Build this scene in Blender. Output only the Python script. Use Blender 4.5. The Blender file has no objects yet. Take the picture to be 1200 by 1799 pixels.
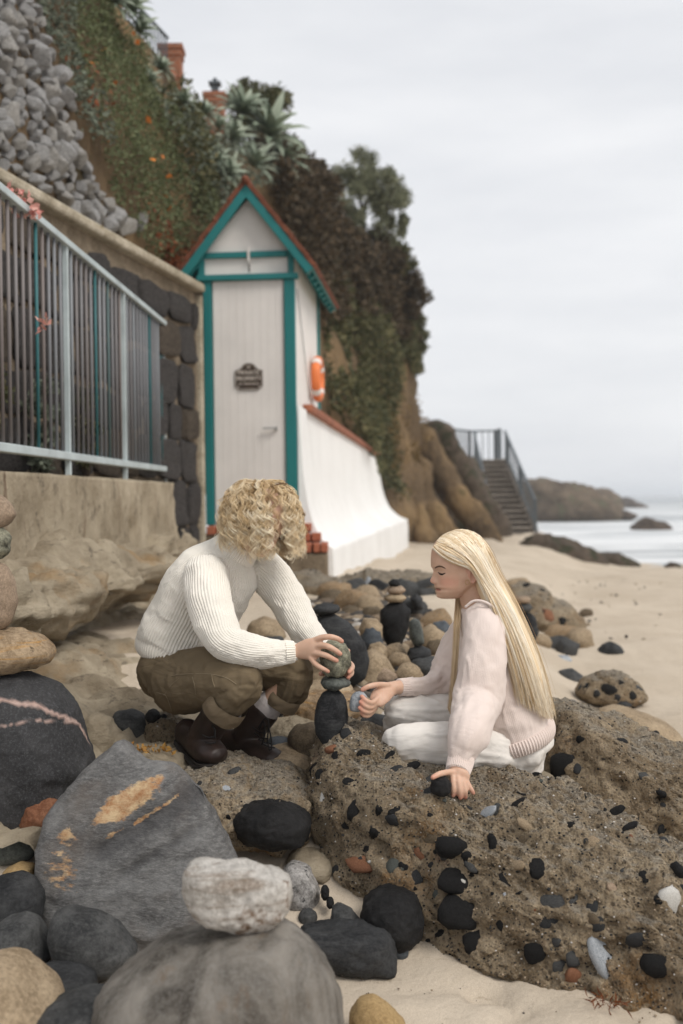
import bpy, bmesh, math, random
import numpy as np
from mathutils import Vector, Matrix
from mathutils.bvhtree import BVHTree

random.seed(7)
RNG = np.random.default_rng(11)
SC = bpy.context.scene
COL = SC.collection
PI = math.pi

# ------------------------------------------------------------------ camera
CAM_Z, PITCH, ROLL, FPX = 1.2, 0.73, -0.7, 2000.0
RC = Matrix.Rotation(math.radians(90 - PITCH), 3, 'X') @ Matrix.Rotation(math.radians(ROLL), 3, 'Z')
CAM = Vector((0, 0, CAM_Z))
cd = bpy.data.cameras.new('camera')
cd.sensor_fit = 'VERTICAL'; cd.sensor_height = 36.0; cd.sensor_width = 24.0
cd.lens = FPX / 1799.0 * 36.0
cd.clip_start = 0.05; cd.clip_end = 9000
cd.dof.use_dof = True; cd.dof.focus_distance = 3.32; cd.dof.aperture_fstop = 2.5
co = bpy.data.objects.new('camera', cd); COL.objects.link(co)
co.matrix_world = Matrix.Translation(CAM) @ RC.to_4x4()
SC.camera = co

# ------------------------------------------------------------------ sky and sun (overcast)
SUN_EL, SUN_AZ = math.radians(48), math.radians(132)      # azimuth clockwise from +Y (the view direction)
world = bpy.data.worlds.new('World'); SC.world = world; world.use_nodes = True
wn = world.node_tree; wn.nodes.clear()
def N(nt, t, **kw):
    n = nt.nodes.new(t)
    for k, v in kw.items(): setattr(n, k, v)
    return n
sky = N(wn, 'ShaderNodeTexSky', sky_type='NISHITA', sun_disc=False, sun_elevation=SUN_EL, sun_rotation=SUN_AZ,
        air_density=1.0, dust_density=3.0, ozone_density=1.0)
bg1 = N(wn, 'ShaderNodeBackground'); bg1.inputs['Strength'].default_value = 0.05
wn.links.new(sky.outputs['Color'], bg1.inputs['Color'])
tc = N(wn, 'ShaderNodeTexCoord')
mp = N(wn, 'ShaderNodeMapping'); mp.inputs['Scale'].default_value = (1.4, 1.4, 6.0)
wn.links.new(tc.outputs['Generated'], mp.inputs['Vector'])
nz = N(wn, 'ShaderNodeTexNoise'); nz.inputs['Scale'].default_value = 1.5; nz.inputs['Detail'].default_value = 6; nz.inputs['Roughness'].default_value = 0.55
wn.links.new(mp.outputs['Vector'], nz.inputs['Vector'])
rp = N(wn, 'ShaderNodeValToRGB')
rp.color_ramp.elements[0].position = 0.3; rp.color_ramp.elements[0].color = (0.585, 0.60, 0.63, 1)
rp.color_ramp.elements[1].position = 0.72; rp.color_ramp.elements[1].color = (0.775, 0.777, 0.785, 1)
wn.links.new(nz.outputs['Fac'], rp.inputs['Fac'])
bg2 = N(wn, 'ShaderNodeBackground'); bg2.inputs['Strength'].default_value = 1.0
wn.links.new(rp.outputs['Color'], bg2.inputs['Color'])
ms = N(wn, 'ShaderNodeMixShader'); ms.inputs['Fac'].default_value = 0.88
wn.links.new(bg1.outputs['Background'], ms.inputs[1]); wn.links.new(bg2.outputs['Background'], ms.inputs[2])
wo = N(wn, 'ShaderNodeOutputWorld'); wn.links.new(ms.outputs['Shader'], wo.inputs['Surface'])

sd = bpy.data.lights.new('sun', 'SUN'); sd.energy = 1.5; sd.angle = math.radians(24); sd.color = (1.0, 0.955, 0.89)
so = bpy.data.objects.new('sun', sd); COL.objects.link(so)
sdir = Vector((math.sin(SUN_AZ) * math.cos(SUN_EL), math.cos(SUN_AZ) * math.cos(SUN_EL), math.sin(SUN_EL)))
so.rotation_euler = sdir.to_track_quat('Z', 'Y').to_euler(); so.location = (8, -3, 12)

vs = SC.view_settings
vs.view_transform = 'Standard'; vs.look = 'None'; vs.exposure = 0.46; vs.gamma = 1.0; vs.use_curve_mapping = False
SC.render.engine = 'CYCLES'
SC.cycles.use_denoising = True
SC.cycles.max_bounces = 6; SC.cycles.diffuse_bounces = 3; SC.cycles.glossy_bounces = 3
SC.cycles.transmission_bounces = 3; SC.cycles.transparent_max_bounces = 6
SC.cycles.use_adaptive_sampling = True; SC.cycles.adaptive_threshold = 0.012

# ------------------------------------------------------------------ helpers
def W(px, py, d):
    """pixel of the 1200x1799 photograph at world depth y = d"""
    v = RC @ Vector(((px - 600) / FPX, -(py - 899.5) / FPX, -1))
    return CAM + v * (d / v.y)
def ray(px, py):
    return (RC @ Vector(((px - 600) / FPX, -(py - 899.5) / FPX, -1))).normalized()
def smooth(a, b, x):
    t = np.clip((np.asarray(x, float) - a) / (b - a), 0, 1); return t * t * (3 - 2 * t)

def _hash(ix, iy, iz, seed):
    h = (ix.astype(np.int64) * 374761393 + iy.astype(np.int64) * 668265263 + iz.astype(np.int64) * 2147483647 + seed * 974634777) & 0x7fffffff
    h = ((h ^ (h >> 13)) * 1274126177) & 0x7fffffff
    return ((h ^ (h >> 16)) & 0xffff) / 32767.5 - 1.0
def vn(P, seed=0):
    P = np.asarray(P, float); i = np.floor(P).astype(np.int64); f = P - i; u = f * f * f * (f * (f * 6 - 15) + 10)
    x, y, z = i[:, 0], i[:, 1], i[:, 2]; r = 0
    for dx in (0, 1):
        wx = u[:, 0] if dx else 1 - u[:, 0]
        for dy in (0, 1):
            wy = u[:, 1] if dy else 1 - u[:, 1]
            for dz in (0, 1):
                wz = u[:, 2] if dz else 1 - u[:, 2]
                r = r + wx * wy * wz * _hash(x + dx, y + dy, z + dz, seed)
    return r
def fbm(P, scale=1.0, octv=4, seed=0, gain=0.5):
    P = np.asarray(P, float) * scale; a, s, t = 1.0, 0, 0
    for k in range(octv):
        s = s + a * vn(P + 17.3 * k, seed + k); t += a; a *= gain; P = P * 2.03
    return s / t

def mesh_from(name, V, F):
    me = bpy.data.meshes.new(name)
    V = np.asarray(V, np.float32)
    if isinstance(F, np.ndarray):
        k = F.shape[1]; n = len(F)
        me.vertices.add(len(V)); me.vertices.foreach_set('co', V.ravel())
        me.loops.add(n * k); me.loops.foreach_set('vertex_index', F.astype(np.int32).ravel())
        me.polygons.add(n); me.polygons.foreach_set('loop_start', np.arange(0, n * k, k, dtype=np.int32))
        me.update(calc_edges=True); me.validate()
    else:
        me.from_pydata([tuple(v) for v in V.tolist()], [], [tuple(f) for f in F]); me.update()
    return me
def smooth_on(me, on=True):
    me.polygons.foreach_set('use_smooth', [on] * len(me.polygons))
def obj(name, V, F, mat, parent=None, sm=True, origin=None):
    V = np.asarray(V, float)
    if origin is None: origin = np.zeros(3)
    origin = np.asarray(origin, float)
    me = mesh_from(name, V - origin, F); smooth_on(me, sm)
    if mat is not None: me.materials.append(mat)
    o = bpy.data.objects.new(name, me); COL.objects.link(o)
    o.location = Vector(origin)
    if parent is not None: attach(o, parent)
    return o
def attach(o, parent):
    o.parent = parent
    loc = o.location.copy()
    M = world_of(parent)
    o.matrix_parent_inverse = M.inverted()
    o.location = loc
def world_of(o):
    M = Matrix.LocRotScale(o.location, o.rotation_euler, o.scale)
    return (world_of(o.parent) @ o.matrix_parent_inverse @ M) if o.parent else M
def empty(name, loc):
    o = bpy.data.objects.new(name, None); COL.objects.link(o); o.location = loc; o.empty_display_size = 0.05
    return o
def tag(o, label=None, cat=None, group=None, kind=None):
    if label: o['label'] = label
    if cat: o['category'] = cat
    if group: o['group'] = group
    if kind: o['kind'] = kind
    return o
def inst(name, me, loc, rot, scale, parent=None):
    o = bpy.data.objects.new(name, me); COL.objects.link(o)
    o.location = loc; o.rotation_euler = rot; o.scale = scale
    if parent is not None:
        o.parent = parent; o.matrix_parent_inverse = world_of(parent).inverted()
    return o

class MB:
    """collects shapes into one mesh"""
    def __init__(s): s.V = []; s.F = []; s.n = 0
    def add(s, V, F):
        s.V.append(np.asarray(V, float)); s.F += [tuple(int(i) + s.n for i in f) for f in F]; s.n += len(V); return s
    def box(s, c, size, M=None, bev=0.0):
        hx, hy, hz = [v / 2 for v in size]
        if bev > 0:
            bm = bmesh.new(); bmesh.ops.create_cube(bm, size=1)
            for v in bm.verts: v.co = Vector((v.co.x * size[0], v.co.y * size[1], v.co.z * size[2]))
            bmesh.ops.bevel(bm, geom=bm.edges[:], offset=bev, segments=2, profile=0.5, affect='EDGES')
            bm.verts.index_update()
            V = np.array([v.co[:] for v in bm.verts]); F = [[v.index for v in f.verts] for f in bm.faces]; bm.free()
        else:
            V = np.array([(x, y, z) for x in (-hx, hx) for y in (-hy, hy) for z in (-hz, hz)])
            F = [(0, 1, 3, 2), (4, 6, 7, 5), (0, 4, 5, 1), (2, 3, 7, 6), (0, 2, 6, 4), (1, 5, 7, 3)]
        if M is not None: V = V @ np.array(M.to_3x3()).T
        return s.add(V + np.asarray(c, float), F)
    def bar(s, a, b, w, h=None, up=(0, 0, 1), bev=0.0):
        a, b = Vector(a), Vector(b); t = (b - a); L = t.length; t = t / L; h = h or w
        up = Vector(up)
        if abs(t.dot(up)) > 0.98: up = Vector((0, 1, 0))
        sx = t.cross(up).normalized(); uz = sx.cross(t)
        M = Matrix((sx, t, uz)).transposed()
        return s.box((a + b) / 2, (w, L, h), M, bev)
    def build(s, name, mat, parent=None, sm=False, origin=None):
        return obj(name, np.concatenate(s.V), s.F, mat, parent, sm, origin)

_ico = {}
def ico(sub):
    if sub not in _ico:
        bm = bmesh.new(); bmesh.ops.create_icosphere(bm, subdivisions=sub, radius=1)
        bm.verts.index_update()
        _ico[sub] = (np.array([v.co[:] for v in bm.verts]), np.array([[v.index for v in f.verts] for f in bm.faces])); bm.free()
    return _ico[sub]
def vnormals(V, F):
    F = np.asarray(F); n = np.zeros_like(V)
    a, b, c = V[F[:, 0]], V[F[:, 1]], V[F[:, 2]]; fn = np.cross(b - a, c - a)
    for k in range(3): np.add.at(n, F[:, k], fn)
    return n / (np.linalg.norm(n, axis=1, keepdims=True) + 1e-12)

def outline_radius(pts, n=256, sm=3):
    pts = np.asarray(pts, float); c = None
    x, y = pts[:, 0], pts[:, 1]; x2, y2 = np.roll(x, -1), np.roll(y, -1); cr = x * y2 - x2 * y; A = cr.sum() / 2
    c = np.array([((x + x2) * cr).sum(), ((y + y2) * cr).sum()]) / (6 * A)
    q = pts - c; R = np.zeros(n)
    for k in range(n):
        a = 2 * PI * k / n; dx, dy = math.cos(a), math.sin(a); best = 0
        for i in range(len(q)):
            p0, p1 = q[i], q[(i + 1) % len(q)]; e = p1 - p0; den = dx * e[1] - dy * e[0]
            if abs(den) < 1e-12: continue
            t = (p0[0] * e[1] - p0[1] * e[0]) / den; u = (p0[0] * dy - p0[1] * dx) / den
            if t > 0 and -1e-9 <= u <= 1 + 1e-9: best = max(best, t)
        R[k] = best
    if sm:
        w = np.exp(-0.5 * (np.arange(-3 * sm, 3 * sm + 1) / sm) ** 2); w /= w.sum()
        R = sum(wk * np.roll(R, s) for wk, s in zip(w, range(-3 * sm, 3 * sm + 1)))
    return c, R
def stone(name, px, d, T, mat, label=None, cat='stone', group=None, sub=5, box=0.85, rough=0.03, rscale=2.0, fine=0.006, fscale=14.0,
          lean=0.0, shear=0.0, seed=0, sm=3, parent=None, facet=0.0, kind=None, pits=0.0):
    """a solid stone with a traced outline at depth d and half thickness T (metres)"""
    P = [W(x, y, d) for x, y in px]
    c, R = outline_radius([(p.x, p.z) for p in P], sm=sm)
    V, F = ico(sub)
    a = np.arctan2(V[:, 2], V[:, 0]) % (2 * PI); s = np.hypot(V[:, 0], V[:, 2]); ny = V[:, 1]
    k = (s ** (2 / box) + np.abs(ny) ** (2 / box)) ** (-box / 2); s = s * k; ny = ny * k
    idx = a / (2 * PI) * len(R); i0 = np.floor(idx).astype(int) % len(R); fr = idx - np.floor(idx)
    r = R[i0] * (1 - fr) + R[(i0 + 1) % len(R)] * fr
    X = np.stack([r * s * np.cos(a), T * ny, r * s * np.sin(a)], 1)
    size = float(R.mean())
    n = vnormals(X, F)
    off = np.array([seed * 3.1, seed * 1.7, seed * 5.3])
    dsp = rough * size * fbm(X / size + off, rscale, 3, seed) * 2
    if facet: dsp += -facet * size * np.abs(fbm(X / size + off + 9, rscale * 1.5, 2, seed + 5))
    if pits:
        w_ = fbm(X / size + off, 5.0, 4, seed + 21, .6); dsp += pits * size * (-smooth(.12, .42, w_) * .9 + np.abs(fbm(X / size + off, 11, 3, seed + 22)) * .5 - .35 * smooth(.1, .3, fbm(X / size + off, 17, 2, seed + 23)))
    if fine: dsp += fine * size * fbm(X / size + off, fscale, 3, seed + 9) * 2
    X = X + n * dsp[:, None]
    X[:, 1] += lean * X[:, 2] + shear * X[:, 0]
    base = np.array([c[0], d, c[1]]); o0 = base + np.array([0, 0, X[:, 2].min()])
    o = obj(name, X + base, F, mat, parent, True, o0)
    if label: tag(o, label, cat, group, kind or 'thing')
    return o

# tubes with elliptical sections through given points (Catmull-Rom)
def crom(P, n):
    P = np.asarray(P, float); m = len(P)
    E = np.vstack([2 * P[0] - P[1], P, 2 * P[-1] - P[-2]]); out = []
    for i in np.linspace(0, m - 1, n):
        k = min(int(i), m - 2); t = i - k; a, b, c, e = E[k], E[k + 1], E[k + 2], E[k + 3]
        out.append(0.5 * (2 * b + (c - a) * t + (2 * a - 5 * b + 4 * c - e) * t * t + (3 * b - a - 3 * c + e) * t ** 3))
    return np.array(out)
def tube(pts, radii, ref=(0, 1, 0), n=None, seg=24, cap=True, rmin=0.0, capk=0.8):
    """pts: points; radii: r or (r_side, r_ref). returns V, F(list), samples (centre, side, up, tangent, r)"""
    P = np.array([tuple(p) for p in pts], float)
    R = np.array([(r, r) if np.isscalar(r) else tuple(r) for r in radii], float)
    n = n or max(8, 6 * len(P))
    C = crom(P, n); RR = np.maximum(crom(R, n), 1e-4)
    T = np.gradient(C, axis=0); T /= np.linalg.norm(T, axis=1, keepdims=True) + 1e-12
    ref = np.asarray(ref, float); ref = np.tile(ref, (n, 1)) if ref.ndim == 1 else crom(ref, n)
    S = np.cross(T, ref); S /= np.linalg.norm(S, axis=1, keepdims=True) + 1e-9
    U = np.cross(S, T)
    a = np.linspace(0, 2 * PI, seg, endpoint=False)
    V = (C[:, None, :] + S[:, None, :] * (RR[:, 0, None, None] * np.cos(a)[None, :, None]) + U[:, None, :] * (RR[:, 1, None, None] * np.sin(a)[None, :, None]))
    rings = [V.reshape(-1, 3)]; cnt = n
    if cap:   # rounded ends
        pre, post = [], []
        for ph in (0.45, 0.8, 0.97):
            c0 = C[0] - T[0] * RR[0].mean() * math.sin(ph * PI / 2) * capk; q = math.cos(ph * PI / 2)
            pre.insert(0, c0 + (V[0] - C[0]) * q)
            c1 = C[-1] + T[-1] * RR[-1].mean() * math.sin(ph * PI / 2) * capk
            post.append(c1 + (V[-1] - C[-1]) * q)
        Vall = np.concatenate(pre + [V.reshape(-1, 3)] + post); cnt = n + 6
    else: Vall = V.reshape(-1, 3)
    F = []
    for i in range(cnt - 1):
        for j in range(seg):
            k = (j + 1) % seg
            F.append((i * seg + j, (i + 1) * seg + j, (i + 1) * seg + k, i * seg + k))
    F.append(tuple(range(seg))); F.append(tuple(range((cnt - 1) * seg, cnt * seg))[::-1])
    return Vall, F, (C, S, U, T, RR)
def remesh(parts, voxel, it=3, fac=0.5):
    """fuse closed meshes into one continuous surface; returns V, F (quads)"""
    m = MB()
    for V, F in parts: m.add(V, F)
    me = mesh_from('tmp', np.concatenate(m.V), m.F); o = bpy.data.objects.new('tmp', me); COL.objects.link(o)
    r = o.modifiers.new('r', 'REMESH'); r.mode = 'VOXEL'; r.voxel_size = voxel
    if it:
        s = o.modifiers.new('s', 'SMOOTH'); s.factor = fac; s.iterations = it
    dg = bpy.context.evaluated_depsgraph_get(); ev = o.evaluated_get(dg); m2 = ev.to_mesh()
    V = np.empty(len(m2.vertices) * 3, np.float32); m2.vertices.foreach_get('co', V)
    F = np.empty(len(m2.polygons) * 4, np.int32); 
    L = np.empty(len(m2.loops), np.int32); m2.loops.foreach_get('vertex_index', L)
    if len(L) == len(m2.polygons) * 4: F = L.reshape(-1, 4)
    else: F = [tuple(p.vertices) for p in m2.polygons]
    ev.to_mesh_clear(); bpy.data.objects.remove(o); bpy.data.meshes.remove(me)
    return V.reshape(-1, 3).astype(float), F
def qnormals(V, F):
    F = np.asarray(F); n = np.zeros_like(V)
    fn = np.cross(V[F[:, 2]] - V[F[:, 0]], V[F[:, 3]] - V[F[:, 1]])
    for k in range(4): np.add.at(n, F[:, k], fn)
    return n / (np.linalg.norm(n, axis=1, keepdims=True) + 1e-12)
# ------------------------------------------------------------------ materials
class Mat:
    def __init__(s, name, rough=0.8, spec=0.3):
        s.m = bpy.data.materials.new(name); s.m.use_nodes = True; s.nt = s.m.node_tree
        s.b = s.nt.nodes['Principled BSDF']; s.b.inputs['Roughness'].default_value = rough
        s.b.inputs['Specular IOR Level'].default_value = spec
        s._tc = None
    def n(s, t, **kw): return N(s.nt, t, **kw)
    def l(s, a, b): s.nt.links.new(a, b)
    def obc(s, kind='Object', scale=(1, 1, 1), rot=(0, 0, 0)):
        if s._tc is None: s._tc = s.n('ShaderNodeTexCoord')
        m = s.n('ShaderNodeMapping'); m.inputs['Scale'].default_value = scale; m.inputs['Rotation'].default_value = rot
        s.l(s._tc.outputs[kind], m.inputs['Vector']); return m.outputs['Vector']
    def noise(s, scale, detail=5, rough=0.55, vec=None, dist=0.0):
        t = s.n('ShaderNodeTexNoise'); t.inputs['Scale'].default_value = scale; t.inputs['Detail'].default_value = detail
        t.inputs['Roughness'].default_value = rough; t.inputs['Distortion'].default_value = dist
        s.l(vec if vec is not None else s.obc(), t.inputs['Vector']); return t.outputs['Fac']
    def voro(s, scale, vec=None, feature='F1', out='Distance', rnd=1.0):
        t = s.n('ShaderNodeTexVoronoi', feature=feature); t.inputs['Scale'].default_value = scale
        t.inputs['Randomness'].default_value = rnd
        s.l(vec if vec is not None else s.obc(), t.inputs['Vector']); return t.outputs[out]
    def wave(s, scale, dist=2.0, vec=None, d='X', dscale=1.0):
        t = s.n('ShaderNodeTexWave', bands_direction=d); t.inputs['Scale'].default_value = scale; t.inputs['Distortion'].default_value = dist
        t.inputs['Detail'].default_value = 3; t.inputs['Detail Scale'].default_value = dscale
        s.l(vec if vec is not None else s.obc(), t.inputs['Vector']); return t.outputs['Fac']
    def ramp(s, fac, stops, interp='LINEAR'):
        r = s.n('ShaderNodeValToRGB'); cr = r.color_ramp; cr.interpolation = interp
        while len(cr.elements) < len(stops): cr.elements.new(0.5)
        for e, (p, c) in zip(cr.elements, stops):
            e.position = p; e.color = (c, c, c, 1) if np.isscalar(c) else (*c, 1)
        s.l(fac, r.inputs['Fac']); return r.outputs['Color']
    def mix(s, fac, a, b, blend='MIX'):
        m = s.n('ShaderNodeMix', data_type='RGBA', blend_type=blend)
        for sock, v in ((m.inputs[0], fac), (m.inputs[6], a), (m.inputs[7], b)):
            if hasattr(v, 'is_output'): s.l(v, sock)
            elif np.isscalar(v): sock.default_value = v
            else: sock.default_value = (*v, 1)
        return m.outputs[2]
    def math(s, op, a, b=0.0):
        m = s.n('ShaderNodeMath', operation=op)
        for sock, v in ((m.inputs[0], a), (m.inputs[1], b)):
            if hasattr(v, 'is_output'): s.l(v, sock)
            else: sock.default_value = v
        return m.outputs[0]
    def attr(s, name, out='Fac'):
        a = s.n('ShaderNodeAttribute'); a.attribute_name = name; return a.outputs[out]
    def island(s):
        return s.n('ShaderNodeNewGeometry').outputs['Random Per Island']
    def objrand(s): return s.n('ShaderNodeObjectInfo').outputs['Random']
    def color(s, c):
        if hasattr(c, 'is_output'): s.l(c, s.b.inputs['Base Color'])
        else: s.b.inputs['Base Color'].default_value = (*c, 1)
        return s
    def roughness(s, c): s.l(c, s.b.inputs['Roughness']); return s
    def bump(s, h, strength=0.4, dist=0.01):
        b = s.n('ShaderNodeBump'); b.inputs['Strength'].default_value = strength; b.inputs['Distance'].default_value = dist
        s.l(h, b.inputs['Height'])
        prev = s.b.inputs['Normal'].links
        if prev: s.l(prev[0].from_socket, b.inputs['Normal'])
        s.l(b.outputs['Normal'], s.b.inputs['Normal']); return s

def sc(c, k): return tuple(min(1, v * k) for v in c)
def rock(name, c, c2=None, scale=9, rough=0.75, bump=0.5, bscale=60, spots=None, spot_scale=30, spot_amt=0.62, streak=None, streak_scale=(2, 2, 14), spec=0.18, bd=0.004):
    m = Mat(name, rough, spec); c2 = c2 or sc(c, 1.7)
    col = m.mix(m.ramp(m.noise(scale, 6, 0.65), [(0.32, 0.0), (0.7, 1.0)]), sc(c, 0.75), c2)
    if streak:
        col = m.mix(m.ramp(m.noise(4, 5, 0.6, m.obc(scale=streak_scale), 0.6), [(0.52, 0.0), (0.68, 0.9)]), col, streak)
    if spots:
        col = m.mix(m.ramp(m.noise(spot_scale, 4, 0.7), [(spot_amt, 0.0), (spot_amt + 0.08, 1.0)]), col, spots)
    g = m.noise(bscale * 2.2, 5, 0.85)
    col = m.mix(m.ramp(g, [(0.3, 0.65), (0.5, 0.0), (0.70, 0.5)]), col, m.mix(m.ramp(g, [(0.49, 0.0), (0.51, 1.0)]), sc(c, 0.4), sc(c2, 1.3)))
    m.color(col)
    m.bump(m.noise(bscale, 8, 0.7), bump, bd)
    return m.m

M = {}
M['basalt'] = rock('dark_basalt', (0.014, 0.0145, 0.016), (0.052, 0.053, 0.054), 9, 0.78, 0.6, 45, streak=(0.052, 0.052, 0.052), streak_scale=(2, 2, 16), bd=0.006)
M['basalt2'] = rock('grey_cobble', (0.028, 0.029, 0.030), (0.092, 0.092, 0.09), 9, 0.8, 0.55, 45, spots=(0.09, 0.068, 0.048), spot_scale=9, spot_amt=0.68, streak=(0.085, 0.085, 0.083), streak_scale=(2, 2, 16), bd=0.006)
M['basalt_blue'] = rock('blue_grey_cobble', (0.05, 0.058, 0.068), (0.10, 0.112, 0.125), 6, 0.62, 0.25, 60)
M['black'] = rock('black_stone', (0.008, 0.008, 0.0085), (0.026, 0.025, 0.025), 10, 0.72, 0.8, 50, bd=0.008)
M['tan'] = rock('tan_cobble', (0.23, 0.165, 0.10), (0.43, 0.335, 0.225), 8, 0.88, 0.6, 40, spots=(0.13, 0.09, 0.055), spot_scale=10, spot_amt=0.66, bd=0.006)
M['tan2'] = rock('ochre_cobble', (0.30, 0.19, 0.08), (0.45, 0.32, 0.16), 5, 0.75, 0.3, 60)
M['pink'] = rock('pinkish_cobble', (0.21, 0.15, 0.10), (0.38, 0.285, 0.205), 5, 0.8, 0.3, 60)
M['brown'] = rock('brown_cobble', (0.075, 0.055, 0.036), (0.17, 0.13, 0.085), 8, 0.8, 0.5, 60)
M['orange'] = rock('orange_sandstone', (0.23, 0.15, 0.085), (0.42, 0.32, 0.21), 9, 0.85, 0.8, 34, spots=(0.05, 0.035, 0.025), spot_scale=16, spot_amt=0.63, streak=(0.40, 0.22, 0.07), bd=0.01)
M['granite'] = rock('speckled_granite', (0.14, 0.13, 0.12), (0.42, 0.40, 0.38), 26, 0.8, 0.6, 60, spots=(0.03, 0.03, 0.03), spot_scale=40, spot_amt=0.58)
M['lichen'] = rock('green_speckled_stone', (0.022, 0.022, 0.018), (0.34, 0.33, 0.24), 30, 0.75, 0.7, 60)
M['greenstone'] = rock('green_grey_stone', (0.055, 0.06, 0.055), (0.13, 0.14, 0.125), 14, 0.6, 0.7, 50, bd=0.006)
M['pale'] = rock('pale_driftstone', (0.34, 0.31, 0.27), (0.60, 0.57, 0.53), 7, 0.75, 0.6, 40, spots=(0.13, 0.075, 0.04), spot_scale=8, spot_amt=0.57, streak=(0.17, 0.12, 0.08), streak_scale=(2, 2, 12), bd=0.008)
M['greywhite'] = rock('grey_white_stone', (0.22, 0.24, 0.26), (0.46, 0.48, 0.50), 12, 0.6, 0.3, 50, streak=(0.12, 0.13, 0.145))
M['white'] = rock('white_quartz', (0.45, 0.43, 0.39), (0.68, 0.66, 0.62), 14, 0.6, 0.4, 60)
M['rust'] = rock('rust_stone', (0.17, 0.062, 0.03), (0.28, 0.14, 0.08), 12, 0.8, 0.6, 60)
M['seastone'] = rock('sea_rock', (0.05, 0.038, 0.03), (0.13, 0.095, 0.07), 1.6, 0.8, 1.0, 9, bd=0.1)
M['headland'] = rock('headland_rock', (0.085, 0.062, 0.045), (0.21, 0.16, 0.11), 0.7, 0.9, 1.0, 3, spots=(0.10, 0.105, 0.06), spot_scale=0.9, spot_amt=0.55, bd=0.25)
M['beachrock'] = rock('dark_beach_rock', (0.05, 0.038, 0.028), (0.13, 0.10, 0.075), 3, 0.85, 0.9, 14, spots=(0.03, 0.035, 0.018), spot_scale=2.5, spot_amt=0.52, bd=0.04)
M['rubble'] = rock('grey_rubble', (0.29, 0.285, 0.28), (0.56, 0.55, 0.54), 6, 0.9, 0.9, 22, bd=0.02)
M['rubble2'] = rock('pale_rubble', (0.34, 0.32, 0.29), (0.56, 0.54, 0.51), 6, 0.9, 0.9, 22, bd=0.02)
M['ashlar'] = rock('dark_wall_stone', (0.032, 0.029, 0.028), (0.115, 0.105, 0.10), 8, 0.85, 1.0, 26, spots=(0.16, 0.12, 0.075), spot_scale=6, spot_amt=0.64, bd=0.02)
M['ashlar2'] = rock('brown_wall_stone', (0.045, 0.035, 0.028), (0.15, 0.12, 0.09), 8, 0.85, 1.0, 26, bd=0.02)
M['mortar'] = rock('tan_mortar', (0.16, 0.12, 0.08), (0.30, 0.24, 0.17), 7, 0.9, 0.9, 30, bd=0.01)
M['capstone'] = rock('cement_cap', (0.30, 0.25, 0.17), (0.52, 0.46, 0.36), 5, 0.9, 0.7, 24, spots=(0.16, 0.12, 0.05), spot_scale=3, spot_amt=0.6, bd=0.01)

def plain(name, c, rough=0.6, var=0.25, scale=8, bump=0.15, bscale=60, spec=0.3, metal=0.0, bd=0.002):
    m = Mat(name, rough, spec); m.b.inputs['Metallic'].default_value = metal
    m.color(m.mix(m.ramp(m.noise(scale, 5, 0.6), [(0.3, 0.0), (0.7, 1.0)]), sc(c, 1 - var), sc(c, 1 + var)))
    m.bump(m.noise(bscale, 4, 0.6), bump, bd); return m.m

# worn concrete of the low wall, rust runs under the posts
m = Mat('old_concrete', 0.92, 0.2)
col = m.mix(m.ramp(m.noise(2.2, 7, 0.7), [(0.3, 0.0), (0.7, 1.0)]), (0.24, 0.19, 0.125), (0.52, 0.44, 0.325))
col = m.mix(m.ramp(m.noise(7, 6, 0.7), [(0.55, 0.0), (0.66, 0.7)]), col, (0.12, 0.095, 0.065))
col = m.mix(m.ramp(m.noise(3.0, 4, 0.6, m.obc(scale=(1, 2.6, 0.25))), [(0.63, 0.0), (0.70, 0.7)]), col, (0.11, 0.045, 0.02))
m.color(col); m.bump(m.noise(14, 8, 0.75), 0.9, 0.03); M['concrete'] = m.m
# eroded sandstone shelf
m = Mat('eroded_sandstone', 0.95, 0.15)
nz_ = m.noise(3.0, 8, 0.7)
col = m.mix(m.ramp(nz_, [(0.3, 0.0), (0.72, 1.0)]), (0.21, 0.165, 0.11), (0.56, 0.475, 0.35))
col = m.mix(m.ramp(m.noise(1.3, 5, 0.6), [(0.60, 0.0), (0.70, 0.75)]), col, (0.33, 0.19, 0.07))
col = m.mix(m.ramp(m.noise(11, 6, 0.75, m.obc(scale=(1, 0.7, 2.2))), [(0.58, 0.0), (0.68, 0.75)]), col, (0.075, 0.06, 0.045))
m.color(col); m.bump(m.noise(16, 9, 0.75, m.obc(scale=(1, 0.6, 1.9))), 1.0, 0.03); m.bump(m.noise(90, 4, 0.7), 0.5, 0.005); M['sandstone'] = m.m
# beach sand
m = Mat('beach_sand', 0.95, 0.1)
col = m.mix(m.ramp(m.noise(1.1, 6, 0.6), [(0.3, 0.0), (0.7, 1.0)]), (0.50, 0.42, 0.325), (0.63, 0.545, 0.44))
col = m.mix(m.ramp(m.noise(420, 2, 0.8), [(0.4, 0.0), (0.75, 0.5)]), col, (0.19, 0.14, 0.09))
col = m.mix(m.ramp(m.noise(7, 6, 0.7, m.obc(scale=(1, 2.2, 1))), [(0.62, 0.0), (0.70, 0.55)]), col, (0.20, 0.155, 0.10))
m.color(col); m.bump(m.noise(9, 6, 0.65), 0.55, 0.03); m.bump(m.noise(260, 3, 0.8), 0.5, 0.003); M['sand'] = m.m
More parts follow.
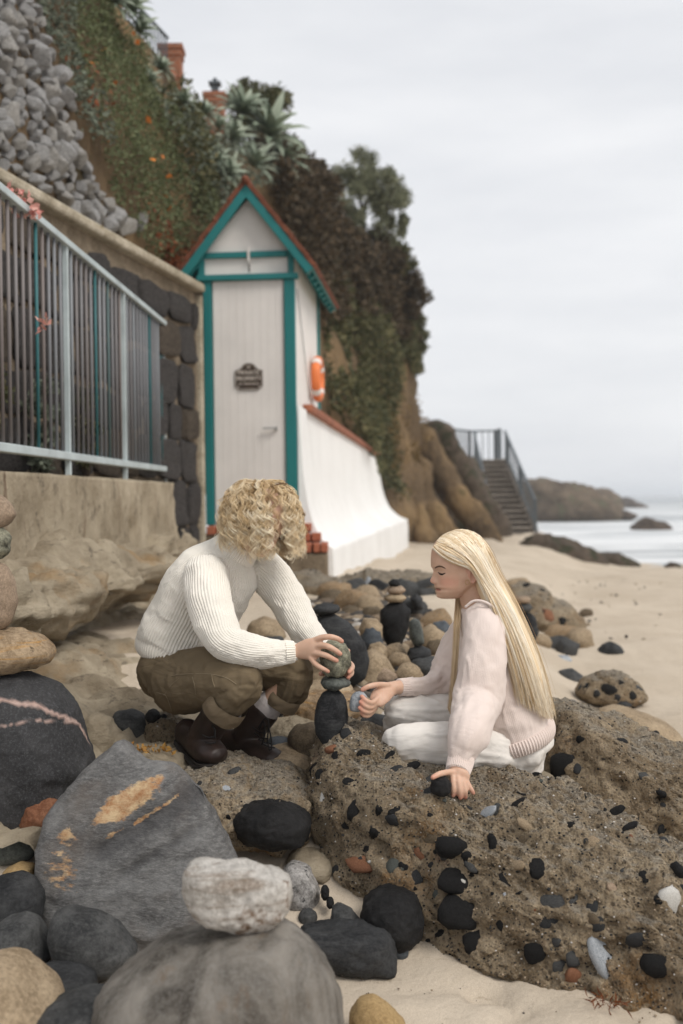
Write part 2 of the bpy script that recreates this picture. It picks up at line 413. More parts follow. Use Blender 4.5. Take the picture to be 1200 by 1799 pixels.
# conglomerate matrix
m = Mat('conglomerate_matrix', 0.93, 0.2)
col = m.mix(m.ramp(m.noise(7, 8, 0.7), [(0.3, 0.0), (0.7, 1.0)]), (0.16, 0.11, 0.06), (0.58, 0.46, 0.315))
col = m.mix(m.ramp(m.noise(2.6, 5, 0.6), [(0.58, 0.0), (0.68, 0.8)]), col, (0.27, 0.14, 0.045))
col = m.mix(m.ramp(m.noise(3.7, 4, 0.6, m.obc(scale=(1, 1, 1.4))), [(0.66, 0.0), (0.74, 0.7)]), col, (0.15, 0.055, 0.035))
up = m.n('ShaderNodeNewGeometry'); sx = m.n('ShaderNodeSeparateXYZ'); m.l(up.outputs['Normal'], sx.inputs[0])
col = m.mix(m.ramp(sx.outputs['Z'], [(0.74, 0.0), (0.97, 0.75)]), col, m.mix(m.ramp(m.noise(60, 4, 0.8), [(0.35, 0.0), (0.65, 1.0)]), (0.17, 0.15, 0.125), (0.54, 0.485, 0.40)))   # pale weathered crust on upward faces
v2 = m.voro(55, out='Color'); vd2 = m.voro(55)
col = m.mix(m.ramp(vd2, [(0.2, 0.7), (0.45, 0.0)]), col, m.mix(m.ramp(v2, [(0.3, 0.0), (0.8, 1.0)]), (0.05, 0.036, 0.026), (0.42, 0.33, 0.22)))
v = m.voro(140, out='Color'); vd = m.voro(140)
col = m.mix(m.ramp(vd, [(0.15, 0.75), (0.5, 0.0)]), col, m.mix(m.ramp(v, [(0.15, 0.0), (0.85, 1.0)]), (0.05, 0.04, 0.032), (0.46, 0.39, 0.29)))
m.color(col); m.bump(m.noise(38, 8, 0.8), 1.0, 0.035); m.bump(m.math('SUBTRACT', 1.0, vd2), 0.7, 0.010); m.bump(m.math('SUBTRACT', 1.0, vd), 0.7, 0.006); M['conglom'] = m.m
# slab with a lichen-orange scar
m = Mat('scarred_slab', 0.72, 0.3)
vec = m.obc(rot=(0, math.radians(-32), 0), scale=(1, 1, 2.6))
col = m.mix(m.ramp(m.noise(6, 8, 0.7, vec), [(0.3, 0.0), (0.7, 1.0)]), (0.042, 0.040, 0.040), (0.165, 0.162, 0.158))
col = m.mix(m.ramp(m.noise(60, 6, 0.85, vec), [(0.45, 0.0), (0.66, 0.75)]), col, (0.24, 0.235, 0.225))
col = m.mix(m.ramp(m.noise(26, 6, 0.8, vec), [(0.52, 0.0), (0.68, 0.7)]), col, (0.045, 0.042, 0.042))
col = m.mix(m.ramp(m.noise(5, 6, 0.65), [(0.5, 0.0), (0.7, 0.65)]), col, (0.10, 0.078, 0.062))
col = m.mix(m.attr('groove'), col, (0.035, 0.034, 0.036))
msk = m.attr('scar'); nn = m.noise(24, 6, 0.7, vec)
col = m.mix(m.ramp(m.math('ADD', msk, m.math('MULTIPLY', m.math('SUBTRACT', nn, 0.5), 1.1)), [(0.39, 0.0), (0.52, 0.9)]), col,
            m.mix(m.ramp(m.noise(30, 5, 0.7), [(0.35, 0.0), (0.62, 1.0)]), (0.30, 0.13, 0.045), (0.55, 0.40, 0.23)))
m.color(col); m.bump(m.noise(9, 8, 0.7, vec), 0.7, 0.02); m.bump(m.noise(150, 4, 0.7), 0.4, 0.003); M['slab'] = m.m
# black boulder with a pink vein
m = Mat('veined_black_boulder', 0.8, 0.25)
col = m.mix(m.ramp(m.noise(7, 7, 0.7), [(0.3, 0.0), (0.7, 1.0)]), (0.017, 0.017, 0.018), (0.05, 0.049, 0.05))
col = m.mix(m.ramp(m.noise(130, 5, 0.85), [(0.5, 0.0), (0.7, 0.7)]), col, (0.12, 0.12, 0.125))
col = m.mix(m.attr('vein'), col, m.mix(m.noise(60, 4, 0.7), (0.30, 0.17, 0.13), (0.55, 0.43, 0.38)))
m.color(col); m.bump(m.noise(26, 8, 0.7), 0.7, 0.015); m.bump(m.attr('vein'), 0.5, 0.008); M['vein'] = m.m
# streaky foreground boulder
m = Mat('streaked_boulder', 0.72, 0.3)
vec = m.obc(scale=(7, 7, 0.9), rot=(0, math.radians(10), 0))
col = m.mix(m.ramp(m.noise(1.6, 5, 0.6, vec, 0.6), [(0.34, 0.0), (0.66, 1.0)]), (0.036, 0.029, 0.022), (0.20, 0.18, 0.155))
col = m.mix(m.ramp(m.noise(2.2, 4, 0.6, vec), [(0.62, 0.0), (0.74, 0.6)]), col, (0.13, 0.085, 0.05))
col = m.mix(m.ramp(m.noise(110, 5, 0.85), [(0.45, 0.0), (0.7, 0.6)]), col, (0.22, 0.21, 0.19))
m.color(col); m.bump(m.noise(40, 6, 0.7), 0.35, 0.006); M['streak'] = m.m

# painted timber and metal
def paint(name, c, wear=None, rough=0.55):
    m = Mat(name, rough, 0.35)
    col = m.mix(m.ramp(m.noise(3, 6, 0.6), [(0.3, 0.0), (0.7, 1.0)]), sc(c, 0.92), sc(c, 1.05))
    col = m.mix(m.ramp(m.noise(2.2, 5, 0.6, m.obc(scale=(6, 6, 0.5))), [(0.58, 0.0), (0.75, 0.25)]), col, sc(c, 0.72))
    if wear: col = m.mix(m.ramp(m.noise(5, 7, 0.7), [(0.64, 0.0), (0.67, 1.0)]), col, wear)
    m.color(col); m.bump(m.noise(5, 5, 0.6, m.obc(scale=(20, 20, 1.5))), 0.25, 0.003); return m.m
M['whitepaint'] = paint('white_paint', (0.74, 0.70, 0.66))
M['teal'] = paint('teal_paint', (0.012, 0.165, 0.165))
M['tealworn'] = paint('teal_paint_worn', (0.012, 0.165, 0.165), (0.66, 0.64, 0.6))
m = Mat('white_stucco', 0.85, 0.2)
col = m.mix(m.ramp(m.noise(1.2, 6, 0.6), [(0.3, 0.0), (0.7, 1.0)]), (0.74, 0.73, 0.71), (0.84, 0.835, 0.82))
col = m.mix(m.ramp(m.noise(2.4, 6, 0.7, m.obc(scale=(1, 1, 0.6))), [(0.58, 0.0), (0.75, 0.35)]), col, (0.50, 0.49, 0.46))
m.color(col); m.bump(m.noise(5, 6, 0.6), 0.35, 0.03); M['stucco'] = m.m
M['galv'] = plain('grey_fence_paint', (0.42, 0.475, 0.48), 0.5, 0.2, 5, spec=0.4)
m = Mat('fence_picket_paint', 0.5, 0.4); r = m.objrand()
m.color(m.mix(m.ramp(m.noise(3, 4, 0.6), [(0.55, 0.0), (0.7, 0.5)]), m.ramp(r, [(0.0, (0.24, 0.255, 0.27)), (0.5, (0.19, 0.19, 0.20)), (0.8, (0.17, 0.135, 0.12)), (0.9, (0.03, 0.13, 0.14))]), (0.24, 0.26, 0.28))); M['picket'] = m.m
M['darkmetal'] = plain('weathered_rail_metal', (0.085, 0.10, 0.11), 0.55, 0.25, 6)
M['steel'] = plain('door_handle_steel', (0.45, 0.44, 0.42), 0.35, 0.1, metal=0.8)
M['roofshingle'] = plain('rust_red_shingle', (0.16, 0.055, 0.03), 0.85, 0.4, 12, 0.5, 40, bd=0.006)
M['brick'] = plain('terracotta_brick', (0.36, 0.12, 0.065), 0.85, 0.35, 10, 0.5, 60)
M['coping'] = plain('red_coping', (0.27, 0.10, 0.055), 0.85, 0.35, 6, 0.4, 30)
M['stairstone'] = rock('stair_concrete', (0.13, 0.108, 0.088), (0.25, 0.215, 0.18), 2, 0.9, 0.5, 12, bd=0.02)
m = Mat('brick_pillar', 0.9, 0.2)
bt = m.n('ShaderNodeTexBrick'); bt.inputs['Scale'].default_value = 6.5; bt.inputs['Color1'].default_value = (0.34, 0.115, 0.055, 1); bt.inputs['Color2'].default_value = (0.24, 0.08, 0.04, 1)
bt.inputs['Mortar'].default_value = (0.26, 0.18, 0.13, 1); bt.inputs['Mortar Size'].default_value = 0.03
sx = m.n('ShaderNodeSeparateXYZ'); m.l(m.obc(), sx.inputs[0]); cx = m.n('ShaderNodeCombineXYZ')
m.l(m.math('ADD', sx.outputs[0], sx.outputs[1]), cx.inputs[0]); m.l(sx.outputs[2], cx.inputs[1]); m.l(cx.outputs[0], bt.inputs['Vector'])
m.color(bt.outputs['Color']); M['brickpillar'] = m.m
M['orangering'] = plain('orange_buoy', (0.75, 0.20, 0.06), 0.5, 0.15)
M['signbrown'] = plain('dark_sign', (0.045, 0.028, 0.018), 0.5, 0.35, 12)
M['signtext'] = plain('cream_lettering', (0.72, 0.64, 0.56), 0.6, 0.1)
# cliff earth
m = Mat('cliff_earth', 0.95, 0.1)
col = m.mix(m.ramp(m.noise(1.1, 8, 0.7, m.obc(scale=(1, 1, 0.55))), [(0.3, 0.0), (0.7, 1.0)]), (0.05, 0.036, 0.024), (0.26, 0.18, 0.105))
col = m.mix(m.ramp(m.noise(0.55, 6, 0.65), [(0.49, 0.0), (0.61, 0.85)]), col, m.mix(m.noise(3, 5, 0.6), (0.22, 0.135, 0.06), (0.40, 0.285, 0.16)))
col = m.mix(m.ramp(m.noise(0.9, 6, 0.7), [(0.60, 0.0), (0.68, 0.9)]), col, (0.035, 0.045, 0.018))
m.color(col); m.bump(m.noise(2.2, 9, 0.7, m.obc(scale=(1, 1, 0.4))), 1.0, 0.25); M['cliff'] = m.m
def leaf(name, stops, rough=0.6, trans=0.25):
    m = Mat(name, rough, 0.25); m.color(m.ramp(m.island(), stops))
    tr = m.n('ShaderNodeBsdfTranslucent'); m.l(m.b.inputs['Base Color'].links[0].from_socket, tr.inputs['Color'])
    mx = m.n('ShaderNodeMixShader'); mx.inputs[0].default_value = trans
    out = m.nt.nodes['Material Output']; m.l(m.b.outputs[0], mx.inputs[1]); m.l(tr.outputs[0], mx.inputs[2]); m.l(mx.outputs[0], out.inputs['Surface'])
    return m.m
M['ivy'] = leaf('ivy_leaf', [(0.0, (0.08, 0.10, 0.045)), (0.5, (0.14, 0.165, 0.078)), (1.0, (0.21, 0.23, 0.12))])
M['brush'] = leaf('dark_brush_leaf', [(0.0, (0.034, 0.027, 0.016)), (0.55, (0.075, 0.056, 0.032)), (1.0, (0.15, 0.105, 0.062))])
M['brush2'] = leaf('olive_brush_leaf', [(0.0, (0.038, 0.044, 0.018)), (0.55, (0.095, 0.098, 0.042)), (1.0, (0.19, 0.17, 0.08))])
M['treeleaf'] = leaf('tree_leaf', [(0.0, (0.075, 0.085, 0.045)), (0.5, (0.17, 0.18, 0.105)), (1.0, (0.28, 0.28, 0.18))])
M['drybrush'] = leaf('dry_ochre_leaf', [(0.0, (0.10, 0.065, 0.025)), (0.6, (0.22, 0.145, 0.055)), (1.0, (0.33, 0.23, 0.10))])
M['greyleaf'] = leaf('grey_green_leaf', [(0.0, (0.08, 0.095, 0.07)), (1.0, (0.24, 0.27, 0.20))])
M['agave'] = leaf('agave_leaf', [(0.0, (0.14, 0.175, 0.125)), (0.6, (0.25, 0.295, 0.22)), (1.0, (0.36, 0.40, 0.31))], 0.5, 0.1)
M['flower'] = leaf('orange_flower', [(0.0, (0.6, 0.14, 0.03)), (1.0, (0.75, 0.30, 0.06))])
M['pinkflower'] = leaf('pink_flower', [(0.0, (0.62, 0.24, 0.21)), (1.0, (0.80, 0.48, 0.40))])
M['rustbush'] = leaf('rust_bush_leaf', [(0.0, (0.13, 0.04, 0.018)), (1.0, (0.30, 0.10, 0.04))])
M['bark'] = rock('bark', (0.04, 0.03, 0.022), (0.10, 0.075, 0.055), 6, 0.95, 0.8, 20)
# sea
m = Mat('sea_water', 0.18, 0.5)
foam = m.math('ADD', m.ramp(m.noise(0.10, 7, 0.65, m.obc(scale=(0.6, 2.2, 1))), [(0.36, 0.0), (0.52, 1.0)]), 0.0)
lo = m.n('ShaderNodeSeparateXYZ'); m.l(m.obc(), lo.inputs[0])
near = m.ramp(m.math('DIVIDE', lo.outputs[1], 260.0), [(0.0, 1.0), (0.4, 0.85), (0.95, 0.1)])
fm = m.math('MULTIPLY', foam, near)
m.color(m.mix(fm, (0.17, 0.20, 0.215), (0.72, 0.73, 0.735)))
m.roughness(m.ramp(fm, [(0.0, 0.16), (0.6, 0.85)]))
m.bump(m.noise(0.55, 6, 0.6, m.obc(scale=(0.35, 1.5, 1))), 0.8, 0.5); m.bump(m.noise(5, 4, 0.6), 0.3, 0.05); M['sea'] = m.m
# clothes, skin, hair
def knit(name, c, amp=0.6):
    m = Mat(name, 0.95, 0.1); a = m.attr('rib', 'Vector'); s3 = m.n('ShaderNodeSeparateXYZ'); m.l(a, s3.inputs[0])
    ang = m.math('ARCTAN2', s3.outputs[1], s3.outputs[0]); rb = m.math('SINE', m.math('MULTIPLY', ang, s3.outputs[2]))
    m.bump(rb, amp, 0.004)
    m.color(m.mix(m.ramp(m.noise(6, 4, 0.6), [(0.3, 0.0), (0.7, 1.0)]), sc(c, 0.95), sc(c, 1.03)))
    m.bump(m.noise(330, 3, 0.7, m.obc(scale=(1, 1, 1.6))), 0.55, 0.003)
    m.b.inputs['Sheen Weight'].default_value = 0.25; m.b.inputs['Sheen Roughness'].default_value = 0.6
    return m.m
M['cream_knit'] = knit('cream_rib_knit', (0.86, 0.81, 0.72), 0.35)
M['pink_knit'] = knit('pale_pink_knit', (0.74, 0.625, 0.565), 0.10)
M['pink_rib'] = knit('pale_pink_rib_band', (0.69, 0.585, 0.53), 0.9)
def cloth(name, c, bump=0.5, wscale=5):
    m = Mat(name, 0.9, 0.15)
    m.color(m.mix(m.ramp(m.noise(5, 5, 0.6), [(0.3, 0.0), (0.7, 1.0)]), sc(c, 0.88), sc(c, 1.08)))
    m.bump(m.noise(wscale, 3, 0.5, m.obc(scale=(1, 1, 2.4)), 1.2), bump, 0.03); m.bump(m.noise(500, 2, 0.6), 0.25, 0.001); return m.m
M['khaki'] = cloth('khaki_twill', (0.165, 0.125, 0.077))
M['khakihem'] = cloth('khaki_turn_up', (0.20, 0.152, 0.098))
M['thread'] = plain('pale_thread', (0.23, 0.18, 0.115), 0.9, 0.1)
M['creamcloth'] = cloth('cream_cotton', (0.74, 0.70, 0.65), 0.35)
M['sock'] = plain('pale_sock', (0.45, 0.41, 0.40), 0.95, 0.2, 40)
M['boot'] = plain('dark_brown_leather', (0.022, 0.012, 0.009), 0.5, 0.5, 14, 0.35, 70, spec=0.4)
M['bootsole'] = plain('dark_rubber_sole', (0.018, 0.014, 0.012), 0.75, 0.3, 20, 0.3)
M['lace'] = plain('black_lace', (0.012, 0.011, 0.011), 0.85, 0.2)
m = Mat('skin', 0.5, 0.35)
t = m.attr('tint'); bl = m.attr('blush')
col = m.mix(m.ramp(m.noise(30, 4, 0.6), [(0.3, 0.0), (0.7, 1.0)]), (0.56, 0.345, 0.24), (0.64, 0.42, 0.305))
col = m.mix(bl, col, (0.58, 0.25, 0.175)); col = m.mix(t, col, (0.33, 0.115, 0.09)); m.color(col)
m.b.inputs['Subsurface Weight'].default_value = 0.12; m.b.inputs['Subsurface Radius'].default_value = (0.012, 0.005, 0.003); m.b.inputs['Subsurface Scale'].default_value = 0.6
m.bump(m.noise(240, 3, 0.6), 0.12, 0.001); M['skin'] = m.m
def hairmat(name, stops):
    m = Mat(name, 0.42, 0.5); m.color(m.ramp(m.attr('shade'), stops)); m.b.inputs['Anisotropic'].default_value = 0.3; return m.m
M['hairw'] = hairmat('long_blonde_hair', [(0.0, (0.36, 0.20, 0.075)), (0.35, (0.70, 0.53, 0.32)), (0.7, (0.90, 0.76, 0.56)), (1.0, (0.97, 0.90, 0.77))])
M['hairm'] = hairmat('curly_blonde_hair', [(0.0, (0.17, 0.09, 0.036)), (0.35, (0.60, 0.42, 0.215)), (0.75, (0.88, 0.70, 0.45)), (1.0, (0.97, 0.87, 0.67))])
M['brow'] = plain('brown_brow_hair', (0.13, 0.075, 0.045), 0.7, 0.2)
M['lash'] = plain('dark_lash', (0.03, 0.02, 0.015), 0.7, 0.2)
M['gold'] = plain('gold_earring', (0.45, 0.30, 0.14), 0.3, 0.1, metal=1.0)
M['rustkelp'] = leaf('rusty_seaweed', [(0.0, (0.13, 0.035, 0.012)), (1.0, (0.26, 0.09, 0.03))])
M['littread'] = rock('lit_step_concrete', (0.21, 0.18, 0.15), (0.38, 0.335, 0.285), 2, 0.9, 0.5, 12, bd=0.02)  # stair concrete again, colour lightened to stand for light on the treads
M['kelp'] = leaf('orange_kelp', [(0.0, (0.30, 0.14, 0.03)), (1.0, (0.50, 0.29, 0.08))])
# ------------------------------------------------------------------ ground and sea
def ground_z(x, y):
    x = np.asarray(x, float); y = np.asarray(y, float)
    L = np.interp(y, [0, 2.9, 3.15, 3.3, 3.7, 4.2, 4.6, 5, 6.5, 9, 14, 17, 24, 30, 38, 60, 110], [0, 0, .09, .17, .28, .36, .43, .48, .5, .54, .42, .28, .2, .1, 0, -1.5, -5])
    L = L + smooth(-.3, -.75, x) * np.interp(y, [1.5, 2.2, 2.7, 3.1, 3.4, 3.9], [0, .055, .09, .15, .10, 0])
    R = np.interp(y, [0, 3.2, 4.8, 8, 15, 22, 29, 60, 110], [0, 0, .08, .1, .0, -.3, -.62, -3, -5])
    xt = np.interp(y, [2.5, 4, 9, 17, 25, 34, 60], [.5, .8, 1.2, 2.8, 5.0, 7.5, 12]); hw = np.interp(y, [3, 9, 34], [.3, .6, 2])
    k = smooth(-1, 1, (x - xt) / hw)
    return L * (1 - k) + R * k
def gz(x, y): return float(ground_z(x, y))

gy = np.concatenate([np.linspace(.2, 2, 24, endpoint=False), np.linspace(2, 6, 170, endpoint=False), np.geomspace(6, 110, 120)])
core = np.linspace(-3, 4, 230)
gx = np.concatenate([-3 - np.geomspace(.05, 120, 26)[::-1], core, 4 + np.geomspace(.05, 120, 36)])
XX, YY = np.meshgrid(gx, gy); P2 = np.stack([XX.ravel(), YY.ravel(), np.zeros(XX.size)], 1)
ZZ = ground_z(P2[:, 0], P2[:, 1])
amp = np.interp(P2[:, 1], [2, 4, 10, 40], [.018, .03, .05, .15])
ZZ = ZZ + amp * fbm(P2, 1.6, 4, 3) + 0.012 * fbm(P2, 7, 3, 8)
dent = fbm(P2, 5.5, 2, 21); ZZ = ZZ - 0.03 * smooth(.25, .5, dent) * smooth(7, 3, P2[:, 1])      # scuffed foot marks
ZZ = ZZ + (.022 * fbm(P2, 9, 4, 31) - .02 * smooth(.15, .4, fbm(P2 * np.array([1, 1.6, 1]), 3.2, 3, 33))) * smooth(3.4, 2.6, P2[:, 1]) * smooth(-.1, .2, P2[:, 0])
P2[:, 2] = ZZ
nx_, ny_ = len(gx), len(gy); idx = np.arange(nx_ * ny_).reshape(ny_, nx_)
GF = np.stack([idx[:-1, :-1], idx[:-1, 1:], idx[1:, 1:], idx[1:, :-1]], -1).reshape(-1, 4)
ground = obj('sand_ground', P2, GF, M['sand']); tag(ground, 'pale beach sand running down to the sea', 'sand', kind='structure')
SEA_Z = -0.6
sv = []
sea = obj('sea', [(-4000, 18, SEA_Z), (4000, 18, SEA_Z), (4000, 7000, SEA_Z), (-4000, 7000, SEA_Z)], [(0, 1, 2, 3)], M['sea'], None, False, (0, 18, SEA_Z))
tag(sea, 'pale grey sea with white foam', 'sea', kind='structure')

def far_stone(name, px, d, T, mat, label, cat='rock', **kw):
    return stone(name, px, d, T, mat, label, cat, sub=5, rough=0.07, rscale=2.5, fine=0.03, fscale=9, **kw)
far_stone('headland', [(900, 925), (915, 850), (940, 840), (965, 844), (1000, 852), (1035, 860), (1062, 878), (1085, 893), (1092, 912), (1060, 925)], 80, 5, M['headland'], 'brown grassy headland running into the sea behind the stairs', 'headland', seed=2, sm=2)
far_stone('sea_stack', [(1025, 915), (1030, 872), (1045, 861), (1060, 858), (1075, 864), (1086, 876), (1090, 892), (1085, 915)], 105, 4, M['headland'], 'dark rounded knoll at the tip of the headland', 'rock', seed=3, sm=2)
far_stone('reef', [(1080, 908), (1086, 884), (1098, 873), (1112, 882), (1130, 887), (1136, 893), (1110, 908)], 150, 5, M['seastone'], 'low distant reef beyond the headland', 'rock', seed=4, sm=2)
far_stone('sea_rock', [(1108, 928), (1122, 915), (1135, 908), (1150, 915), (1168, 918), (1182, 928), (1170, 945), (1120, 945)], 57, 1.0, M['seastone'], 'jagged brown rock sticking out of the surf', 'rock', seed=5, sm=1)
far_stone('sea_rock', [(1068, 910), (1085, 899), (1100, 897), (1120, 906), (1100, 918)], 78, 1.2, M['seastone'], 'small dark rock at the foot of the headland', 'rock', seed=6, sm=1)
far_stone('shore_rock', [(905, 1000), (912, 955), (935, 940), (965, 938), (1000, 950), (1040, 966), (1062, 978), (1066, 995), (1000, 1010)], 25, .8, M['beachrock'], 'large dark weedy boulder on the sand below the stairs', 'rock', seed=7, sm=1)
far_stone('shore_rock', [(1040, 1000), (1050, 972), (1080, 970), (1105, 980), (1125, 992), (1110, 1005)], 26, .6, M['beachrock'], 'low weedy rock at the edge of the surf', 'rock', seed=8, sm=1)
far_stone('shore_rock', [(850, 985), (865, 962), (895, 958), (920, 968), (925, 990), (880, 1000)], 26.5, .7, M['beachrock'], 'dark rock at the foot of the stairs', 'rock', seed=9, sm=1)
far_stone('shore_rock', [(1166, 996), (1178, 987), (1192, 990), (1200, 999), (1185, 1004)], 24, .2, M['beachrock'], 'small rock at the waterline near the right edge', 'rock', seed=10, sm=1)

# ------------------------------------------------------------------ cliff sheet
SEC = [
 (3.5, [(-2.75, 2.9), (-2.85, 3.6), (-2.9, 4.2), (-3.2, 5.0), (-3.8, 5.8)]),
 (5.0, [(-2.4, 2.86), (-2.42, 3.5), (-2.5, 4.4), (-2.85, 5.2), (-3.3, 6.0)]),
 (7.0, [(-1.98, 2.86), (-1.95, 3.4), (-2.0, 4.2), (-2.35, 5.1), (-2.7, 6.0)]),
 (9.0, [(-1.65, 2.7), (-1.6, 3.4), (-1.65, 4.2), (-1.85, 4.9), (-2.05, 5.5)]),
 (10.5, [(-1.5, 2.3), (-1.3, 3.4), (-1.42, 4.3), (-1.68, 5.0), (-1.95, 5.55)]),
 (14, [(-.62, 1.5), (-.75, 3.0), (-1.2, 4.5), (-1.65, 5.5), (-2.1, 6.2)]),
 (17, [(-.05, 1.4), (-.1, 3.0), (-.4, 4.4), (-.72, 5.5), (-1.02, 6.2)]),
 (20, [(.35, 1.4), (.42, 3.0), (.2, 4.6), (-.05, 5.8), (-.4, 6.7)]),
 (23, [(.95, .8), (1.0, 2.5), (.85, 4.3), (.7, 5.4), (.45, 6.2)]),
 (26, [(1.75, .0), (1.85, 2.0), (1.6, 4.0), (1.4, 5.0), (1.1, 5.6)]),
 (28, [(2.7, -.1), (2.25, 1.5), (2.0, 3.0), (1.75, 4.2), (1.4, 5.0)]),
 (29.5, [(2.8, -.2), (2.2, 1.5), (1.7, 3.0), (1.4, 4.1), (.8, 4.8)]),
 (33, [(1.5, -.2), (.5, 2.0), (0, 3.5), (-.5, 4.5), (-1.2, 5.0)])]
ds = np.array([s[0] for s in SEC]); nd, npf = 240, 120
dd = np.concatenate([np.linspace(3.5, 12, 120, endpoint=False), np.linspace(12, 33, 120)])
ctrl = np.array([[(x, z) for x, z in s[1]] for s in SEC])           # sections x 5 x 2
ci = np.stack([[np.interp(dd, ds, ctrl[:, k, j]) for j in (0, 1)] for k in range(5)])   # 5 x 2 x nd
CV = np.zeros((nd, npf, 3))
for i in range(nd):
    pr = [(ci[k, 0, i], ci[k, 1, i]) for k in range(5)]
    pr = [(pr[0][0] + .02, pr[0][1] - .9)] + pr + [(pr[-1][0] - 1.2, pr[-1][1] + .1), (pr[-1][0] - 5, pr[-1][1] + .1)]
    q = crom(np.array(pr), npf); CV[i, :, 0] = q[:, 0]; CV[i, :, 1] = dd[i]; CV[i, :, 2] = q[:, 1]
CVf = CV.reshape(-1, 3); ii = np.arange(nd * npf).reshape(nd, npf)
CF = np.stack([ii[:-1, :-1], ii[:-1, 1:], ii[1:, 1:], ii[1:, :-1]], -1).reshape(-1, 4)
cn = qnormals(CVf, CF)
if cn[:, 0].mean() < 0: CF = CF[:, ::-1]; cn = -cn
lump = np.interp(CVf[:, 1], [5, 9, 16, 24, 28], [.10, .16, .4, .45, .45])
CVf = CVf + cn * (lump * fbm(CVf * np.array([1, 1, .6]), .75, 5, 40, .55))[:, None]
cliff = obj('cliff', CVf, CF, M['cliff']); tag(cliff, 'steep overgrown sea cliff', 'cliff', kind='structure')
CTRI = np.concatenate([CF[:, [0, 1, 2]], CF[:, [0, 2, 3]]])
CBVH = BVHTree.FromPolygons([tuple(v) for v in CVf.tolist()], [tuple(f) for f in CF.tolist()])

RCi = np.array(RC.transposed())
def project(P):
    q = (np.asarray(P, float) - np.array(CAM)) @ RCi.T
    return 600 + FPX * q[:, 0] / -q[:, 2], 899.5 - FPX * q[:, 1] / -q[:, 2]
def in_poly(x, y, poly):
    r = np.zeros(len(x), bool); n = len(poly)
    for i in range(n):
        x1, y1 = poly[i]; x2, y2 = poly[(i + 1) % n]
        c = ((y1 > y) != (y2 > y)) & (x < (x2 - x1) * (y - y1) / (y2 - y1 + 1e-9) + x1); r ^= c
    return r
def sample_cliff(n, poly, seed=0):
    rng = np.random.default_rng(seed); T = CVf[CTRI]; A = np.linalg.norm(np.cross(T[:, 1] - T[:, 0], T[:, 2] - T[:, 0]), axis=1)
    cx, cy = project(T.mean(1)); ok = in_poly(cx, cy, poly); A = A * ok; nrm = np.cross(T[:, 1] - T[:, 0], T[:, 2] - T[:, 0]); nrm /= np.linalg.norm(nrm, axis=1, keepdims=True) + 1e-12
    ids = rng.choice(len(T), n, p=A / A.sum()); u = rng.random((n, 2)); f = u.sum(1) > 1; u[f] = 1 - u[f]
    P = T[ids, 0] + (T[ids, 1] - T[ids, 0]) * u[:, :1] + (T[ids, 2] - T[ids, 0]) * u[:, 1:]
    return P, nrm[ids]

def leaves(P, size, seed=0, droop=0.3, nrm=None, asp=0.45):
    """one folded leaf (4 verts, 2 tris) at every point"""
    rng = np.random.default_rng(seed); n = len(P)
    d = rng.normal(size=(n, 3)); d[:, 2] -= droop
    if nrm is not None: d += nrm * 0.6
    d /= np.linalg.norm(d, axis=1, keepdims=True); u = rng.normal(size=(n, 3)); s = np.cross(d, u); s /= np.linalg.norm(s, axis=1, keepdims=True)
    up = np.cross(s, d); L = (size * rng.uniform(.6, 1.3, n))[:, None]; w = L * asp
    a = P; b = P + d * L * .45 + s * w * .5 + up * L * .08; c = P + d * L; e = P + d * L * .45 - s * w * .5 + up * L * .08
    V = np.stack([a, b, c, e], 1).reshape(-1, 3); i = np.arange(n)[:, None] * 4
    return V, np.concatenate([i + np.array([0, 1, 2]), i + np.array([0, 2, 3])], 1).reshape(-1, 3)

# ivy mat and other ground cover hanging on the cliff
def cover(name, poly, n, size, mat, label, seed, thick=.14, fs=1.6, dens=-.9, **kw):
    P, nr = sample_cliff(n, poly, seed); f = fbm(P, fs, 4, seed); k = f > dens * .5; P, nr, f = P[k], nr[k], f[k]
    P = P + nr * (thick * (smooth(-.5, .5, f) * RNG.random(len(P)) ** .6))[:, None]
    V, F = leaves(P, size, seed, nrm=nr, **kw)
    return tag(obj(name, V, F, mat, None, False), label, 'plants', kind='stuff')
IVY = [(105, -40), (150, -40), (200, 20), (240, 110), (290, 210), (330, 310), (365, 400), (360, 480), (270, 450), (210, 390), (170, 270), (130, 130)]
cover('ivy', IVY, 46000, .042, M['ivy'], 'mat of small olive green leaves hanging down the slope', 1, .22, 1.5)
cover('ivy', [(60, -40), (110, -40), (135, 120), (165, 260), (130, 230), (100, 110), (60, 20)], 4200, .05, M['greyleaf'], 'grey green trailing plants beside the rubble stones', 2, .2)
cover('grey_scrub', [(225, 130), (290, 185), (390, 225), (480, 280), (470, 330), (400, 330), (360, 400), (300, 280), (240, 170)], 6000, .075, M['greyleaf'], 'grey green scrub between the agaves', 3, .3)
cover('dark_scrub', [(280, 150), (330, 220), (390, 330), (380, 380), (340, 380), (310, 290), (270, 200)], 7000, .06, M['brush2'], 'dark scrub between ivy and agaves', 4, .3)
cover('brown_brush', [(430, 200), (540, 250), (600, 330), (700, 420), (725, 500), (735, 600), (690, 600), (640, 560), (560, 560), (480, 420)], 36000, .12, M['brush'], 'dark brown brush covering the cliff behind the shed', 5, .5, .9, -.7)
cover('olive_brush', [(560, 480), (640, 540), (680, 620), (690, 720), (695, 880), (640, 800), (570, 720)], 24000, .11, M['brush2'], 'olive brush hanging above the white wall', 6, .4, .9, -.7)
cover('ochre_brush', [(650, 700), (720, 680), (765, 760), (745, 860), (700, 880), (665, 800)], 5000, .10, M['drybrush'], 'dry ochre scrub on the lower cliff', 7, .3, 1.1, .25)
cover('hanging_greenery', [(680, 480), (740, 500), (750, 620), (725, 660), (690, 620)], 7000, .11, M['brush2'], 'dark greenery on the cliff edge', 8, .35, 1.1, -.3)
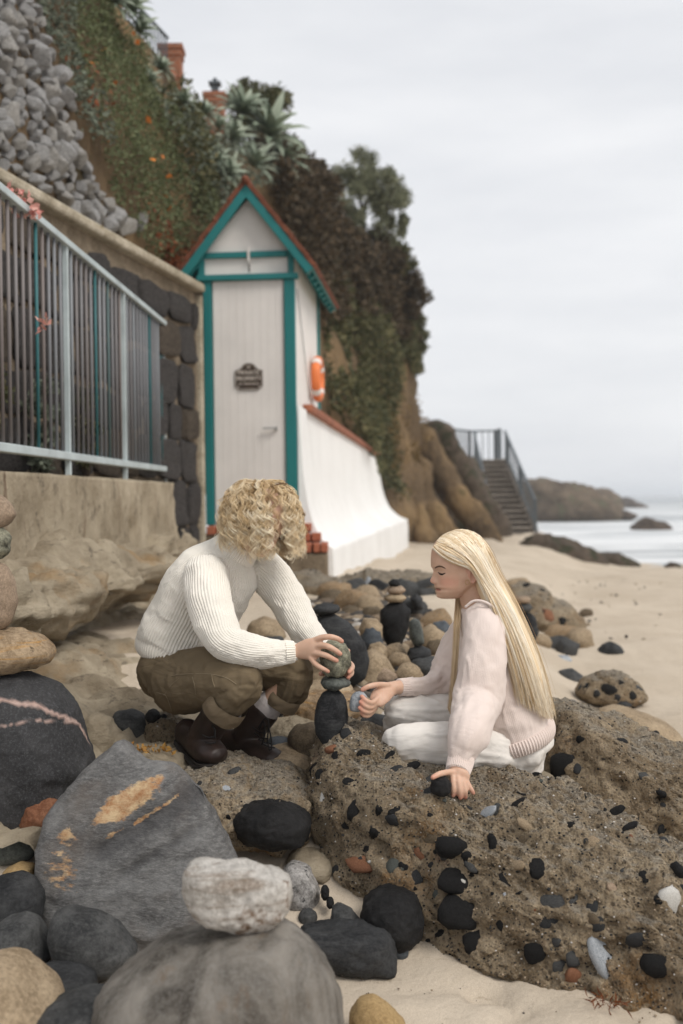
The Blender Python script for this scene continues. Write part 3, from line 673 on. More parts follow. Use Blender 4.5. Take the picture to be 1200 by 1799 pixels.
cover('orange_flowers', [(120, 60), (190, 60), (290, 300), (290, 400), (240, 380), (170, 240)], 90, .06, M['flower'], 'small orange flowers dotted over the ivy', 9, .32, asp=.9)
cover('rust_plants', [(230, 350), (290, 400), (330, 470), (250, 440)], 900, .05, M['rustbush'], 'rusty dry plants above the wall cap', 10, .28)
cover('rust_plants', [(95, 100), (130, 120), (140, 210), (112, 200)], 160, .05, M['rustbush'], 'rusty hanging plant between rubble and ivy', 11, .28)

# ------------------------------------------------------------------ shrubs and trees
def shrub(name, px, py, d, rx, rz, mat, n, size, label, seed, cat='shrub', group=None, clumps=26, stem_to=None, ry=None, wood='bark'):
    rng = np.random.default_rng(seed); c = np.array(W(px, py, d)); k = d / FPX; Rx, Rz = rx * k, rz * k; Ry = ry or Rx
    cc = rng.normal(size=(clumps, 3)); cc /= np.linalg.norm(cc, axis=1, keepdims=True); cc *= rng.uniform(.35, .95, (clumps, 1))
    cc = cc * np.array([Rx, Ry, Rz]) + c; cr = rng.uniform(.16, .4, clumps) * min(Rx, Rz) * 1.25
    w = rng.choice(clumps, n); q = rng.normal(size=(n, 3)); q /= np.linalg.norm(q, axis=1, keepdims=True); q *= (rng.random(n) ** .45)[:, None]
    P = cc[w] + q * cr[w][:, None] * np.array([1.1, 1.1, .85])
    V, F = leaves(P, size, seed)
    root = empty(name, Vector(c - np.array([0, 0, Rz]))); tag(root, label, cat, group)
    obj('crown', V, F, mat, root, False)
    base = np.array(stem_to) if stem_to is not None else c - np.array([0, -Ry * .5, Rz * 1.3])
    m = MB()
    for i in rng.choice(clumps, min(9, clumps), False):
        mid = (base + cc[i]) / 2 + rng.normal(size=3) * .12 * Rx
        V, F, _ = tube([base, mid, cc[i]], [Rx * .075, Rx * .045, Rx * .012], ref=(0.3, 1, 0.2), n=8, seg=6, cap=False); m.add(V, F)
    m.build('stem', M[wood], root, True)
    return root
SH = [
 ('dark_shrub', 455, 205, 17.5, 60, 52, 'brush2', 5200, .085, 'dark loose shrub on the skyline right of the small brick pillar', 24),
 ('dark_shrub', 425, 175, 17.8, 34, 40, 'brush2', 1500, .07, 'thin airy shrub beside the small brick pillar', 12),
 ('dark_shrub', 505, 262, 18.5, 34, 42, 'brush2', 3600, .09, 'pointed dark shrub on the skyline above the brown brush', 18),
 ('brown_bush', 545, 320, 19, 55, 45, 'brush', 6000, .10, 'rounded dark brown bush left of the skyline tree', 22),
 ('brown_bush', 520, 400, 18, 60, 60, 'brush', 6000, .10, 'large dark brown bush close behind the shed roof', 22),
 ('brown_bush', 600, 470, 22, 72, 60, 'brush', 8000, .12, 'wide dark brown bush under the skyline tree', 26),
 ('brown_bush', 706, 515, 25, 42, 50, 'brush', 6000, .12, 'dark brown bush jutting out at the cliff edge', 24),
 ('brown_bush', 655, 445, 24.3, 62, 48, 'brush', 7000, .12, 'dense dark bush at the foot of the skyline tree', 24),
 ('olive_bush', 690, 455, 24.6, 40, 40, 'brush2', 4000, .11, 'green bush right below the skyline tree', 18),
 ('olive_bush', 600, 580, 20, 48, 50, 'brush2', 5000, .10, 'olive bush hanging right of the shed roof', 20),
 ('olive_bush', 632, 640, 22.5, 46, 58, 'brush2', 5200, .11, 'olive bush halfway down the cliff above the white wall', 20),
 ('olive_bush', 730, 580, 26.5, 30, 52, 'brush2', 3600, .11, 'green bush on the right edge of the cliff', 18),
 ('olive_bush', 620, 700, 21, 45, 45, 'brush2', 4000, .10, 'low olive bush just above the white wall coping', 20),
 ('brown_bush', 668, 700, 24, 30, 44, 'brush', 3500, .10, 'brown bush on the lower cliff', 20),
 ('ochre_bush', 716, 785, 26, 26, 30, 'drybrush', 2600, .10, 'ochre dry bush low on the cliff above the rock spurs', 18),
 ('rust_bush', 295, 462, 9.6, 36, 22, 'rustbush', 1500, .045, 'rusty dry bush between wall cap and shed roof', 18),
]
for i, (nm, px, py, d, rx, rz, mt, n, sz, lb, cl) in enumerate(SH):
    shrub(nm, px, py, d, rx, rz, M[mt], n, sz, lb, 100 + i, clumps=cl, group='bushes on the cliff')
t = empty('tree', W(640, 470, 24)); tag(t, 'bushy green tree standing on the cliff skyline', 'tree')
tc_ = []
for i, (px, py, r) in enumerate([(622, 305, 36), (662, 308, 38), (692, 332, 28), (640, 350, 46), (684, 366, 34), (608, 352, 36), (655, 400, 42), (696, 395, 18), (605, 395, 32), (625, 435, 36)]):
    tc_.append((np.array(W(px, py, 24 + .5 * math.sin(i * 2.1))), r * .012))
rng = np.random.default_rng(5); Pt = []
for c, r in tc_:
    for j in range(7):
        q = rng.normal(size=3); q /= np.linalg.norm(q); cc = c + q * r * .95
        k = rng.normal(size=(260, 3)); k /= np.linalg.norm(k, axis=1, keepdims=True); Pt.append(cc + k * (rng.random((260, 1)) ** .6) * r * .5)
V, F = leaves(np.concatenate(Pt), .085, 6); obj('crown', V, F, M['treeleaf'], t, False)
m = MB(); b0 = np.array(W(630, 560, 24.2)); b1 = np.array(W(640, 440, 24.1))
V, F, _ = tube([b0, (b0 + b1) / 2 + [.05, 0, 0], b1], [.13, .1, .08], n=10, seg=8); m.add(V, F)
for c, r in tc_:
    V, F, _ = tube([b1 - [0, 0, .3], (b1 + c) / 2 + rng.normal(size=3) * .1, c], [.06, .04, .012], n=8, seg=6); m.add(V, F)
m.build('trunk', M['bark'], t, True)

# agaves
def agave_mesh(seed, nl):
    rng = np.random.default_rng(seed); m = MB()
    for i in range(nl):
        az = i * 2.399; el = math.radians(12 + 70 * (i / nl)); L = rng.uniform(.75, 1.05); w = .11
        dirh = np.array([math.cos(az), math.sin(az), 0]); side = np.array([-math.sin(az), math.cos(az), 0]); P = []
        for s, ww in ((0, .6), (.25, .95), (.5, 1), (.8, .6), (1, .03)):
            e2 = el - .35 * s * s; c = dirh * (L * s * math.cos(e2)) + np.array([0, 0, L * s * math.sin(e2)])
            upv = np.cross(dirh, side); P += [c + side * w * ww, c + np.array([0, 0, -.05 * ww]), c - side * w * ww]
        F = []
        for k in range(4):
            for j in (0, 1): F.append((k * 3 + j, k * 3 + j + 1, k * 3 + j + 4, k * 3 + j + 3))
        m.add(P, F)
    me = mesh_from('agave', np.concatenate(m.V), m.F); smooth_on(me); me.materials.append(M['agave']); return me
AG = [agave_mesh(1, 26), agave_mesh(2, 32), agave_mesh(3, 22)]
agl = [(450, 262, 62, 'largest pale agave, at the right end of the row on the slope'), (408, 222, 46, 'pale agave just below the small brick pillar'),
 (425, 312, 44, 'agave directly above the shed ridge'), (385, 262, 42, 'agave in the middle of the slope above the shed'), (330, 218, 28, 'agave under the tall brick pillar'),
 (355, 240, 26, 'small agave between the two brick pillars'), (288, 195, 26, 'agave at the foot of the white terrace wall'), (252, 140, 26, 'agave below the iron railing'),
 (228, 155, 22, 'small agave in dark scrub left of the terrace wall'), (190, 25, 40, 'agave beside the topmost brick pillar'), (160, 10, 36, 'agave at the top edge above the ivy'),
 (205, 62, 34, 'agave left of the iron railing end'), (372, 320, 34, 'small agave left above the shed ridge'), (480, 300, 44, 'agave leaning out at the right end above the shed'), (345, 290, 28, 'smallest agave beside the ivy edge')]
for i, (px, py, r, lb) in enumerate(agl):
    h = CBVH.ray_cast(CAM, ray(px, py)); p, nr = (h[0], h[1]) if h[0] is not None else (W(px, py, 12.5), Vector((.6, -.6, .5)))
    if nr.dot(ray(px, py)) > 0: nr = -nr
    k = r * p.y / FPX
    k *= 1.3
    tilt = (nr + Vector((0, 0, .9)) + Vector((.2, -.5, 0))).normalized()
    o = inst('agave', AG[i % 3], p + nr * (.16 + .1 * k), tilt.to_track_quat('Z', 'Y').to_euler(), (k, k, k)); tag(o, lb, 'agave', 'agaves on the cliff')

# ------------------------------------------------------------------ rubble bank stones
rb = empty('rubble_bank', W(90, 330, 7)); tag(rb, 'bank of grey rubble stones above the wall cap', 'stone bank')
RM = []
for k in range(8):
    bm = bmesh.new(); rg = np.random.default_rng(k + 50); pt = rg.normal(size=(16, 3)); pt /= np.linalg.norm(pt, axis=1, keepdims=True); pt *= rg.uniform(.8, 1.2, (16, 1))
    for p_ in pt: bm.verts.new(p_)
    bmesh.ops.convex_hull(bm, input=bm.verts[:]); bmesh.ops.bevel(bm, geom=bm.edges[:], offset=.07, segments=1, affect='EDGES')
    me = bpy.data.meshes.new('stone'); bm.to_mesh(me); bm.free(); smooth_on(me, False); me.materials.append(M['rubble2'] if k in (2, 5) else M['rubble']); RM.append(me)
RUB = [(-40, -60), (62, -60), (75, 60), (120, 190), (150, 290), (185, 345), (235, 420), (150, 395), (60, 325), (-40, 280)]
rr = random.Random(4)
yy = -50
row = 0
while yy < 420:
    xx = -35 + (row % 2) * 14
    while xx < 240:
        jx, jy = xx + rr.uniform(-5, 5), yy + rr.uniform(-4, 4)
        if in_poly(np.array([jx]), np.array([jy]), RUB)[0]:
            h = CBVH.ray_cast(CAM, ray(jx, jy))
            if h[0] is not None and h[0].y < 12:
                k = h[0].y / FPX; s = rr.choice((.75, .9, 1.0, 1.2, 1.5))
                nr = h[1] if h[1].dot(ray(jx, jy)) < 0 else -h[1]
                inst('stone', RM[rr.randrange(8)], h[0] + nr * .02, (rr.uniform(-.5, .5), rr.uniform(-.9, .9), rr.uniform(-3, 3)), (19 * k * s, 15 * k * s * 1.1, 14 * k * s * rr.uniform(.7, 1.3)), rb)
        xx += 23
    yy += 18; row += 1
for i, (px, py, a, b, r, lb) in enumerate([(250, 390, 11, 28, .35, 'pale upright boulder below the ivy beside the wall cap'), (170, 365, 20, 20, 0, 'mossy boulder on the wall cap below the ivy'), (150, 330, 20, 14, .2, 'dark grey boulder at the right end of the rubble'), (345, 250, 14, 22, .2, 'grey boulder showing between scrub on the slope'), (405, 355, 14, 20, 0, 'grey boulder left of the shed ridge')]):
    h = CBVH.ray_cast(CAM, ray(px, py)); k = h[0].y / FPX
    o = inst('boulder', RM[i], h[0] - ray(px, py) * .1, (0, r, i), (a * k, a * k, b * k)); tag(o, lb, 'boulder')

# ------------------------------------------------------------------ terrace on the skyline: pillars, white wall, railing
def pillar(px, py_base, py_top, d, w, label, lantern=False):
    b, tp = W(px, py_base + 35, d), W(px, py_top, d); r = empty('brick_pillar', b); tag(r, label, 'pillar')
    h = tp.z - b.z; m = MB(); m.box((b.x, b.y, b.z + h / 2 - .06), (w, w, h - .12)); m.build('shaft', M['brickpillar'], r, origin=b)
    m = MB(); m.box((b.x, b.y, tp.z - .085), (w * 1.12, w * 1.12, .07)); m.box((b.x, b.y, tp.z - .025), (w * 1.24, w * 1.24, .05)); m.build('cap', M['brickpillar'], r, origin=b)
    if lantern:
        m = MB(); m.box((b.x, b.y, tp.z + .06), (.09, .09, .12)); m.box((b.x, b.y, tp.z + .14), (.15, .15, .03)); m.box((b.x, b.y, tp.z + .18), (.05, .05, .06)); m.build('lantern', M['darkmetal'], r)
pillar(303, 165, 84, 12.6, .22, 'tall brick pillar at the end of the white terrace wall')
pillar(379, 205, 167, 14.6, .235, 'small brick pillar with a lantern on the skyline', True)
pillar(192, 90, -25, 10.6, .21, 'brick pillar at the top edge of the photo')
a, b = W(205, 62, 10.9), W(296, 148, 12.45); r = empty('terrace_wall', a); tag(r, 'white terrace wall with red coping on the cliff top', 'wall')
m = MB(); m.bar(a + Vector((0, 0, -.35)), b + Vector((0, 0, -.35)), .12, .8); m.build('wall', M['whitepaint'], r)
m = MB(); m.bar(a + Vector((0, 0, .08)), b + Vector((0, 0, .08)), .18, .06); m.build('coping', M['coping'], r)
r = empty('iron_railing', a + Vector((0, 0, .1))); tag(r, 'thin iron railing on top of the white terrace wall', 'railing')
m = MB(); m.bar(a + Vector((0, 0, .5)), b + Vector((0, 0, .5)), .025); m.build('rail', M['darkmetal'], r)
for i in range(15):
    p = a.lerp(b, (i + .5) / 15); m = MB(); m.bar(p + Vector((0, 0, .11)), p + Vector((0, 0, .5)), .016); m.build('baluster', M['darkmetal'], r)

# ------------------------------------------------------------------ stone retaining wall
def wx(d): return -1.2 - .2 * (9.2 - d)
wr = empty('stone_wall', (wx(9.2), 9.2, .7)); tag(wr, 'dark stone retaining wall with cement cap behind the fence', 'wall')
wt = Vector((.2, 1, 0)).normalized(); wnrm = Vector((1, -.2, 0)).normalized()
A, B = Vector((wx(3.6), 3.6, 0)), Vector((wx(9.42), 9.42, 0)); Lw = (B - A).length
m = MB(); m.bar(A - wnrm * .2 + Vector((0, 0, 1.75)), B - wnrm * .2 + Vector((0, 0, 1.75)), .36, 2.3); m.build('mortar_core', M['mortar'], wr)
AS = []
for k in range(8):
    V, F = ico(3); q = np.sign(V) * np.abs(V) ** .37; q *= (1 + .34 * fbm(V + k * 5, 1.2, 2, k + 3))[:, None]; q += .05 * fbm(V + k, 5, 3, k)[:, None] * V
    me = mesh_from('stone', q, F); smooth_on(me); me.materials.append(M['ashlar2'] if k in (3, 6) else M['ashlar']); AS.append(me)
z = .72; rowi = 0; rr = random.Random(12); yaw = math.atan2(wt.y, wt.x)
while z < 2.8:
    h = rr.uniform(.20, .36); h = min(h, 2.84 - z); s = rr.uniform(-.3, 0)
    while s < Lw:
        w = rr.uniform(.28, .62); e = min(s + w, Lw - .06)
        if e - s > .1:
            c = A + wt * ((s + e) / 2) + Vector((0, 0, z + h / 2 + rr.uniform(-.012, .012)))
            inst('stone', AS[rr.randrange(8)], c - wnrm * .035, (rr.uniform(-.06, .06), rr.uniform(-.14, .14), yaw), ((e - s) / 2 - .016, .056, h / 2 - .016), wr)
        s += w
    z += h
m = MB(); m.bar(A - wnrm * .16 + Vector((0, 0, 2.935)), B - wnrm * .16 + Vector((0, 0, 2.935)), .44, .07, bev=.02); m.build('cap', M['capstone'], wr)
m = MB(); m.box(B - wnrm * .055 + wt * .015 + Vector((0, 0, 1.78)), (.06, .16, 2.22), Matrix.Rotation(yaw, 3, 'Z'), .02); m.build('corner_edge', M['capstone'], wr)

# ------------------------------------------------------------------ concrete footing and metal fence
def fx(d): return -1.33 - .03 * (8.62 - d)
fw = empty('concrete_wall', (-1.4, 8.75, .5)); tag(fw, 'low worn concrete wall with rust stains under the fence', 'wall')
nu, nv = 220, 60; P = []
for i in range(nu):
    d = 3.0 + 5.8 * i / (nu - 1)
    for j in range(nv):
        v = j / (nv - 1)
        if v < .75: P.append((fx(d) + .06, d, .55 + .78 * v / .75))
        else: P.append((fx(d) + .06 - .75 * (v - .75) / .25, d, 1.33))
P = np.array(P); off = .035 * fbm(P, 2.5, 6, 61, .6); front = P[:, 2] < 1.329; P[front, 0] += off[front]; P[~front, 2] += .3 * off[~front]
P[front, 0] -= .05 * smooth(.35, .6, fbm(P[front], 1.8, 3, 62))
ii = np.arange(nu * nv).reshape(nu, nv); F = np.stack([ii[:-1, :-1], ii[1:, :-1], ii[1:, 1:], ii[:-1, 1:]], -1).reshape(-1, 4)
obj('face', P, F, M['concrete'], fw)
endp = P.reshape(nu, nv, 3)[-1]; bk = endp.copy(); bk[:, 0] = fx(8.8) - .7
obj('end', np.concatenate([endp, bk]), [(j, j + 1, nv + j + 1, nv + j) for j in range(nv - 1)], M['concrete'], fw)
fr = empty('metal_fence', (fx(8.6), 8.6, 1.33)); tag(fr, 'grey green metal picket fence on the low concrete wall', 'fence')
posts = [8.6, 7.24, 5.9, 4.56, 3.25]
for d in posts:
    m = MB(); m.box((fx(d), d, 1.92), (.027, .034, 1.19), None, .003); m.build('post', M['galv'], fr)
m = MB(); m.bar((fx(3.2), 3.2, 2.53), (fx(8.62), 8.62, 2.53), .055, .035, bev=.005); m.build('top_rail', M['galv'], fr)
m = MB(); m.bar((fx(3.2), 3.2, 1.43), (fx(8.62), 8.62, 1.43), .05, .04, bev=.005); m.build('bottom_rail', M['galv'], fr)
V, F, _ = tube([(0, 0, 0), (0, 0, 1.07)], [.0085, .0085], n=2, seg=8, cap=False); pk = mesh_from('picket', V, F); smooth_on(pk); pk.materials.append(M['picket'])
for k in range(len(posts) - 1):
    a, b = posts[k], posts[k + 1]; n = 13
    for i in range(1, n): 
        d = a + (b - a) * i / n; inst('picket', pk, (fx(d), d, 1.45), (0, 0, i), (1, 1, 1), fr)
# earth and plants on the strip behind the fence
m = MB(); m.add([(fx(3) - .1, 3, 1.335), (fx(8.7) - .05, 8.7, 1.335), (wx(8.7) - .02, 8.7, 1.335), (wx(3) - .1, 3, 1.335)], [(0, 1, 2, 3)])
tag(m.build('terrace_soil', M['cliff']), 'bare soil strip behind the fence', 'soil', kind='structure')
for i, (d, rx, lb) in enumerate([(4.95, 52, 'leafy plant with pink flowers at the left edge behind the fence'), (5.6, 44, 'leafy plant behind the first fence bay'), (6.3, 38, 'grey green plant behind the second fence bay'), (7.0, 30, 'small plant behind the fence post')]):
    X = (fx(d) + wx(d)) / 2 - .06; px, py = project(np.array([[X, d, 1.75 if i < 2 else 1.65]]))
    s = shrub('terrace_plant', float(px[0]), float(py[0]), d, rx, rx * 2.6, M['greyleaf' if i % 2 == 0 else 'brush2'], 1300, .045, lb, 300 + i, 'plant', 'plants behind the fence', clumps=18, ry=.12)
    if i == 0:
        rng = np.random.default_rng(3); P = np.array([W(x, y, 5.2) for x, y in [(28, 345), (45, 350), (62, 366), (30, 360), (74, 570), (15, 335), (40, 372)]]); P = np.repeat(P, 14, 0) + rng.normal(size=(98, 3)) * .016
        V, F = leaves(P, .035, 4, asp=.9); obj('flower', V, F, M['pinkflower'], s, False)

# ------------------------------------------------------------------ shed
sdv = Vector((.087, 1, 0)).normalized(); srt = Vector((1, -.087, 0)).normalized(); SO = Vector((-.37, 9.6, 0)); UP = Vector((0, 0, 1))
def S(u, v, z): return SO - srt * u + sdv * v + UP * z          # u: metres left of the right front corner, v: metres back
SMx = Matrix((srt, sdv, UP)).transposed()
def sbox(m, u0, u1, v0, v1, z0, z1, bev=0.0):
    return m.box(S((u0 + u1) / 2, (v0 + v1) / 2, (z0 + z1) / 2), (abs(u1 - u0), abs(v1 - v0), abs(z1 - z0)), SMx, bev)
WS, DS, ZB, ZBEAM, ZE, ZR = .78, 1.85, .98, 3.06, 3.30, 3.80
sh = empty('shed', S(.39, 0, ZB)); tag(sh, 'narrow white timber shed with teal trim and steep red roof', 'shed')
m = MB(); sbox(m, 0.01, WS - .01, .03, DS, .6, ZE)
m.add([S(.01, .03, ZE), S(WS - .01, .03, ZE), S(WS / 2, .03, ZR - .06), S(.01, DS, ZE), S(WS - .01, DS, ZE), S(WS / 2, DS, ZR - .06)], [(0, 1, 2), (3, 5, 4), (0, 2, 5, 3), (1, 4, 5, 2)]); m.build('wall', M['whitepaint'], sh)
door = empty('door', S(.39, .02, ZB)); attach(door, sh)
np_ = 9; du0, du1 = .10, .70
for i in range(np_):
    a = du0 + (du1 - du0) * i / np_; m = MB(); sbox(m, a + .0004, a + (du1 - du0) / np_ - .0004, .005, .03, ZB + .03, ZBEAM - .02, .0015); m.build('plank', M['whitepaint'], door)
m = MB(); m.bar(S(.175, -.012, 1.79), S(.165, -.012, 1.79), .03); m.bar(S(.175, -.03, 1.79), S(.28, -.035, 1.79), .018, .014); m.bar(S(.17, .006, 1.79), S(.17, -.03, 1.79), .02); m.build('handle', M['steel'], door)
for nm, u0, u1, mt in (('corner_post', 0, .09, 'teal'), ('corner_post', .71, WS, 'tealworn')):
    m = MB(); sbox(m, u0, u1, -.02, .04, ZB, ZBEAM - .02, .004); m.build(nm, M[mt], sh)
m = MB(); sbox(m, -.03, WS + .05, -.045, .03, ZBEAM - .018, ZBEAM + .03, .004); m.build('beam', M['teal'], sh)
for u0, u1 in ((.005, .055), (WS - .01, WS + .04)):
    m = MB(); sbox(m, u0, u1, -.012, .028, ZBEAM + .032, ZE + .06, .003); m.build('upper_post', M['teal'], sh)
for u0, u1 in ((.057, .375), (.405, WS - .012)):
    m = MB(); sbox(m, u0, u1, -.008, .028, 3.235, 3.285, .003); m.build('cross_beam', M['teal'], sh)
m = MB(); sbox(m, .382, .398, -.014, .028, 3.20, 3.32, .002); m.build('batten', M['whitepaint'], sh)
m = MB(); sbox(m, .384, .394, .022, .029, 3.12, 3.18); m.build('slot', M['signbrown'], sh)
m = MB(); sbox(m, -.012, .03, DS - .05, DS + .01, .9, ZE); m.build('back_post', M['teal'], sh)
# roof: two pitches, barge boards, shingle courses, rafter tails
OV, HW = .17, WS / 2; zt = ZE - OV * (ZR - ZE) / HW
roof = empty('roof', S(HW, 0, ZR)); attach(roof, sh)
for sgn in (-1, 1):
    e = S(HW + sgn * (HW + OV), 0, zt + .03); rdg = S(HW, 0, ZR + .03); 
    sl = (rdg - e); L = sl.length; sl.normalize(); nrm = sl.cross(sdv); nrm = nrm if nrm.z > 0 else -nrm
    v0, v1 = -.11, DS + .2; n = 9
    for i in range(n):
        a = e + sl * (L * i / n); b = e + sl * min(L, L * (i + 1.25) / n)
        MM = Matrix((sl, sdv, nrm)).transposed()
        c = (a + b) / 2 + sdv * ((v0 + v1) / 2) + nrm * (.018 + .004 * (i % 2))
        m = MB(); m.box(c, ((b - a).length, v1 - v0 + .01 * (i % 2), .038), MM @ Matrix.Rotation(.05, 3, 'Y'), .003); m.build('shingle_course', M['roofshingle'], roof)
    m = MB(); m.box(e + sl * L / 2 + sdv * (v0 + .02) - nrm * .035, (L, .03, .07), Matrix((sl, sdv, nrm)).transposed(), .003); m.build('barge_board', M['teal'], roof)
    m = MB(); m.box(e + sl * L / 2 + sdv * ((v0 + v1) / 2 + .03) - nrm * .008, (L - .01, v1 - v0 - .07, .016), Matrix((sl, sdv, nrm)).transposed()); m.build('roof_deck', M['teal'], roof)
    for i in range(9):
        v = v0 + .12 + (v1 - v0 - .16) * i / 8; m = MB(); m.box(e + sl * .09 + sdv * v - nrm * .045, (.16, .05, .05), Matrix((sl, sdv, nrm)).transposed(), .004); m.build('rafter_tail', M['teal'], roof)
V, F, _ = tube([S(HW, -.13, ZR + .055), S(HW, DS + .21, ZR + .055)], [.035, .035], n=6, seg=10); obj('ridge_cap', V, F, M['roofshingle'], roof)
m = MB(); m.bar(S(-.006, .12, 2.98), S(-.006, .95, 2.1), .006); m.build('cable', M['darkmetal'], sh)
# sign
sg = empty('door_sign', S(.44, -.004, 2.17)); tag(sg, 'dark shaped sign reading PRIVATE PROPERTY on the shed door', 'sign')
w, h = .118, .105
ol = [(-w, -h * .75), (-w * .8, -h * .75), (-w * .72, -h), (w * .72, -h), (w * .8, -h * .75), (w, -h * .75), (w, h * .55), (w * .78, h * .62), (w * .55, h * .78), (w * .4, h * 1.02), (w * .15, h * 1.14), (-w * .15, h * 1.14), (-w * .4, h * 1.02), (-w * .55, h * .78), (-w * .78, h * .62), (-w, h * .55)]
def signpoly(s, v): return [S(.40 - x * s, v, 2.225 + z * s) for x, z in ol]
n = len(ol); Pf, Pb = signpoly(1, -.010), signpoly(1, .003)
obj('plate', [tuple(p) for p in Pf + Pb], [tuple(range(n)), tuple(range(n, 2 * n))[::-1]] + [(i, n + i, n + (i + 1) % n, (i + 1) % n) for i in range(n)], M['signbrown'], sg, False)
Pi, Po = signpoly(.93, -.0125), signpoly(.96, -.0125)
obj('border', [tuple(p) for p in Pi + Po], [(i, (i + 1) % n, n + (i + 1) % n, n + i) for i in range(n)], M['signtext'], sg, False)
def text(name, body, size, u, z, v, mat, parent, sx=1.0):
    cu = bpy.data.curves.new(name, 'FONT'); cu.body = body; cu.size = size; cu.align_x = 'CENTER'; cu.align_y = 'CENTER'; cu.extrude = .001
    o = bpy.data.objects.new('tmp', cu); COL.objects.link(o); dg = bpy.context.evaluated_depsgraph_get(); me = bpy.data.meshes.new_from_object(o.evaluated_get(dg)); bpy.data.objects.remove(o)
    me.name = name; me.materials.clear(); me.materials.append(mat); t = bpy.data.objects.new(name, me); COL.objects.link(t)
    MM = Matrix((srt, UP, -sdv)).transposed().to_4x4()
    t.matrix_world = Matrix.Translation(S(u, v, z)) @ MM @ Matrix.Diagonal((sx, 1, 1, 1)); t.parent = parent; t.matrix_parent_inverse = world_of(parent).inverted(); return t
text('lettering', 'PRIVATE', .052, .40, 2.262, -.0135, M['signtext'], sg, .95)
text('lettering', 'PROPERTY', .050, .40, 2.212, -.0135, M['signtext'], sg, .88)
text('lettering', 'NO TRESPASSING', .022, .40, 2.168, -.0135, M['signtext'], sg, 1.0)
text('lettering', '*', .06, .40, 2.300, -.0135, M['signtext'], sg, 1.2)
# life ring on the shed's side
lr = empty('life_ring', S(-.07, 1.32, 2.28)); tag(lr, 'orange life ring hung on the right side of the shed', 'life ring')
cen = S(-.052, 1.25, 2.33); ring = [cen + sdv * (.175 * math.cos(a)) + UP * (.175 * math.sin(a)) for a in np.linspace(0, 2 * PI, 33)]
V, F, _ = tube(ring, [.045] * 33, ref=tuple(srt), n=66, seg=12, cap=False); obj('ring', V, F[:-2], M['orangering'], lr)
for a in (.7, 2.3, 3.9, 5.5):
    seg = [cen + sdv * (.175 * math.cos(x)) + UP * (.175 * math.sin(x)) for x in np.linspace(a - .15, a + .15, 5)]
    V, F, _ = tube(seg, [.0475] * 5, ref=tuple(srt), n=8, seg=12, cap=False); obj('band', V, F[:-2], M['whitepaint'], lr)

# ------------------------------------------------------------------ white flared wall with red coping
fwall = empty('flared_wall', (-.1, 9.6, .5)); tag(fwall, 'white flared stucco wall running back from the shed', 'wall')
PRF = np.array([(0, 1.98), (.03, 1.75), (.07, 1.55), (.13, 1.36), (.22, 1.19), (.36, 1.02), (.55, .90), (.78, .81), (1.0, .765)])
nn_, npv = 90, 40; q = crom(PRF, npv); V = []
for i in range(nn_):
    d = 9.62 + 12.3 * i / (nn_ - 1); xs = -.37 + .087 * (d - 9.6) + .022; k = np.interp(d, [9.6, 12, 22], [.27, .33, .55])
    for j in range(npv): V.append((xs + k * q[j, 0], d, q[j, 1]))
    for z in (.74, .6, .42, .2, -.1): V.append((xs + k * (1.0 + .02 * (z < .7)), d, z))
V = np.array(V); kk = npv + 5
V[:, 0] += .006 * fbm(V, 1.2, 3, 71); V[:, 2] += .008 * fbm(V, 3.0, 3, 72)
ii = np.arange(nn_ * kk).reshape(nn_, kk); F = [tuple(f) for f in np.stack([ii[:-1, :-1], ii[:-1, 1:], ii[1:, 1:], ii[1:, :-1]], -1).reshape(-1, 4)]
V2 = V.tolist()
for i, rev in ((0, 0), (nn_ - 1, 1)):
    b0 = len(V2); d = V[ii[i, 0], 1]; xs = V[ii[i, 0], 0] - .015
    V2 += [(xs, d, 1.98), (xs, d, -.1)]; f = list(ii[i]) + [b0 + 1, b0]; F.append(tuple(f if rev else f[::-1]))
bmv = obj('stucco', V2, F, M['stucco'], fwall)
for p in bmv.data.polygons:
    if len(p.vertices) > 4: p.use_smooth = False
m = MB(); m.bar((-.37 + .087 * .55 - .03, 10.15, 2.0), (-.37 + .087 * 12.3 - .03, 21.9, 2.0), .22, .07, bev=.015); m.build('coping', M['coping'], fwall)
# brick steps at the shed door
bs = empty('brick_steps', W(540, 1010, 9.35)); tag(bs, 'red brick doorstep on a stone block below the shed', 'steps')
c0 = W(505, 972, 9.25); c1 = W(577, 972, 9.25); m = MB(); m.box(((c0.x + c1.x) / 2, 9.45, c0.z - .2), (c1.x - c0.x - .01, .45, .4), None, .02); m.build('block', M['mortar'], bs)
V, F = (lambda b: (np.concatenate(b.V), b.F))(MB().box((0, 0, 0), (1, 1, 1), None, .12)); bme = mesh_from('brick', V, F); smooth_on(bme, False); bme.materials.append(M['brick'])
for i in range(5):
    f = (i + .5) / 5; inst('brick', bme, (c0.x + (c1.x - c0.x) * f, 9.44, c0.z + .04), (0, 0, .03 * (i % 2)), ((c1.x - c0.x) / 5 - .008, .47, .075), bs)
for i in range(3): inst('brick', bme, (c0.x + .05 + .09 * i, 9.58, c0.z + .12), (0, 0, 0), (.082, .2, .07), bs)
for i in range(2): inst('brick', bme, (c0.x + .06 + .09 * i, 9.62, c0.z + .2), (0, 0, 0), (.082, .16, .07), bs)
for i in range(9): inst('brick', bme, S(.02 + .088 * i, -.03, ZB - .045), (0, 0, 0.087 * -1), (.08, .14, .075), bs)
bl = MB(); sbox(bl, 0.0, .8, -.08, .02, .5, ZB - .09); bl.build('riser', M['mortar'], bs)

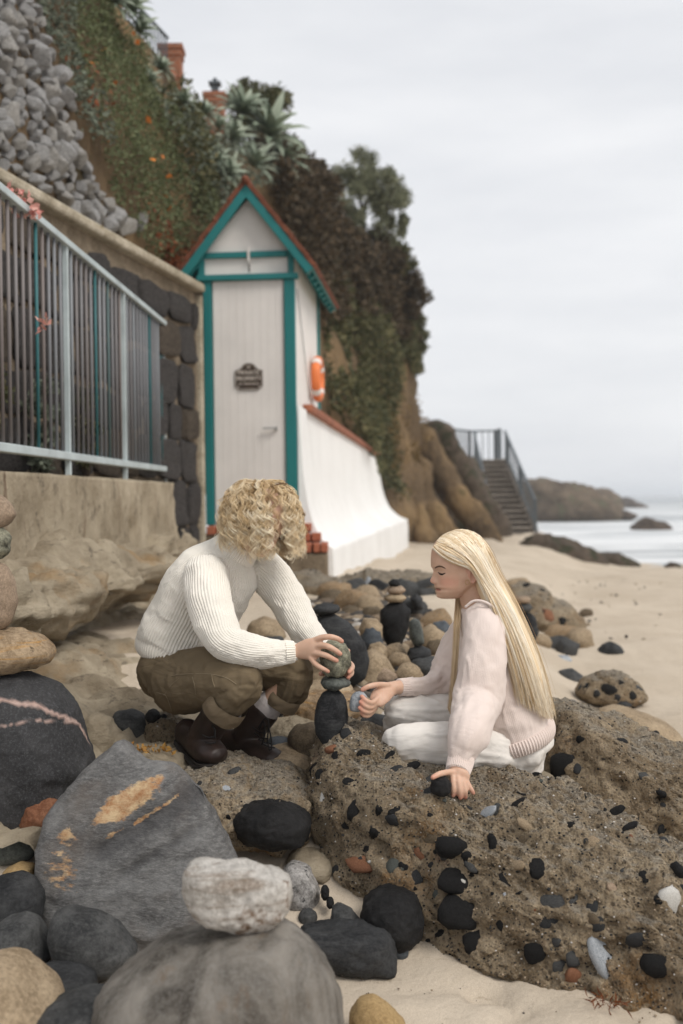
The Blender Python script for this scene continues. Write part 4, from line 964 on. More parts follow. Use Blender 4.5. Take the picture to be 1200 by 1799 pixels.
# ------------------------------------------------------------------ far stairs
st = empty('beach_stairs', W(900, 938, 34)); tag(st, 'concrete beach stairs with metal railings at the foot of the cliff', 'stairs')
bl_, br_ = W(866, 936, 34), W(934, 936, 34); tl_, tr_ = W(838, 808, 38.4), W(882, 808, 38.4)
ns = 14
for i in range(ns):
    f0 = i / ns; f1 = (i + 1) / ns; a = bl_.lerp(tl_, f0); b = br_.lerp(tr_, f0); zt_ = bl_.z + (tl_.z - bl_.z) * f1; y1 = bl_.y + (tl_.y - bl_.y) * (f1 + .02)
    m = MB(); m.box(((a.x + b.x) / 2, (a.y + y1) / 2 - .04, zt_ - .03), (b.x - a.x, y1 - a.y + .08, .06), None, .01); so_ = m.build('step', M['littread'], st)
    m = MB(); m.box(((a.x + b.x) / 2, (a.y + y1) / 2 + .05, zt_ - .14), (b.x - a.x - .01, y1 - a.y - .08, .158)); m.build('riser', M['stairstone'], so_)
m = MB(); m.box(((bl_.x + br_.x) / 2, 33.6, bl_.z - .09), (br_.x - bl_.x + .15, 1.0, .2), None, .02); m.build('bottom_slab', M['stairstone'], st)
m = MB(); m.box(((tl_.x + tr_.x) / 2 - .6, 39.2, tl_.z - .15), (tr_.x - tl_.x + 1.5, 1.6, .3)); m.build('landing', M['stairstone'], st)
for a, b, sg_ in ((bl_, tl_, -1), (br_, tr_, 1)):
    q = [(a.x + sg_ * .02, a.y - .1, -.4), (a.x + sg_ * .02, a.y - .1, a.z + .1), (b.x + sg_ * .02, b.y, b.z + .06), (b.x + sg_ * .02, b.y, -.4)]
    q += [(x + sg_ * .16, y, z) for x, y, z in q]
    obj('side_wall', q, [(0, 1, 2, 3), (7, 6, 5, 4), (0, 4, 5, 1), (1, 5, 6, 2), (2, 6, 7, 3), (3, 7, 4, 0)], M['stairstone'], st, False)
    n = 13; h = .95
    m = MB(); m.bar(a + Vector((sg_ * .1, -.1, h)), b + Vector((sg_ * .1, 0, h + .02)), .07); m.build('handrail', M['darkmetal'], st)
    m = MB(); m.bar(a + Vector((sg_ * .1, -.1, .22)), b + Vector((sg_ * .1, 0, .22)), .05); m.build('low_rail', M['darkmetal'], st)
    for i in range(n + 1):
        p = a.lerp(b, i / n) + Vector((sg_ * .1, -.08, 0)); m = MB(); m.bar(p, p + Vector((0, 0, h)), .085 if i % 6 == 0 else .035); m.build('post' if i % 6 == 0 else 'baluster', M['darkmetal'], st)
lz = tl_.z; pts = [W(766, 806, 37.2), W(826, 806, 39.8), W(870, 806, 39.8), tr_ + Vector((0, .4, 0))]
for k in range(3):
    a, b = [Vector((p.x, p.y, lz)) for p in (pts[k], pts[k + 1])]
    m = MB(); m.bar(a + Vector((0, 0, 1.05)), b + Vector((0, 0, 1.05)), .06); m.build('handrail', M['darkmetal'], st)
    n = max(2, int((b - a).length / .18))
    for i in range(n + 1):
        p = a.lerp(b, i / n); m = MB(); m.bar(p, p + Vector((0, 0, 1.05)), .08 if i in (0, n) else .03); m.build('post' if i in (0, n) else 'baluster', M['darkmetal'], st)
far_stone('rock_mass', [(730, 980), (745, 830), (770, 800), (800, 800), (830, 810), (850, 850), (868, 930), (860, 965), (800, 985)], 36, 3.2, M['beachrock'], 'dark rock mass left of the beach stairs', 'rock', seed=31, sm=2)
# rock spurs running down from the cliff like roots
for i, (p, r, lb) in enumerate([([(728, 775, 27.2), (765, 820, 27.1), (800, 870, 26.6), (845, 930, 26.2), (862, 962, 26)], [.45, .36, .3, .3, .35], 'longest slanting rock spur, at the cliff foot nearest the stairs'),
                          ([(735, 820, 26.6), (748, 870, 26.2), (770, 920, 25.8), (800, 965, 25.6)], [.3, .25, .25, .32], 'middle rock spur at the cliff foot'),
                          ([(722, 830, 26), (728, 880, 25.4), (738, 925, 25), (758, 965, 24.8)], [.3, .22, .22, .32], 'rock spur at the cliff foot beside the white wall'),
                          ([(765, 760, 28), (790, 800, 28.2), (830, 870, 28.6), (870, 940, 29)], [.4, .35, .4, .5], 'dark rock spur behind the others, left of the stairs')]):
    V, F, _ = tube([W(*q) for q in p], r, n=50, seg=28); V = V + (.12 * fbm(V, 2.2, 4, 80 + i))[:, None] * np.array([1, -.6, .5]) + .04 * fbm(V, 7, 3, 90 + i)[:, None]
    tag(obj('rock_spur', V, F, M['cliff'] if i < 3 else M['beachrock'], None, True, V.mean(0)), lb, 'rock', 'rock spurs at the cliff foot')
# ------------------------------------------------------------------ eroded sandstone shelf below the concrete wall
prof = np.array([(-1.55, 1.02), (-1.32, .96), (-1.17, .91), (-1.08, .86), (-1.05, .79), (-1.1, .71), (-1.24, .65), (-1.33, .60), (-1.25, .54), (-1.08, .52), (-.95, .50), (-.78, .48), (-.6, .45), (-.42, .41), (-.22, .33), (-.05, .2)])
nu, nv = 290, 110; q = crom(prof, nv); P = np.zeros((nu, nv, 3))
for i in range(nu):
    d = 3.0 + 7.0 * (i / (nu - 1)) ** 1.25
    w1 = .16 * vn(np.array([[d * 1.1, 0, 3]]), 5)[0] + .08 * vn(np.array([[d * 2.7, 4, 1]]), 6)[0]
    sh_ = np.interp(d, [3, 5, 6.5, 8, 10], [-.05, .0, .02, -.02, -.1])
    und = 1 + .7 * vn(np.array([[d * 1.5, 9, 1]]), 8)[0]
    x = q[:, 0].copy(); k = smooth(.62, .72, q[:, 1]) * smooth(1.0, .9, q[:, 1]); x += k * (w1 + sh_); u = smooth(.5, .6, q[:, 1]) * smooth(.74, .66, q[:, 1]); x -= .10 * und * u
    low = smooth(.6, .5, q[:, 1]); x += low * (.22 * vn(np.array([[d * .9, 2, 7]]), 9)[0] + np.interp(d, [3, 4, 5, 9], [-.62, -.18, .12, .15]))
    P[i, :, 0] = x; P[i, :, 1] = d; P[i, :, 2] = q[:, 1] + .05 * vn(np.array([[d * .8, 5, 5]]), 4)[0]
P = P.reshape(-1, 3); ii = np.arange(nu * nv).reshape(nu, nv); F = np.stack([ii[:-1, :-1], ii[1:, :-1], ii[1:, 1:], ii[:-1, 1:]], -1).reshape(-1, 4)
n_ = qnormals(P, F)
if n_[:, 2].mean() < 0: F = F[:, ::-1]; n_ = -n_
big = fbm(P * np.array([1, .8, 2.0]), 2.6, 4, 50); stra = fbm(P * np.array([.7, .5, 5.0]), 3.0, 4, 52); rid = -np.abs(fbm(P, 5.5, 4, 53))
P = P + n_ * (.14 * big + .07 * stra + .10 * rid + .018 * fbm(P, 22, 3, 54))[:, None]
tag(obj('rock_shelf', P, F, M['sandstone']), 'eroded tan sandstone shelf under the concrete wall', 'rock shelf', kind='structure')

# ------------------------------------------------------------------ stones, each traced and set at its own distance
def st_(name, mat, d, T, label, px, cat='stone', **kw):
    kw.setdefault('sub', 5 if (max(p[0] for p in px) - min(p[0] for p in px)) > 90 else 4)
    kw.setdefault('seed', hash_seed(label)); return stone(name, px, d, T, M[mat], label, cat, **kw)
def hash_seed(s): return sum(ord(c) * (i + 1) for i, c in enumerate(s)) % 89
def oval(cx, cy, rx, ry, rot=0, n=12):
    return [(cx + rx * math.cos(a) * math.cos(rot) - ry * math.sin(a) * math.sin(rot), cy + rx * math.cos(a) * math.sin(rot) + ry * math.sin(a) * math.cos(rot)) for a in np.linspace(0, 2 * PI, n, endpoint=False)]

# left edge stack
vb = st_('boulder', 'vein', 3.3, .22, 'big black boulder with a pink vein at the left edge', [(-120, 1250), (-60, 1195), (0, 1184), (40, 1182), (80, 1194), (115, 1218), (138, 1255), (150, 1300), (170, 1337), (150, 1400), (110, 1450), (60, 1490), (-20, 1500), (-110, 1460)], 'boulder', sub=6, rough=.03, fine=.008, facet=.05)
def project_mesh(o):
    n = len(o.data.vertices); V = np.empty(n * 3, np.float32); o.data.vertices.foreach_get('co', V); V = V.reshape(-1, 3) + np.array(o.location); return V, project(V)
def set_attr(o, name, val):
    a = o.data.attributes.new(name, 'FLOAT', 'POINT'); a.data.foreach_set('value', np.asarray(val, np.float32))
V, (ux, uy) = project_mesh(vb)
v1 = np.interp(ux, [-120, 0, 30, 60, 100, 140, 170], [1215, 1232, 1238, 1240, 1255, 1275, 1320]); v2 = np.interp(ux, [-120, 0, 60, 140], [1285, 1276, 1266, 1270])
wob = 6 * fbm(V, 12, 3, 4)
set_attr(vb, 'vein', np.clip(smooth(4.5, 2, np.abs(uy - v1 + wob)) + smooth(2.2, .8, np.abs(uy - v2 + wob)) * .8 * (ux < 135), 0, 1) * (V[:, 1] < 3.35))
st_('stone', 'orange', 3.3, .12, 'flat pointed orange tan stone on the veined black boulder', [(-70, 1115), (0, 1104), (40, 1108), (75, 1120), (100, 1140), (97, 1155), (70, 1170), (30, 1181), (-40, 1184), (-90, 1150)], rough=.05, fine=.02)
st_('stone', 'pink', 3.3, .065, 'tall pinkish stone standing at the left edge of the photo', [(-45, 995), (-10, 985), (12, 992), (25, 1020), (29, 1060), (20, 1095), (5, 1107), (-35, 1107), (-55, 1050)])
st_('stone', 'lichen', 3.3, .05, 'rough black speckled stone in the stack at the left edge', [(-30, 930), (5, 926), (19, 945), (15, 970), (0, 984), (-30, 984)], rough=.07, fine=.03)
st_('stone', 'pink', 3.3, .05, 'round tan stone topping the stack at the left edge', [(-30, 880), (0, 869), (20, 885), (27, 905), (15, 922), (0, 930), (-30, 927)])
st_('stone', 'rust', 3.16, .08, 'rough rusty brown stone under the veined boulder', [(30, 1440), (50, 1405), (90, 1395), (125, 1405), (122, 1445), (95, 1478), (45, 1478)], rough=.08, fine=.03)
st_('stone', 'greenstone', 3.1, .05, 'green grey pebble at the left edge under the veined boulder', [(-20, 1490), (0, 1468), (30, 1460), (55, 1470), (68, 1490), (55, 1510), (10, 1518), (-20, 1514)])
st_('stone', 'basalt', 3.12, .04, 'small dark pebble right of the green grey pebble', oval(72, 1482, 18, 18))
st_('stone', 'tan2', 3.0, .06, 'low ochre stone lying on sand at the left edge', [(5, 1530), (30, 1518), (58, 1521), (62, 1545), (20, 1552)])
# scarred slab
sl_ = st_('slab', 'slab', 2.97, .085, 'large tilted dark grey slab with an orange scar', [(60, 1505), (75, 1440), (110, 1390), (150, 1350), (185, 1320), (203, 1314), (240, 1350), (292, 1356), (332, 1384), (366, 1428), (400, 1474), (421, 1516), (418, 1570), (400, 1630), (330, 1665), (240, 1688), (140, 1665), (90, 1625), (64, 1555)], 'slab', sub=6, box=.6, rough=.025, fine=.006, lean=.42, sm=1, facet=.06)
V, (ux, uy) = project_mesh(sl_)
rr_ = math.radians(-32); a_ = (ux - 225) * math.cos(rr_) + (uy - 1408) * math.sin(rr_); b_ = -(ux - 225) * math.sin(rr_) + (uy - 1408) * math.cos(rr_)
msk = np.clip(1.15 - np.hypot(a_ / 96, b_ / 30), 0, 1)
line = smooth(9, 3, np.abs(uy - np.interp(ux, [150, 230, 300, 330], [1490, 1452, 1408, 1385]))) * smooth(150, 200, ux) * smooth(335, 300, ux) * .55
spk = .48 * np.exp(-(((ux - 110) / 45) ** 2 + ((uy - 1530) / 60) ** 2)) + .42 * np.exp(-(((ux - 120) / 25) ** 2 + ((uy - 1465) / 20) ** 2))
grv = np.exp(-((b_ - 52 + 8 * fbm(V, 9, 3, 2)) / 17) ** 2) * smooth(150, 90, np.abs(a_ - 20)) + .5 * np.exp(-((b_ - 105) / 9) ** 2) * smooth(110, 60, np.abs(a_))
co_ = np.empty(len(V) * 3, np.float32); sl_.data.vertices.foreach_get('co', co_); co_ = co_.reshape(-1, 3); fr_ = V[:, 1] < 2.97 + .42 * (V[:, 2] - V[:, 2].mean()); co_[:, 1] += .016 * grv * fr_ - .01 * np.clip(msk, 0, 1) * fr_ + .006 * fbm(V, 14, 4, 6) * fr_; sl_.data.vertices.foreach_set('co', co_.ravel()); set_attr(sl_, 'groove', np.clip(grv, 0, .6) * fr_)
set_attr(sl_, 'scar', np.maximum.reduce([msk, line, spk]))
# foreground cobbles
for mt, d, T, lb, px in [
 ('basalt', 2.86, .1, 'dark cobble at the left edge, upper of the foreground cobbles', [(-45, 1560), (0, 1540), (30, 1535), (60, 1548), (76, 1575), (74, 1610), (50, 1635), (-40, 1640)]),
 ('basalt2', 2.72, .1, 'grey cobble at the left edge, below the darker one', [(-25, 1640), (10, 1615), (40, 1610), (65, 1620), (82, 1650), (92, 1680), (70, 1705), (0, 1712), (-35, 1695)]),
 ('basalt2', 2.7, .1, 'large smooth grey egg-shaped cobble against the tilted slab', [(86, 1640), (95, 1606), (120, 1596), (165, 1604), (205, 1628), (243, 1672), (220, 1705), (170, 1722), (130, 1716), (98, 1692)]),
 ('basalt', 2.56, .08, 'long flat dark cobble under the egg-shaped one', [(42, 1712), (80, 1699), (140, 1701), (169, 1718), (168, 1745), (120, 1762), (75, 1758)]),
 ('tan', 2.32, .16, 'tan granular boulder in the bottom left corner', [(-70, 1700), (0, 1683), (30, 1690), (60, 1715), (92, 1745), (106, 1770), (90, 1850), (-70, 1880)]),
 ('basalt2', 2.27, .13, 'grey boulder at the bottom edge beside the tan one', [(50, 1805), (88, 1766), (140, 1747), (190, 1750), (226, 1770), (250, 1808), (245, 1870), (100, 1880)]),
 ('streak', 2.25, .2, 'big brown grey streaked boulder in the foreground carrying a pale stone', [(165, 1745), (220, 1700), (290, 1660), (360, 1634), (420, 1623), (470, 1619), (510, 1626), (550, 1656), (580, 1700), (600, 1750), (606, 1800), (570, 1880), (400, 1930), (220, 1910), (160, 1820)]),
 ('pale', 2.24, .07, 'pale weathered block balanced on the foreground boulder', [(320, 1545), (328, 1519), (350, 1514), (420, 1517), (480, 1530), (509, 1540), (513, 1570), (502, 1610), (482, 1629), (420, 1632), (362, 1624), (340, 1602), (325, 1572)]),
 ('tan2', 2.5, .06, 'smooth ochre stone half buried at the bottom edge', [(613, 1778), (630, 1755), (655, 1750), (680, 1765), (712, 1797), (716, 1832), (640, 1850), (615, 1822)]),
 ('black', 2.98, .11, 'wide black stone wedged under the conglomerate', [(632, 1620), (640, 1585), (660, 1566), (700, 1560), (735, 1573), (746, 1610), (738, 1648), (700, 1668), (650, 1650)]),
 ('basalt2', 2.98, .05, 'grey wedge stone in front of the wide black stone', [(579, 1630), (582, 1598), (594, 1589), (616, 1600), (643, 1630), (610, 1642)]),
 ('basalt', 2.88, .09, 'long flat dark grey block lying on the sand', [(520, 1642), (540, 1630), (600, 1626), (670, 1629), (686, 1640), (697, 1670), (699, 1706), (650, 1705), (590, 1700), (548, 1680)]),
 ('basalt_blue', 2.93, .03, 'small blue stone at the end of the long dark block', [(690, 1660), (694, 1647), (712, 1645), (719, 1655), (717, 1678), (702, 1688), (691, 1682)]),
 ('granite', 3.15, .08, 'speckled granite stone left of the big conglomerate', [(488, 1570), (495, 1530), (510, 1511), (540, 1520), (560, 1550), (571, 1592), (540, 1608), (500, 1602)]),
 ('basalt2', 3.05, .03, 'small round dark stone below the granite', oval(541, 1612, 17, 15)),
 ('black', 3.08, .02, 'small black pebble right of the granite, upper of two', oval(571, 1568, 8, 14)),
 ('black', 3.06, .02, 'small black pebble right of the granite, lower of two', oval(580, 1586, 7, 10)),
 ('sandstone', 3.25, .1, 'tan crusted stone above the granite', [(500, 1512), (520, 1497), (560, 1495), (590, 1515), (585, 1545), (545, 1540), (510, 1530)]),
 # round the boots
 ('brown', 3.55, .1, 'flat brown grey stone in front of the boots', [(405, 1405), (438, 1376), (500, 1366), (558, 1374), (556, 1412), (500, 1422), (430, 1420)]),
 ('black', 3.24, .11, 'dark oval stone left of the big conglomerate dusted with sand', [(406, 1442), (430, 1415), (470, 1407), (520, 1414), (550, 1442), (540, 1482), (480, 1488), (425, 1478)]),
 ('black', 3.28, .02, 'thin black sliver on the sand below the dark oval stone', [(444, 1466), (460, 1462), (490, 1470), (507, 1480), (480, 1483), (455, 1476)]),
 ('tan', 3.75, .14, 'flat tan slab under the toe of the right boot', [(440, 1335), (470, 1315), (500, 1309), (545, 1320), (566, 1345), (540, 1372), (470, 1372)]),
 ('sandstone', 4.0, .15, 'pale flat slab behind the right boot', [(440, 1290), (475, 1266), (520, 1261), (565, 1274), (560, 1300), (500, 1312)]),
 ('basalt_blue', 3.88, .1, 'blue grey flat stone beside the laced boot', [(462, 1312), (475, 1292), (500, 1291), (530, 1305), (530, 1325), (480, 1325)]),
 ('brown', 3.78, .09, 'brown cobble behind the foot of the balanced oval', [(502, 1297), (515, 1278), (545, 1269), (575, 1275), (590, 1310), (570, 1345), (525, 1338)]),
 ('orange', 4.2, .14, 'layered orange stone behind the balanced oval', [(498, 1228), (530, 1212), (590, 1207), (632, 1217), (643, 1248), (600, 1275), (540, 1282), (503, 1266)]),
 ('tan', 4.28, .12, 'flat tan slab lying on the layered orange stone', [(515, 1216), (535, 1200), (590, 1196), (622, 1206), (618, 1218), (560, 1222)]),
 ('tan', 4.25, .14, 'low rounded tan rock left of the crouching person', [(136, 1248), (170, 1218), (220, 1210), (262, 1225), (278, 1252), (262, 1285), (170, 1288)]),
 ('basalt2', 3.85, .06, 'smooth grey cobble left of the boots', [(194, 1268), (204, 1250), (230, 1245), (253, 1254), (260, 1285), (250, 1308), (215, 1312), (203, 1302)]),
 ('sandstone', 3.75, .1, 'pale crumbly stone beside the veined boulder', [(138, 1278), (160, 1254), (195, 1261), (211, 1290), (208, 1325), (172, 1355), (148, 1335)]),
 ('sandstone', 3.62, .15, 'pale slab with kelp in front of the heel', [(190, 1345), (228, 1312), (280, 1308), (330, 1322), (350, 1360), (310, 1385), (230, 1380)]),
 ('black', 3.82, .04, 'small black stone touching the heel of the left boot', oval(268, 1258, 13, 12)),
 ('basalt2', 3.95, .06, 'grey stone under the stretched hand', [(627, 1280), (635, 1262), (660, 1254), (692, 1260), (697, 1288), (660, 1298), (632, 1296)]),
 ('brown', 3.76, .06, 'brown stone between balanced oval and cream trousers', [(630, 1300), (640, 1280), (665, 1274), (690, 1285), (690, 1315), (650, 1322)]),
 # behind
 ('basalt', 4.55, .1, 'tall dark leaning oval stone behind the hands', [(546, 1102), (559, 1079), (586, 1076), (616, 1097), (641, 1129), (649, 1160), (642, 1192), (618, 1206), (588, 1196), (563, 1152)]),
 ('basalt', 4.55, .07, 'flat dark stone lying on the leaning oval', [(545, 1073), (555, 1063), (575, 1060), (595, 1063), (599, 1071), (585, 1079), (560, 1080)]),
 ('tan', 4.75, .14, 'large tan boulder right of the leaning oval', [(598, 1190), (625, 1156), (655, 1140), (680, 1153), (697, 1185), (702, 1210), (670, 1232), (620, 1232), (600, 1215)]),
 ('tan', 4.6, .1, 'tan stone left below the leaning oval', [(530, 1195), (540, 1170), (565, 1160), (585, 1175), (585, 1205), (550, 1215)]),
 ('tan', 5.1, .1, 'pale tan stone half hidden by the leaning oval', [(630, 1105), (640, 1086), (662, 1087), (672, 1100), (672, 1125), (640, 1128)]),
 ('basalt_blue', 5.05, .07, 'blue grey cone-shaped stone among the tan boulders', [(632, 1128), (640, 1100), (655, 1094), (668, 1108), (674, 1132), (664, 1146), (640, 1146)]),
 ('tan', 4.95, .08, 'small pale tan stone below the cone-shaped one', [(644, 1150), (650, 1132), (668, 1128), (680, 1138), (681, 1156), (660, 1166)]),
 ('black', 5.2, .08, 'black pear-shaped stone standing on its tip', [(669, 1070), (685, 1058), (705, 1056), (722, 1070), (719, 1100), (706, 1132), (690, 1145), (675, 1127), (667, 1095)]),
 ('tan', 5.2, .06, 'flat tan stone on the black pear-shaped one', [(674, 1050), (685, 1043), (705, 1043), (716, 1050), (706, 1058), (682, 1058)]),
 ('pink', 5.2, .05, 'pale flat stone second from top of that stack', [(679, 1036), (688, 1029), (706, 1029), (714, 1037), (704, 1044), (684, 1044)]),
 ('black', 5.2, .04, 'dark pebble topping the stack on the black pear-shaped stone', [(682, 1023), (690, 1017), (700, 1018), (704, 1025), (698, 1030), (685, 1030)]),
 ('greywhite', 5.0, .04, 'small pale upright pebble beside the pear-shaped stone', [(683, 1150), (687, 1134), (696, 1134), (702, 1150), (698, 1168), (686, 1166)]),
 ('brown', 4.9, .05, 'brown pebble under the three-stone stack', [(690, 1172), (697, 1150), (712, 1145), (720, 1160), (718, 1185), (698, 1190)]),
 ('tan', 4.9, .07, 'long tan stone at the base of the three-stone stack', [(702, 1182), (711, 1166), (745, 1155), (770, 1150), (777, 1162), (757, 1178), (720, 1195)]),
 ('basalt', 4.9, .06, 'dark triangular stone in the middle of the three-stone stack', [(711, 1160), (719, 1140), (740, 1133), (757, 1142), (758, 1153), (735, 1164)]),
 ('greenstone', 4.9, .04, 'grey upright stone topping the three-stone stack', [(718, 1095), (725, 1086), (737, 1090), (743, 1110), (746, 1131), (728, 1136), (720, 1120)]),
 ('tan', 5.35, .12, 'large tan boulder behind the three-stone stack', [(728, 1155), (735, 1110), (757, 1094), (787, 1113), (797, 1150), (782, 1182), (740, 1186)]),
 ('basalt_blue', 5.4, .08, 'dark stone next to the large tan boulder', [(752, 1112), (762, 1094), (782, 1090), (795, 1103), (793, 1122), (765, 1122)]),
 ('basalt', 8.9, .1, 'dark stone on the pebble bank below the white wall', oval(640, 1012, 14, 10)),
 ('basalt', 6.4, .08, 'dark stone right of the pear-shaped stack', [(720, 1050), (730, 1042), (742, 1050), (744, 1070), (730, 1074)]),
 ('tan', 5.6, .12, 'tan boulder seen between the crouching person\'s arms', [(428, 1118), (440, 1092), (465, 1082), (492, 1092), (504, 1120), (470, 1135)]),
 ('basalt2', 5.5, .08, 'grey stone below the far elbow of the crouching person', [(455, 1132), (470, 1116), (495, 1118), (505, 1135), (485, 1146)]),
 # beach, right side
 ('pink', 7.2, .05, 'flat pinkish stone topping the stack behind the long hair', [(903, 1052), (910, 1047), (925, 1047), (934, 1053), (926, 1060), (910, 1060)]),
 ('basalt2', 7.2, .05, 'grey stone second in the stack behind the long hair', [(908, 1066), (914, 1060), (930, 1060), (936, 1067), (928, 1076), (912, 1076)]),
 ('basalt', 7.2, .06, 'dark stone at the base of the stack behind the long hair', [(912, 1095), (918, 1077), (932, 1076), (941, 1085), (946, 1112), (940, 1125), (915, 1125)]),
 ('basalt2', 8.1, .16, 'wide grey stone on the beach behind the hair', [(948, 1142), (964, 1122), (985, 1117), (1013, 1124), (1020, 1144), (1000, 1153), (960, 1153)]),
 ('tan', 8.5, .15, 'low tan stone behind the wide grey one', [(985, 1115), (1000, 1107), (1022, 1110), (1032, 1122), (1010, 1128)]),
 ('basalt', 7.9, .12, 'small dark triangular stone alone on the sand', [(1046, 1149), (1060, 1133), (1075, 1127), (1090, 1135), (1098, 1149), (1075, 1155)]),
 ('greywhite', 7.5, .1, 'low whitish stone buried in the sand', [(962, 1160), (975, 1151), (998, 1152), (1006, 1160), (990, 1168), (968, 1168)]),
 ('basalt2', 6.6, .1, 'dark grey stone left of the speckled beach rock', [(970, 1198), (985, 1178), (1005, 1174), (1026, 1188), (1024, 1204), (990, 1212)]),
 ('rust', 6.4, .05, 'small orange brown pebble by the hair ends', oval(986, 1210, 14, 9)),
 ('basalt', 5.9, .07, 'small dark stone in front of the speckled beach rock', [(1070, 1238), (1082, 1226), (1100, 1226), (1112, 1237), (1100, 1245), (1080, 1245)]),
 ('tan', 5.2, .2, 'low tan grey boulder behind the right conglomerate', [(1035, 1272), (1055, 1248), (1090, 1240), (1130, 1252), (1165, 1265), (1192, 1290), (1200, 1318), (1120, 1322), (1050, 1300)]),
 ('basalt_blue', 5.6, .08, 'grey stone behind the hair ends', [(972, 1240), (985, 1230), (1010, 1230), (1024, 1240), (1020, 1255), (980, 1255)]),
]:
    kw = {}
    if mt in ('sandstone',): kw = dict(rough=.07, fine=.03, facet=.12)
    elif mt in ('black', 'granite', 'brown', 'orange', 'rust'): kw = dict(rough=.05, fine=.02, facet=.08)
    elif 'block' in lb or 'wedge' in lb: kw = dict(rough=.04, fine=.015, facet=.08, box=.6, sm=2)
    if mt == 'streak': kw = dict(sub=6, rough=.03, fine=.003, facet=.03)
    st_('boulder' if 'boulder' in lb else 'slab' if 'slab' in lb else 'stone', mt, d, T, lb, px, 'boulder' if 'boulder' in lb.split(' carrying')[0].split(' in ')[0] else 'stone', **kw)

# ------------------------------------------------------------------ conglomerate rocks with embedded pebbles
PM = {}
for mt in ('black', 'basalt', 'basalt2', 'greenstone', 'white', 'greywhite', 'rust', 'tan', 'pink', 'brown'):
    for k in range(2):
        V, F = ico(2); q = V * (1 + .5 * fbm(V + k * 9 + len(mt), 1.1, 2, k + len(mt)))[:, None] + .06 * fbm(V, 4, 2, k)[:, None] * V
        q = np.sign(q) * np.abs(q) ** .88
        me = mesh_from('pebble', q, F); smooth_on(me); me.materials.append(M[mt]); PM[mt, k] = me
def conglomerate(name, px, d, T, label, big, nsmall, ngrit, psize, rseed, **kw):
    o = stone(name, px, d, T, M['conglom'], label, 'rock', **kw)
    V = np.empty(len(o.data.vertices) * 3, np.float32); o.data.vertices.foreach_get('co', V); V = V.reshape(-1, 3) + np.array(o.location)
    F = np.array([tuple(p.vertices) for p in o.data.polygons]); bvh = BVHTree.FromPolygons(V.tolist(), F.tolist())
    rr = random.Random(rseed)
    def put(p, nr, a, b, mt, depth=.35):
        z = Vector(nr); q = z.to_track_quat('Z', 'Y').to_matrix() @ Matrix.Rotation(rr.uniform(0, 6.28), 3, 'Z')
        inst('pebble', PM[mt, rr.randrange(2)], p - z * b * depth, q.to_euler(), (a, b, min(a, b) * rr.uniform(.6, .8)), o)
    for x, y, w, h, mt in big:
        hit = bvh.ray_cast(CAM, ray(x, y))
        if hit[0] is None: continue
        k = hit[0].y / FPX; nr = hit[1] if hit[1].dot(ray(x, y)) < 0 else -hit[1]
        zax = nr; xax = Vector((1, 0, 0)) - zax * zax.x; xax.normalize(); yax = zax.cross(xax)
        mt_, wob = mt, rr.uniform(-.5, .5); q = Matrix((xax, yax, zax)).transposed() @ Matrix.Rotation(wob, 3, 'Z')
        m_ = max(.01, min(w, h) * k * .5)
        inst('pebble', PM[mt_, rr.randrange(2)], hit[0] - nr * m_ * .5, q.to_euler(), (w * k * .55, h * k * .6, m_ * .75), o)
    T3 = V[F]; nrm = np.cross(T3[:, 1] - T3[:, 0], T3[:, 2] - T3[:, 0]); A = np.linalg.norm(nrm, axis=1); nrm /= A[:, None] + 1e-12
    wt_ = A * ((nrm[:, 1] < .35) & (T3.mean(1)[:, 2] > .0)) * (1 - .5 * (nrm[:, 2] > .75)); rng = np.random.default_rng(rseed)
    ids = rng.choice(len(F), nsmall + ngrit, p=wt_ / wt_.sum()); C3 = T3.mean(1)
    mats = ['black'] * 9 + ['basalt'] * 5 + ['basalt2'] * 3 + ['greenstone', 'white', 'greywhite', 'rust', 'tan', 'pink', 'tan', 'brown', 'brown']
    for i in ids[:nsmall]:
        a = psize * (.4 + 1.9 * rr.random() ** 3.2); put(Vector(C3[i]), nrm[i], a, a * rr.uniform(.6, 1), rr.choice(mats), rr.uniform(.35, .75))
    m = MB(); Vi, Fi = ico(1)
    for i in ids[nsmall:]:
        s = psize * rr.uniform(.14, .36); m.add(Vi * np.array([s, s * rr.uniform(.6, 1), s * .75]) + C3[i], Fi)
    g = m.build('grit', M['grit'], o, True); g['kind'] = 'stuff'
    return o, bvh
m = Mat('mixed_grit', .85, .25); m.color(m.ramp(m.island(), [(0, (.02, .02, .02)), (.4, (.06, .05, .04)), (.55, (.22, .17, .11)), (.8, (.36, .28, .2)), (.93, (.55, .52, .48))], 'CONSTANT')); M['grit'] = m.m
